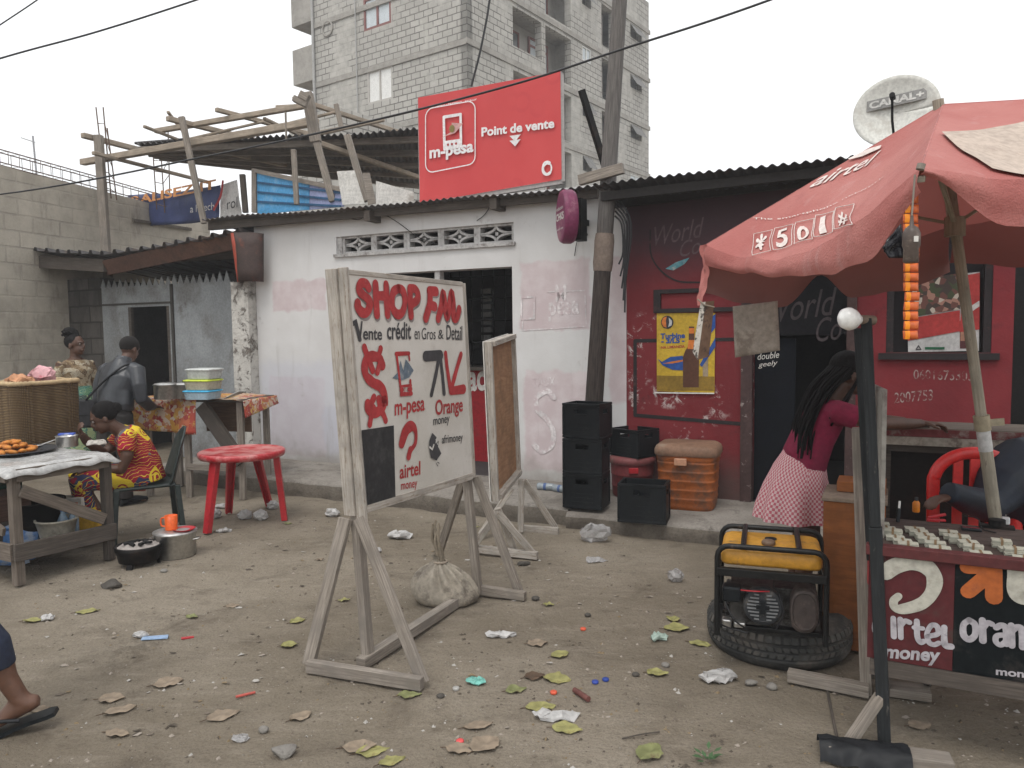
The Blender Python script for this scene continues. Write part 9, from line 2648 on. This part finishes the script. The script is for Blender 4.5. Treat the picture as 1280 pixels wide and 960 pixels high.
bag(60, 774, .03, 'tiny white scrap below the food table', WHITEB, (1.2, .8, .5), 28)
bag(470, 690, .03, 'tiny white scrap behind the sack', WHITEB, (1.2, .8, .5), 29)
bag(626, 795, .045, 'crumpled white strip in front of the sack', WHITEB, (1.9, .5, .3), 30)
bag(595, 853, .035, 'small turquoise plastic scrap right of the near trestle foot', M('turquoise_scrap', (0.16, 0.42, 0.36), 0.5), (1.2, .9, .35), 31)
bag(300, 850 + 73, .03, 'dull grey plastic scrap on the dirt below the large tan leaf', CLEARBAG, (1.2, .9, .3), 32)
q = GD(194, 799)
tag(MB().fbox(Frame(q, (1, .22, 0)), -0.062, 0.062, -0.022, 0.022, 0.002, 0.008).jitter(0.012, 14).build('blue_wrapper', M('pale_blue_foil', (0.30, 0.42, 0.60), 0.35, var=0.2), at=q), 'pale blue sweet wrapper lying on the dirt', 'wrapper')
q = GD(235, 798)
tag(MB().fbox(Frame(q, (1, .4, 0)), -0.03, 0.03, -0.010, 0.010, 0.002, 0.006).jitter(0.008, 14).build('red_wrapper', REDPL, at=q), 'small red wrapper beside the blue wrapper', 'wrapper')
q = GD(307, 870)
tag(MB().tube([q + V((-0.035, -0.02, .008)), q + V((0.035, 0.02, .008))], 0.006, 8).build('red_straw', M('faded_red_plastic', (0.45, 0.09, 0.07), 0.5), at=q), 'short faded red plastic tube beside the large tan leaf', 'straw')
q = GD(728, 872)
tag(MB().tube([q + V((-0.03, 0.045, .013)), q + V((0.022, -0.04, .013))], 0.012, 12).build('brown_tube', M('brown_red_tube', (0.13, 0.05, 0.042), 0.6), at=q), 'short reddish brown tube lying right of the flat yellow leaf', 'tube')
for (px, py, c_, lb_) in ((729, 787, (0.6, 0.10, 0.05), 'orange bottle cap on the dirt in front of the far trestle foot'), (692, 866, (0.6, 0.10, 0.05), 'orange bottle cap beside the thin olive leaf'), (744, 853, (0.03, 0.06, 0.30), 'dark blue bottle cap beside the brown tube'), (757, 850, (0.02, 0.05, 0.25), 'second blue bottle cap touching a yellow scrap'), (575, 929, (0.65, 0.08, 0.08), 'pink red bottle cap among the tan leaf cluster'), (570, 862, (0.35, 0.34, 0.32), 'grey bottle cap right of the near trestle foot')):
    q = GD(px, py)
    tag(MB().lathe([(0.014, 0), (0.015, 0.002), (0.015, 0.009), (0.012, 0.011), (0.001, 0.011)], q, 16).build('bottle_cap', flat('cap_paint', c_, 0.5), at=q), lb_, 'bottle cap', 'bottle caps on the dirt')
def stone(px, py, r, lb_, mat, seed, sq=(1.2, .9, .7)):
    p = GD(px, py)
    b = MB().ball(p + UP * r * sq[2] * 0.6, (r * sq[0], r * sq[1], r * sq[2]), 12, 8)
    for v in b.v: v += V((noise.noise(v * 18 + V((seed, 0, 0))), noise.noise(v * 18 + V((0, seed, 0))), noise.noise(v * 18 + V((0, 0, seed))))) * r * 0.5
    for i in range(len(b.sm)): b.sm[i] = False
    tag(b.build('stone', mat, at=p), lb_, 'stone', 'stones on the dirt')
STN = concrete('grey_stone', (0.28, 0.265, 0.24), (0.18, 0.165, 0.15)); STD = concrete('dark_stone', (0.11, 0.10, 0.09), (0.065, 0.058, 0.05))
stone(354, 942, .035, 'grey stone in the dirt beside the overlapping leaf pair', STN, 1); stone(140, 733, .05, 'dark flat stone below the charcoal stove', STD, 2, (1.4, .9, .5)); stone(330, 914, .018, 'small grey stone just above the larger grey stone', STN, 3); stone(205, 640 + 75, .02, 'small stone near the stove foot', STN, 4)
stone(550, 872, .016, 'small dark stone right of the near trestle foot', STD, 5); stone(832, 833, .018, 'grey stone beside the folded packet left of the tyre', STN, 6); stone(670, 751, .02, 'dark lump at the end of the far foot beam', STD, 7); stone(735, 770, .015, 'dark pebble in front of the far trestle', STD, 8); stone(940, 858, .022, 'grey stone under the stall foot plank', STN, 9); stone(965, 862, .02, 'grey stone beside the stall foot plank', STN, 10); stone(795, 845, .014, 'dark pebble left of the olive and white scraps', STD, 12)
stone(655, 705, .03, 'brown wood chip by the second trestle foot', STD, 13, (1.5, .8, .6))
q = GD(800, 923)
tag(MB().tube(cat_rom([q + V((-0.07, -0.015, .006)), q + V((0.0, 0.004, .01)), q + V((0.08, 0.03, .006))], 4), 0.003, 6).build('twig', DARKWOOD, at=q), 'thin dark twig lying right of the lower yellow leaf', 'twig')
q = GD(885, 953)
wd_ = thing('small_weed', 'small green weed growing in the dirt before the stall', 'weed', q)
b = MB()
for k in range(14):
    t = k * 2.4; r_ = 0.02 + 0.03 * ((k * 5) % 7) / 7
    c_ = q + V((r_ * math.cos(t), r_ * math.sin(t), 0.012 + 0.012 * (k % 3))); a_ = V((math.cos(t), math.sin(t), 0.3)); s_ = V((-math.sin(t), math.cos(t), 0))
    b.add([c_ - a_ * 0.02, c_ + s_ * 0.008, c_ + a_ * 0.018, c_ - s_ * 0.008], [(0, 1, 2, 3)])
b.build('leaves', M('weed_green', (0.06, 0.12, 0.05), 0.7), wd_)
# loose grit, bits of leaf and paper too many to count
b = MB()
random.seed(21)
cols = []
for i in range(4200):
    y = 2.6 + 4.6 * random.random() ** 1.4; x = random.uniform(-0.72, 0.72) * y * 1.02
    if SF.px and (V((x, y, 0)) - SF(0, -1.0, 0)).dot(SF.ey) > -0.02: continue
    if noise.noise(V((x * 1.1, y * 1.1, 5))) + random.random() * 0.7 < 0.1: continue
    z = gh(x, y); r_ = random.choice((.003, .004, .005, .006, .008, .011)) * random.uniform(.8, 1.3)
    a = random.random() * 6.28
    P = [V((x + r_ * k1 * math.cos(a + k2), y + r_ * k1 * math.sin(a + k2), z)) for k1, k2 in ((1, 0), (.8, 1.5), (1.1, 3.0), (.7, 4.6))]
    tp = V((x + r_ * .2, y, z + r_ * random.uniform(.3, .9)))
    b.add(P + [tp], [(0, 1, 4), (1, 2, 4), (2, 3, 4), (3, 0, 4)])
for i in range(420):
    y = 2.5 + 4.4 * random.random() ** 1.3; x = random.uniform(-0.72, 0.6) * y
    if (V((x, y, 0)) - SF(0, -1.05, 0)).dot(SF.ey) > 0: continue
    if noise.noise(V((x * .9, y * .9, 8))) < -0.12: continue
    r_ = random.uniform(.008, .024); a = random.random() * 6.28
    b.add([V((x + r_ * k1 * math.cos(a + k2), y + r_ * .7 * k1 * math.sin(a + k2), gh(x, y) + random.uniform(.002, .008))) for k1, k2 in ((1, 0), (.9, .9), (.6, 2.0), (1.1, 3.1), (.7, 4.2), (.9, 5.3))], [(0, 1, 2, 3), (0, 3, 4, 5)])
def grit():
    n = N('mixed_grit'); v = n.vor(n.co('Object'), 14, out=1)
    k = n.n('SeparateColor'); n.l(v, k.inputs[0])
    return n.fin(n.ramp(k.outputs[0], [(0, (0.14, 0.115, 0.09)), (0.4, (0.08, 0.065, 0.05)), (0.6, (0.30, 0.26, 0.22)), (0.78, (0.20, 0.15, 0.09)), (0.90, (0.36, 0.34, 0.31))]), 0.9)
o_ = b.build('grit', grit()); o_['kind'] = 'stuff'
# ------------------------------------------------------------------ dusty air
b = MB().fbox(Frame((0, 0, 0), (1, 0, 0)), -45, 45, -3, 75, -1.0, 19.5)
def haze_mat():
    m = bpy.data.materials.new('dusty_air'); m.use_nodes = True; t = m.node_tree; t.nodes.clear()
    o = t.nodes.new('ShaderNodeOutputMaterial'); v = t.nodes.new('ShaderNodeVolumePrincipled')
    v.inputs['Color'].default_value = (0.95, 0.96, 0.98, 1); v.inputs['Density'].default_value = 0.003
    t.links.new(v.outputs[0], o.inputs['Volume']); return m
hz = b.build('haze', haze_mat()); hz['kind'] = 'stuff'
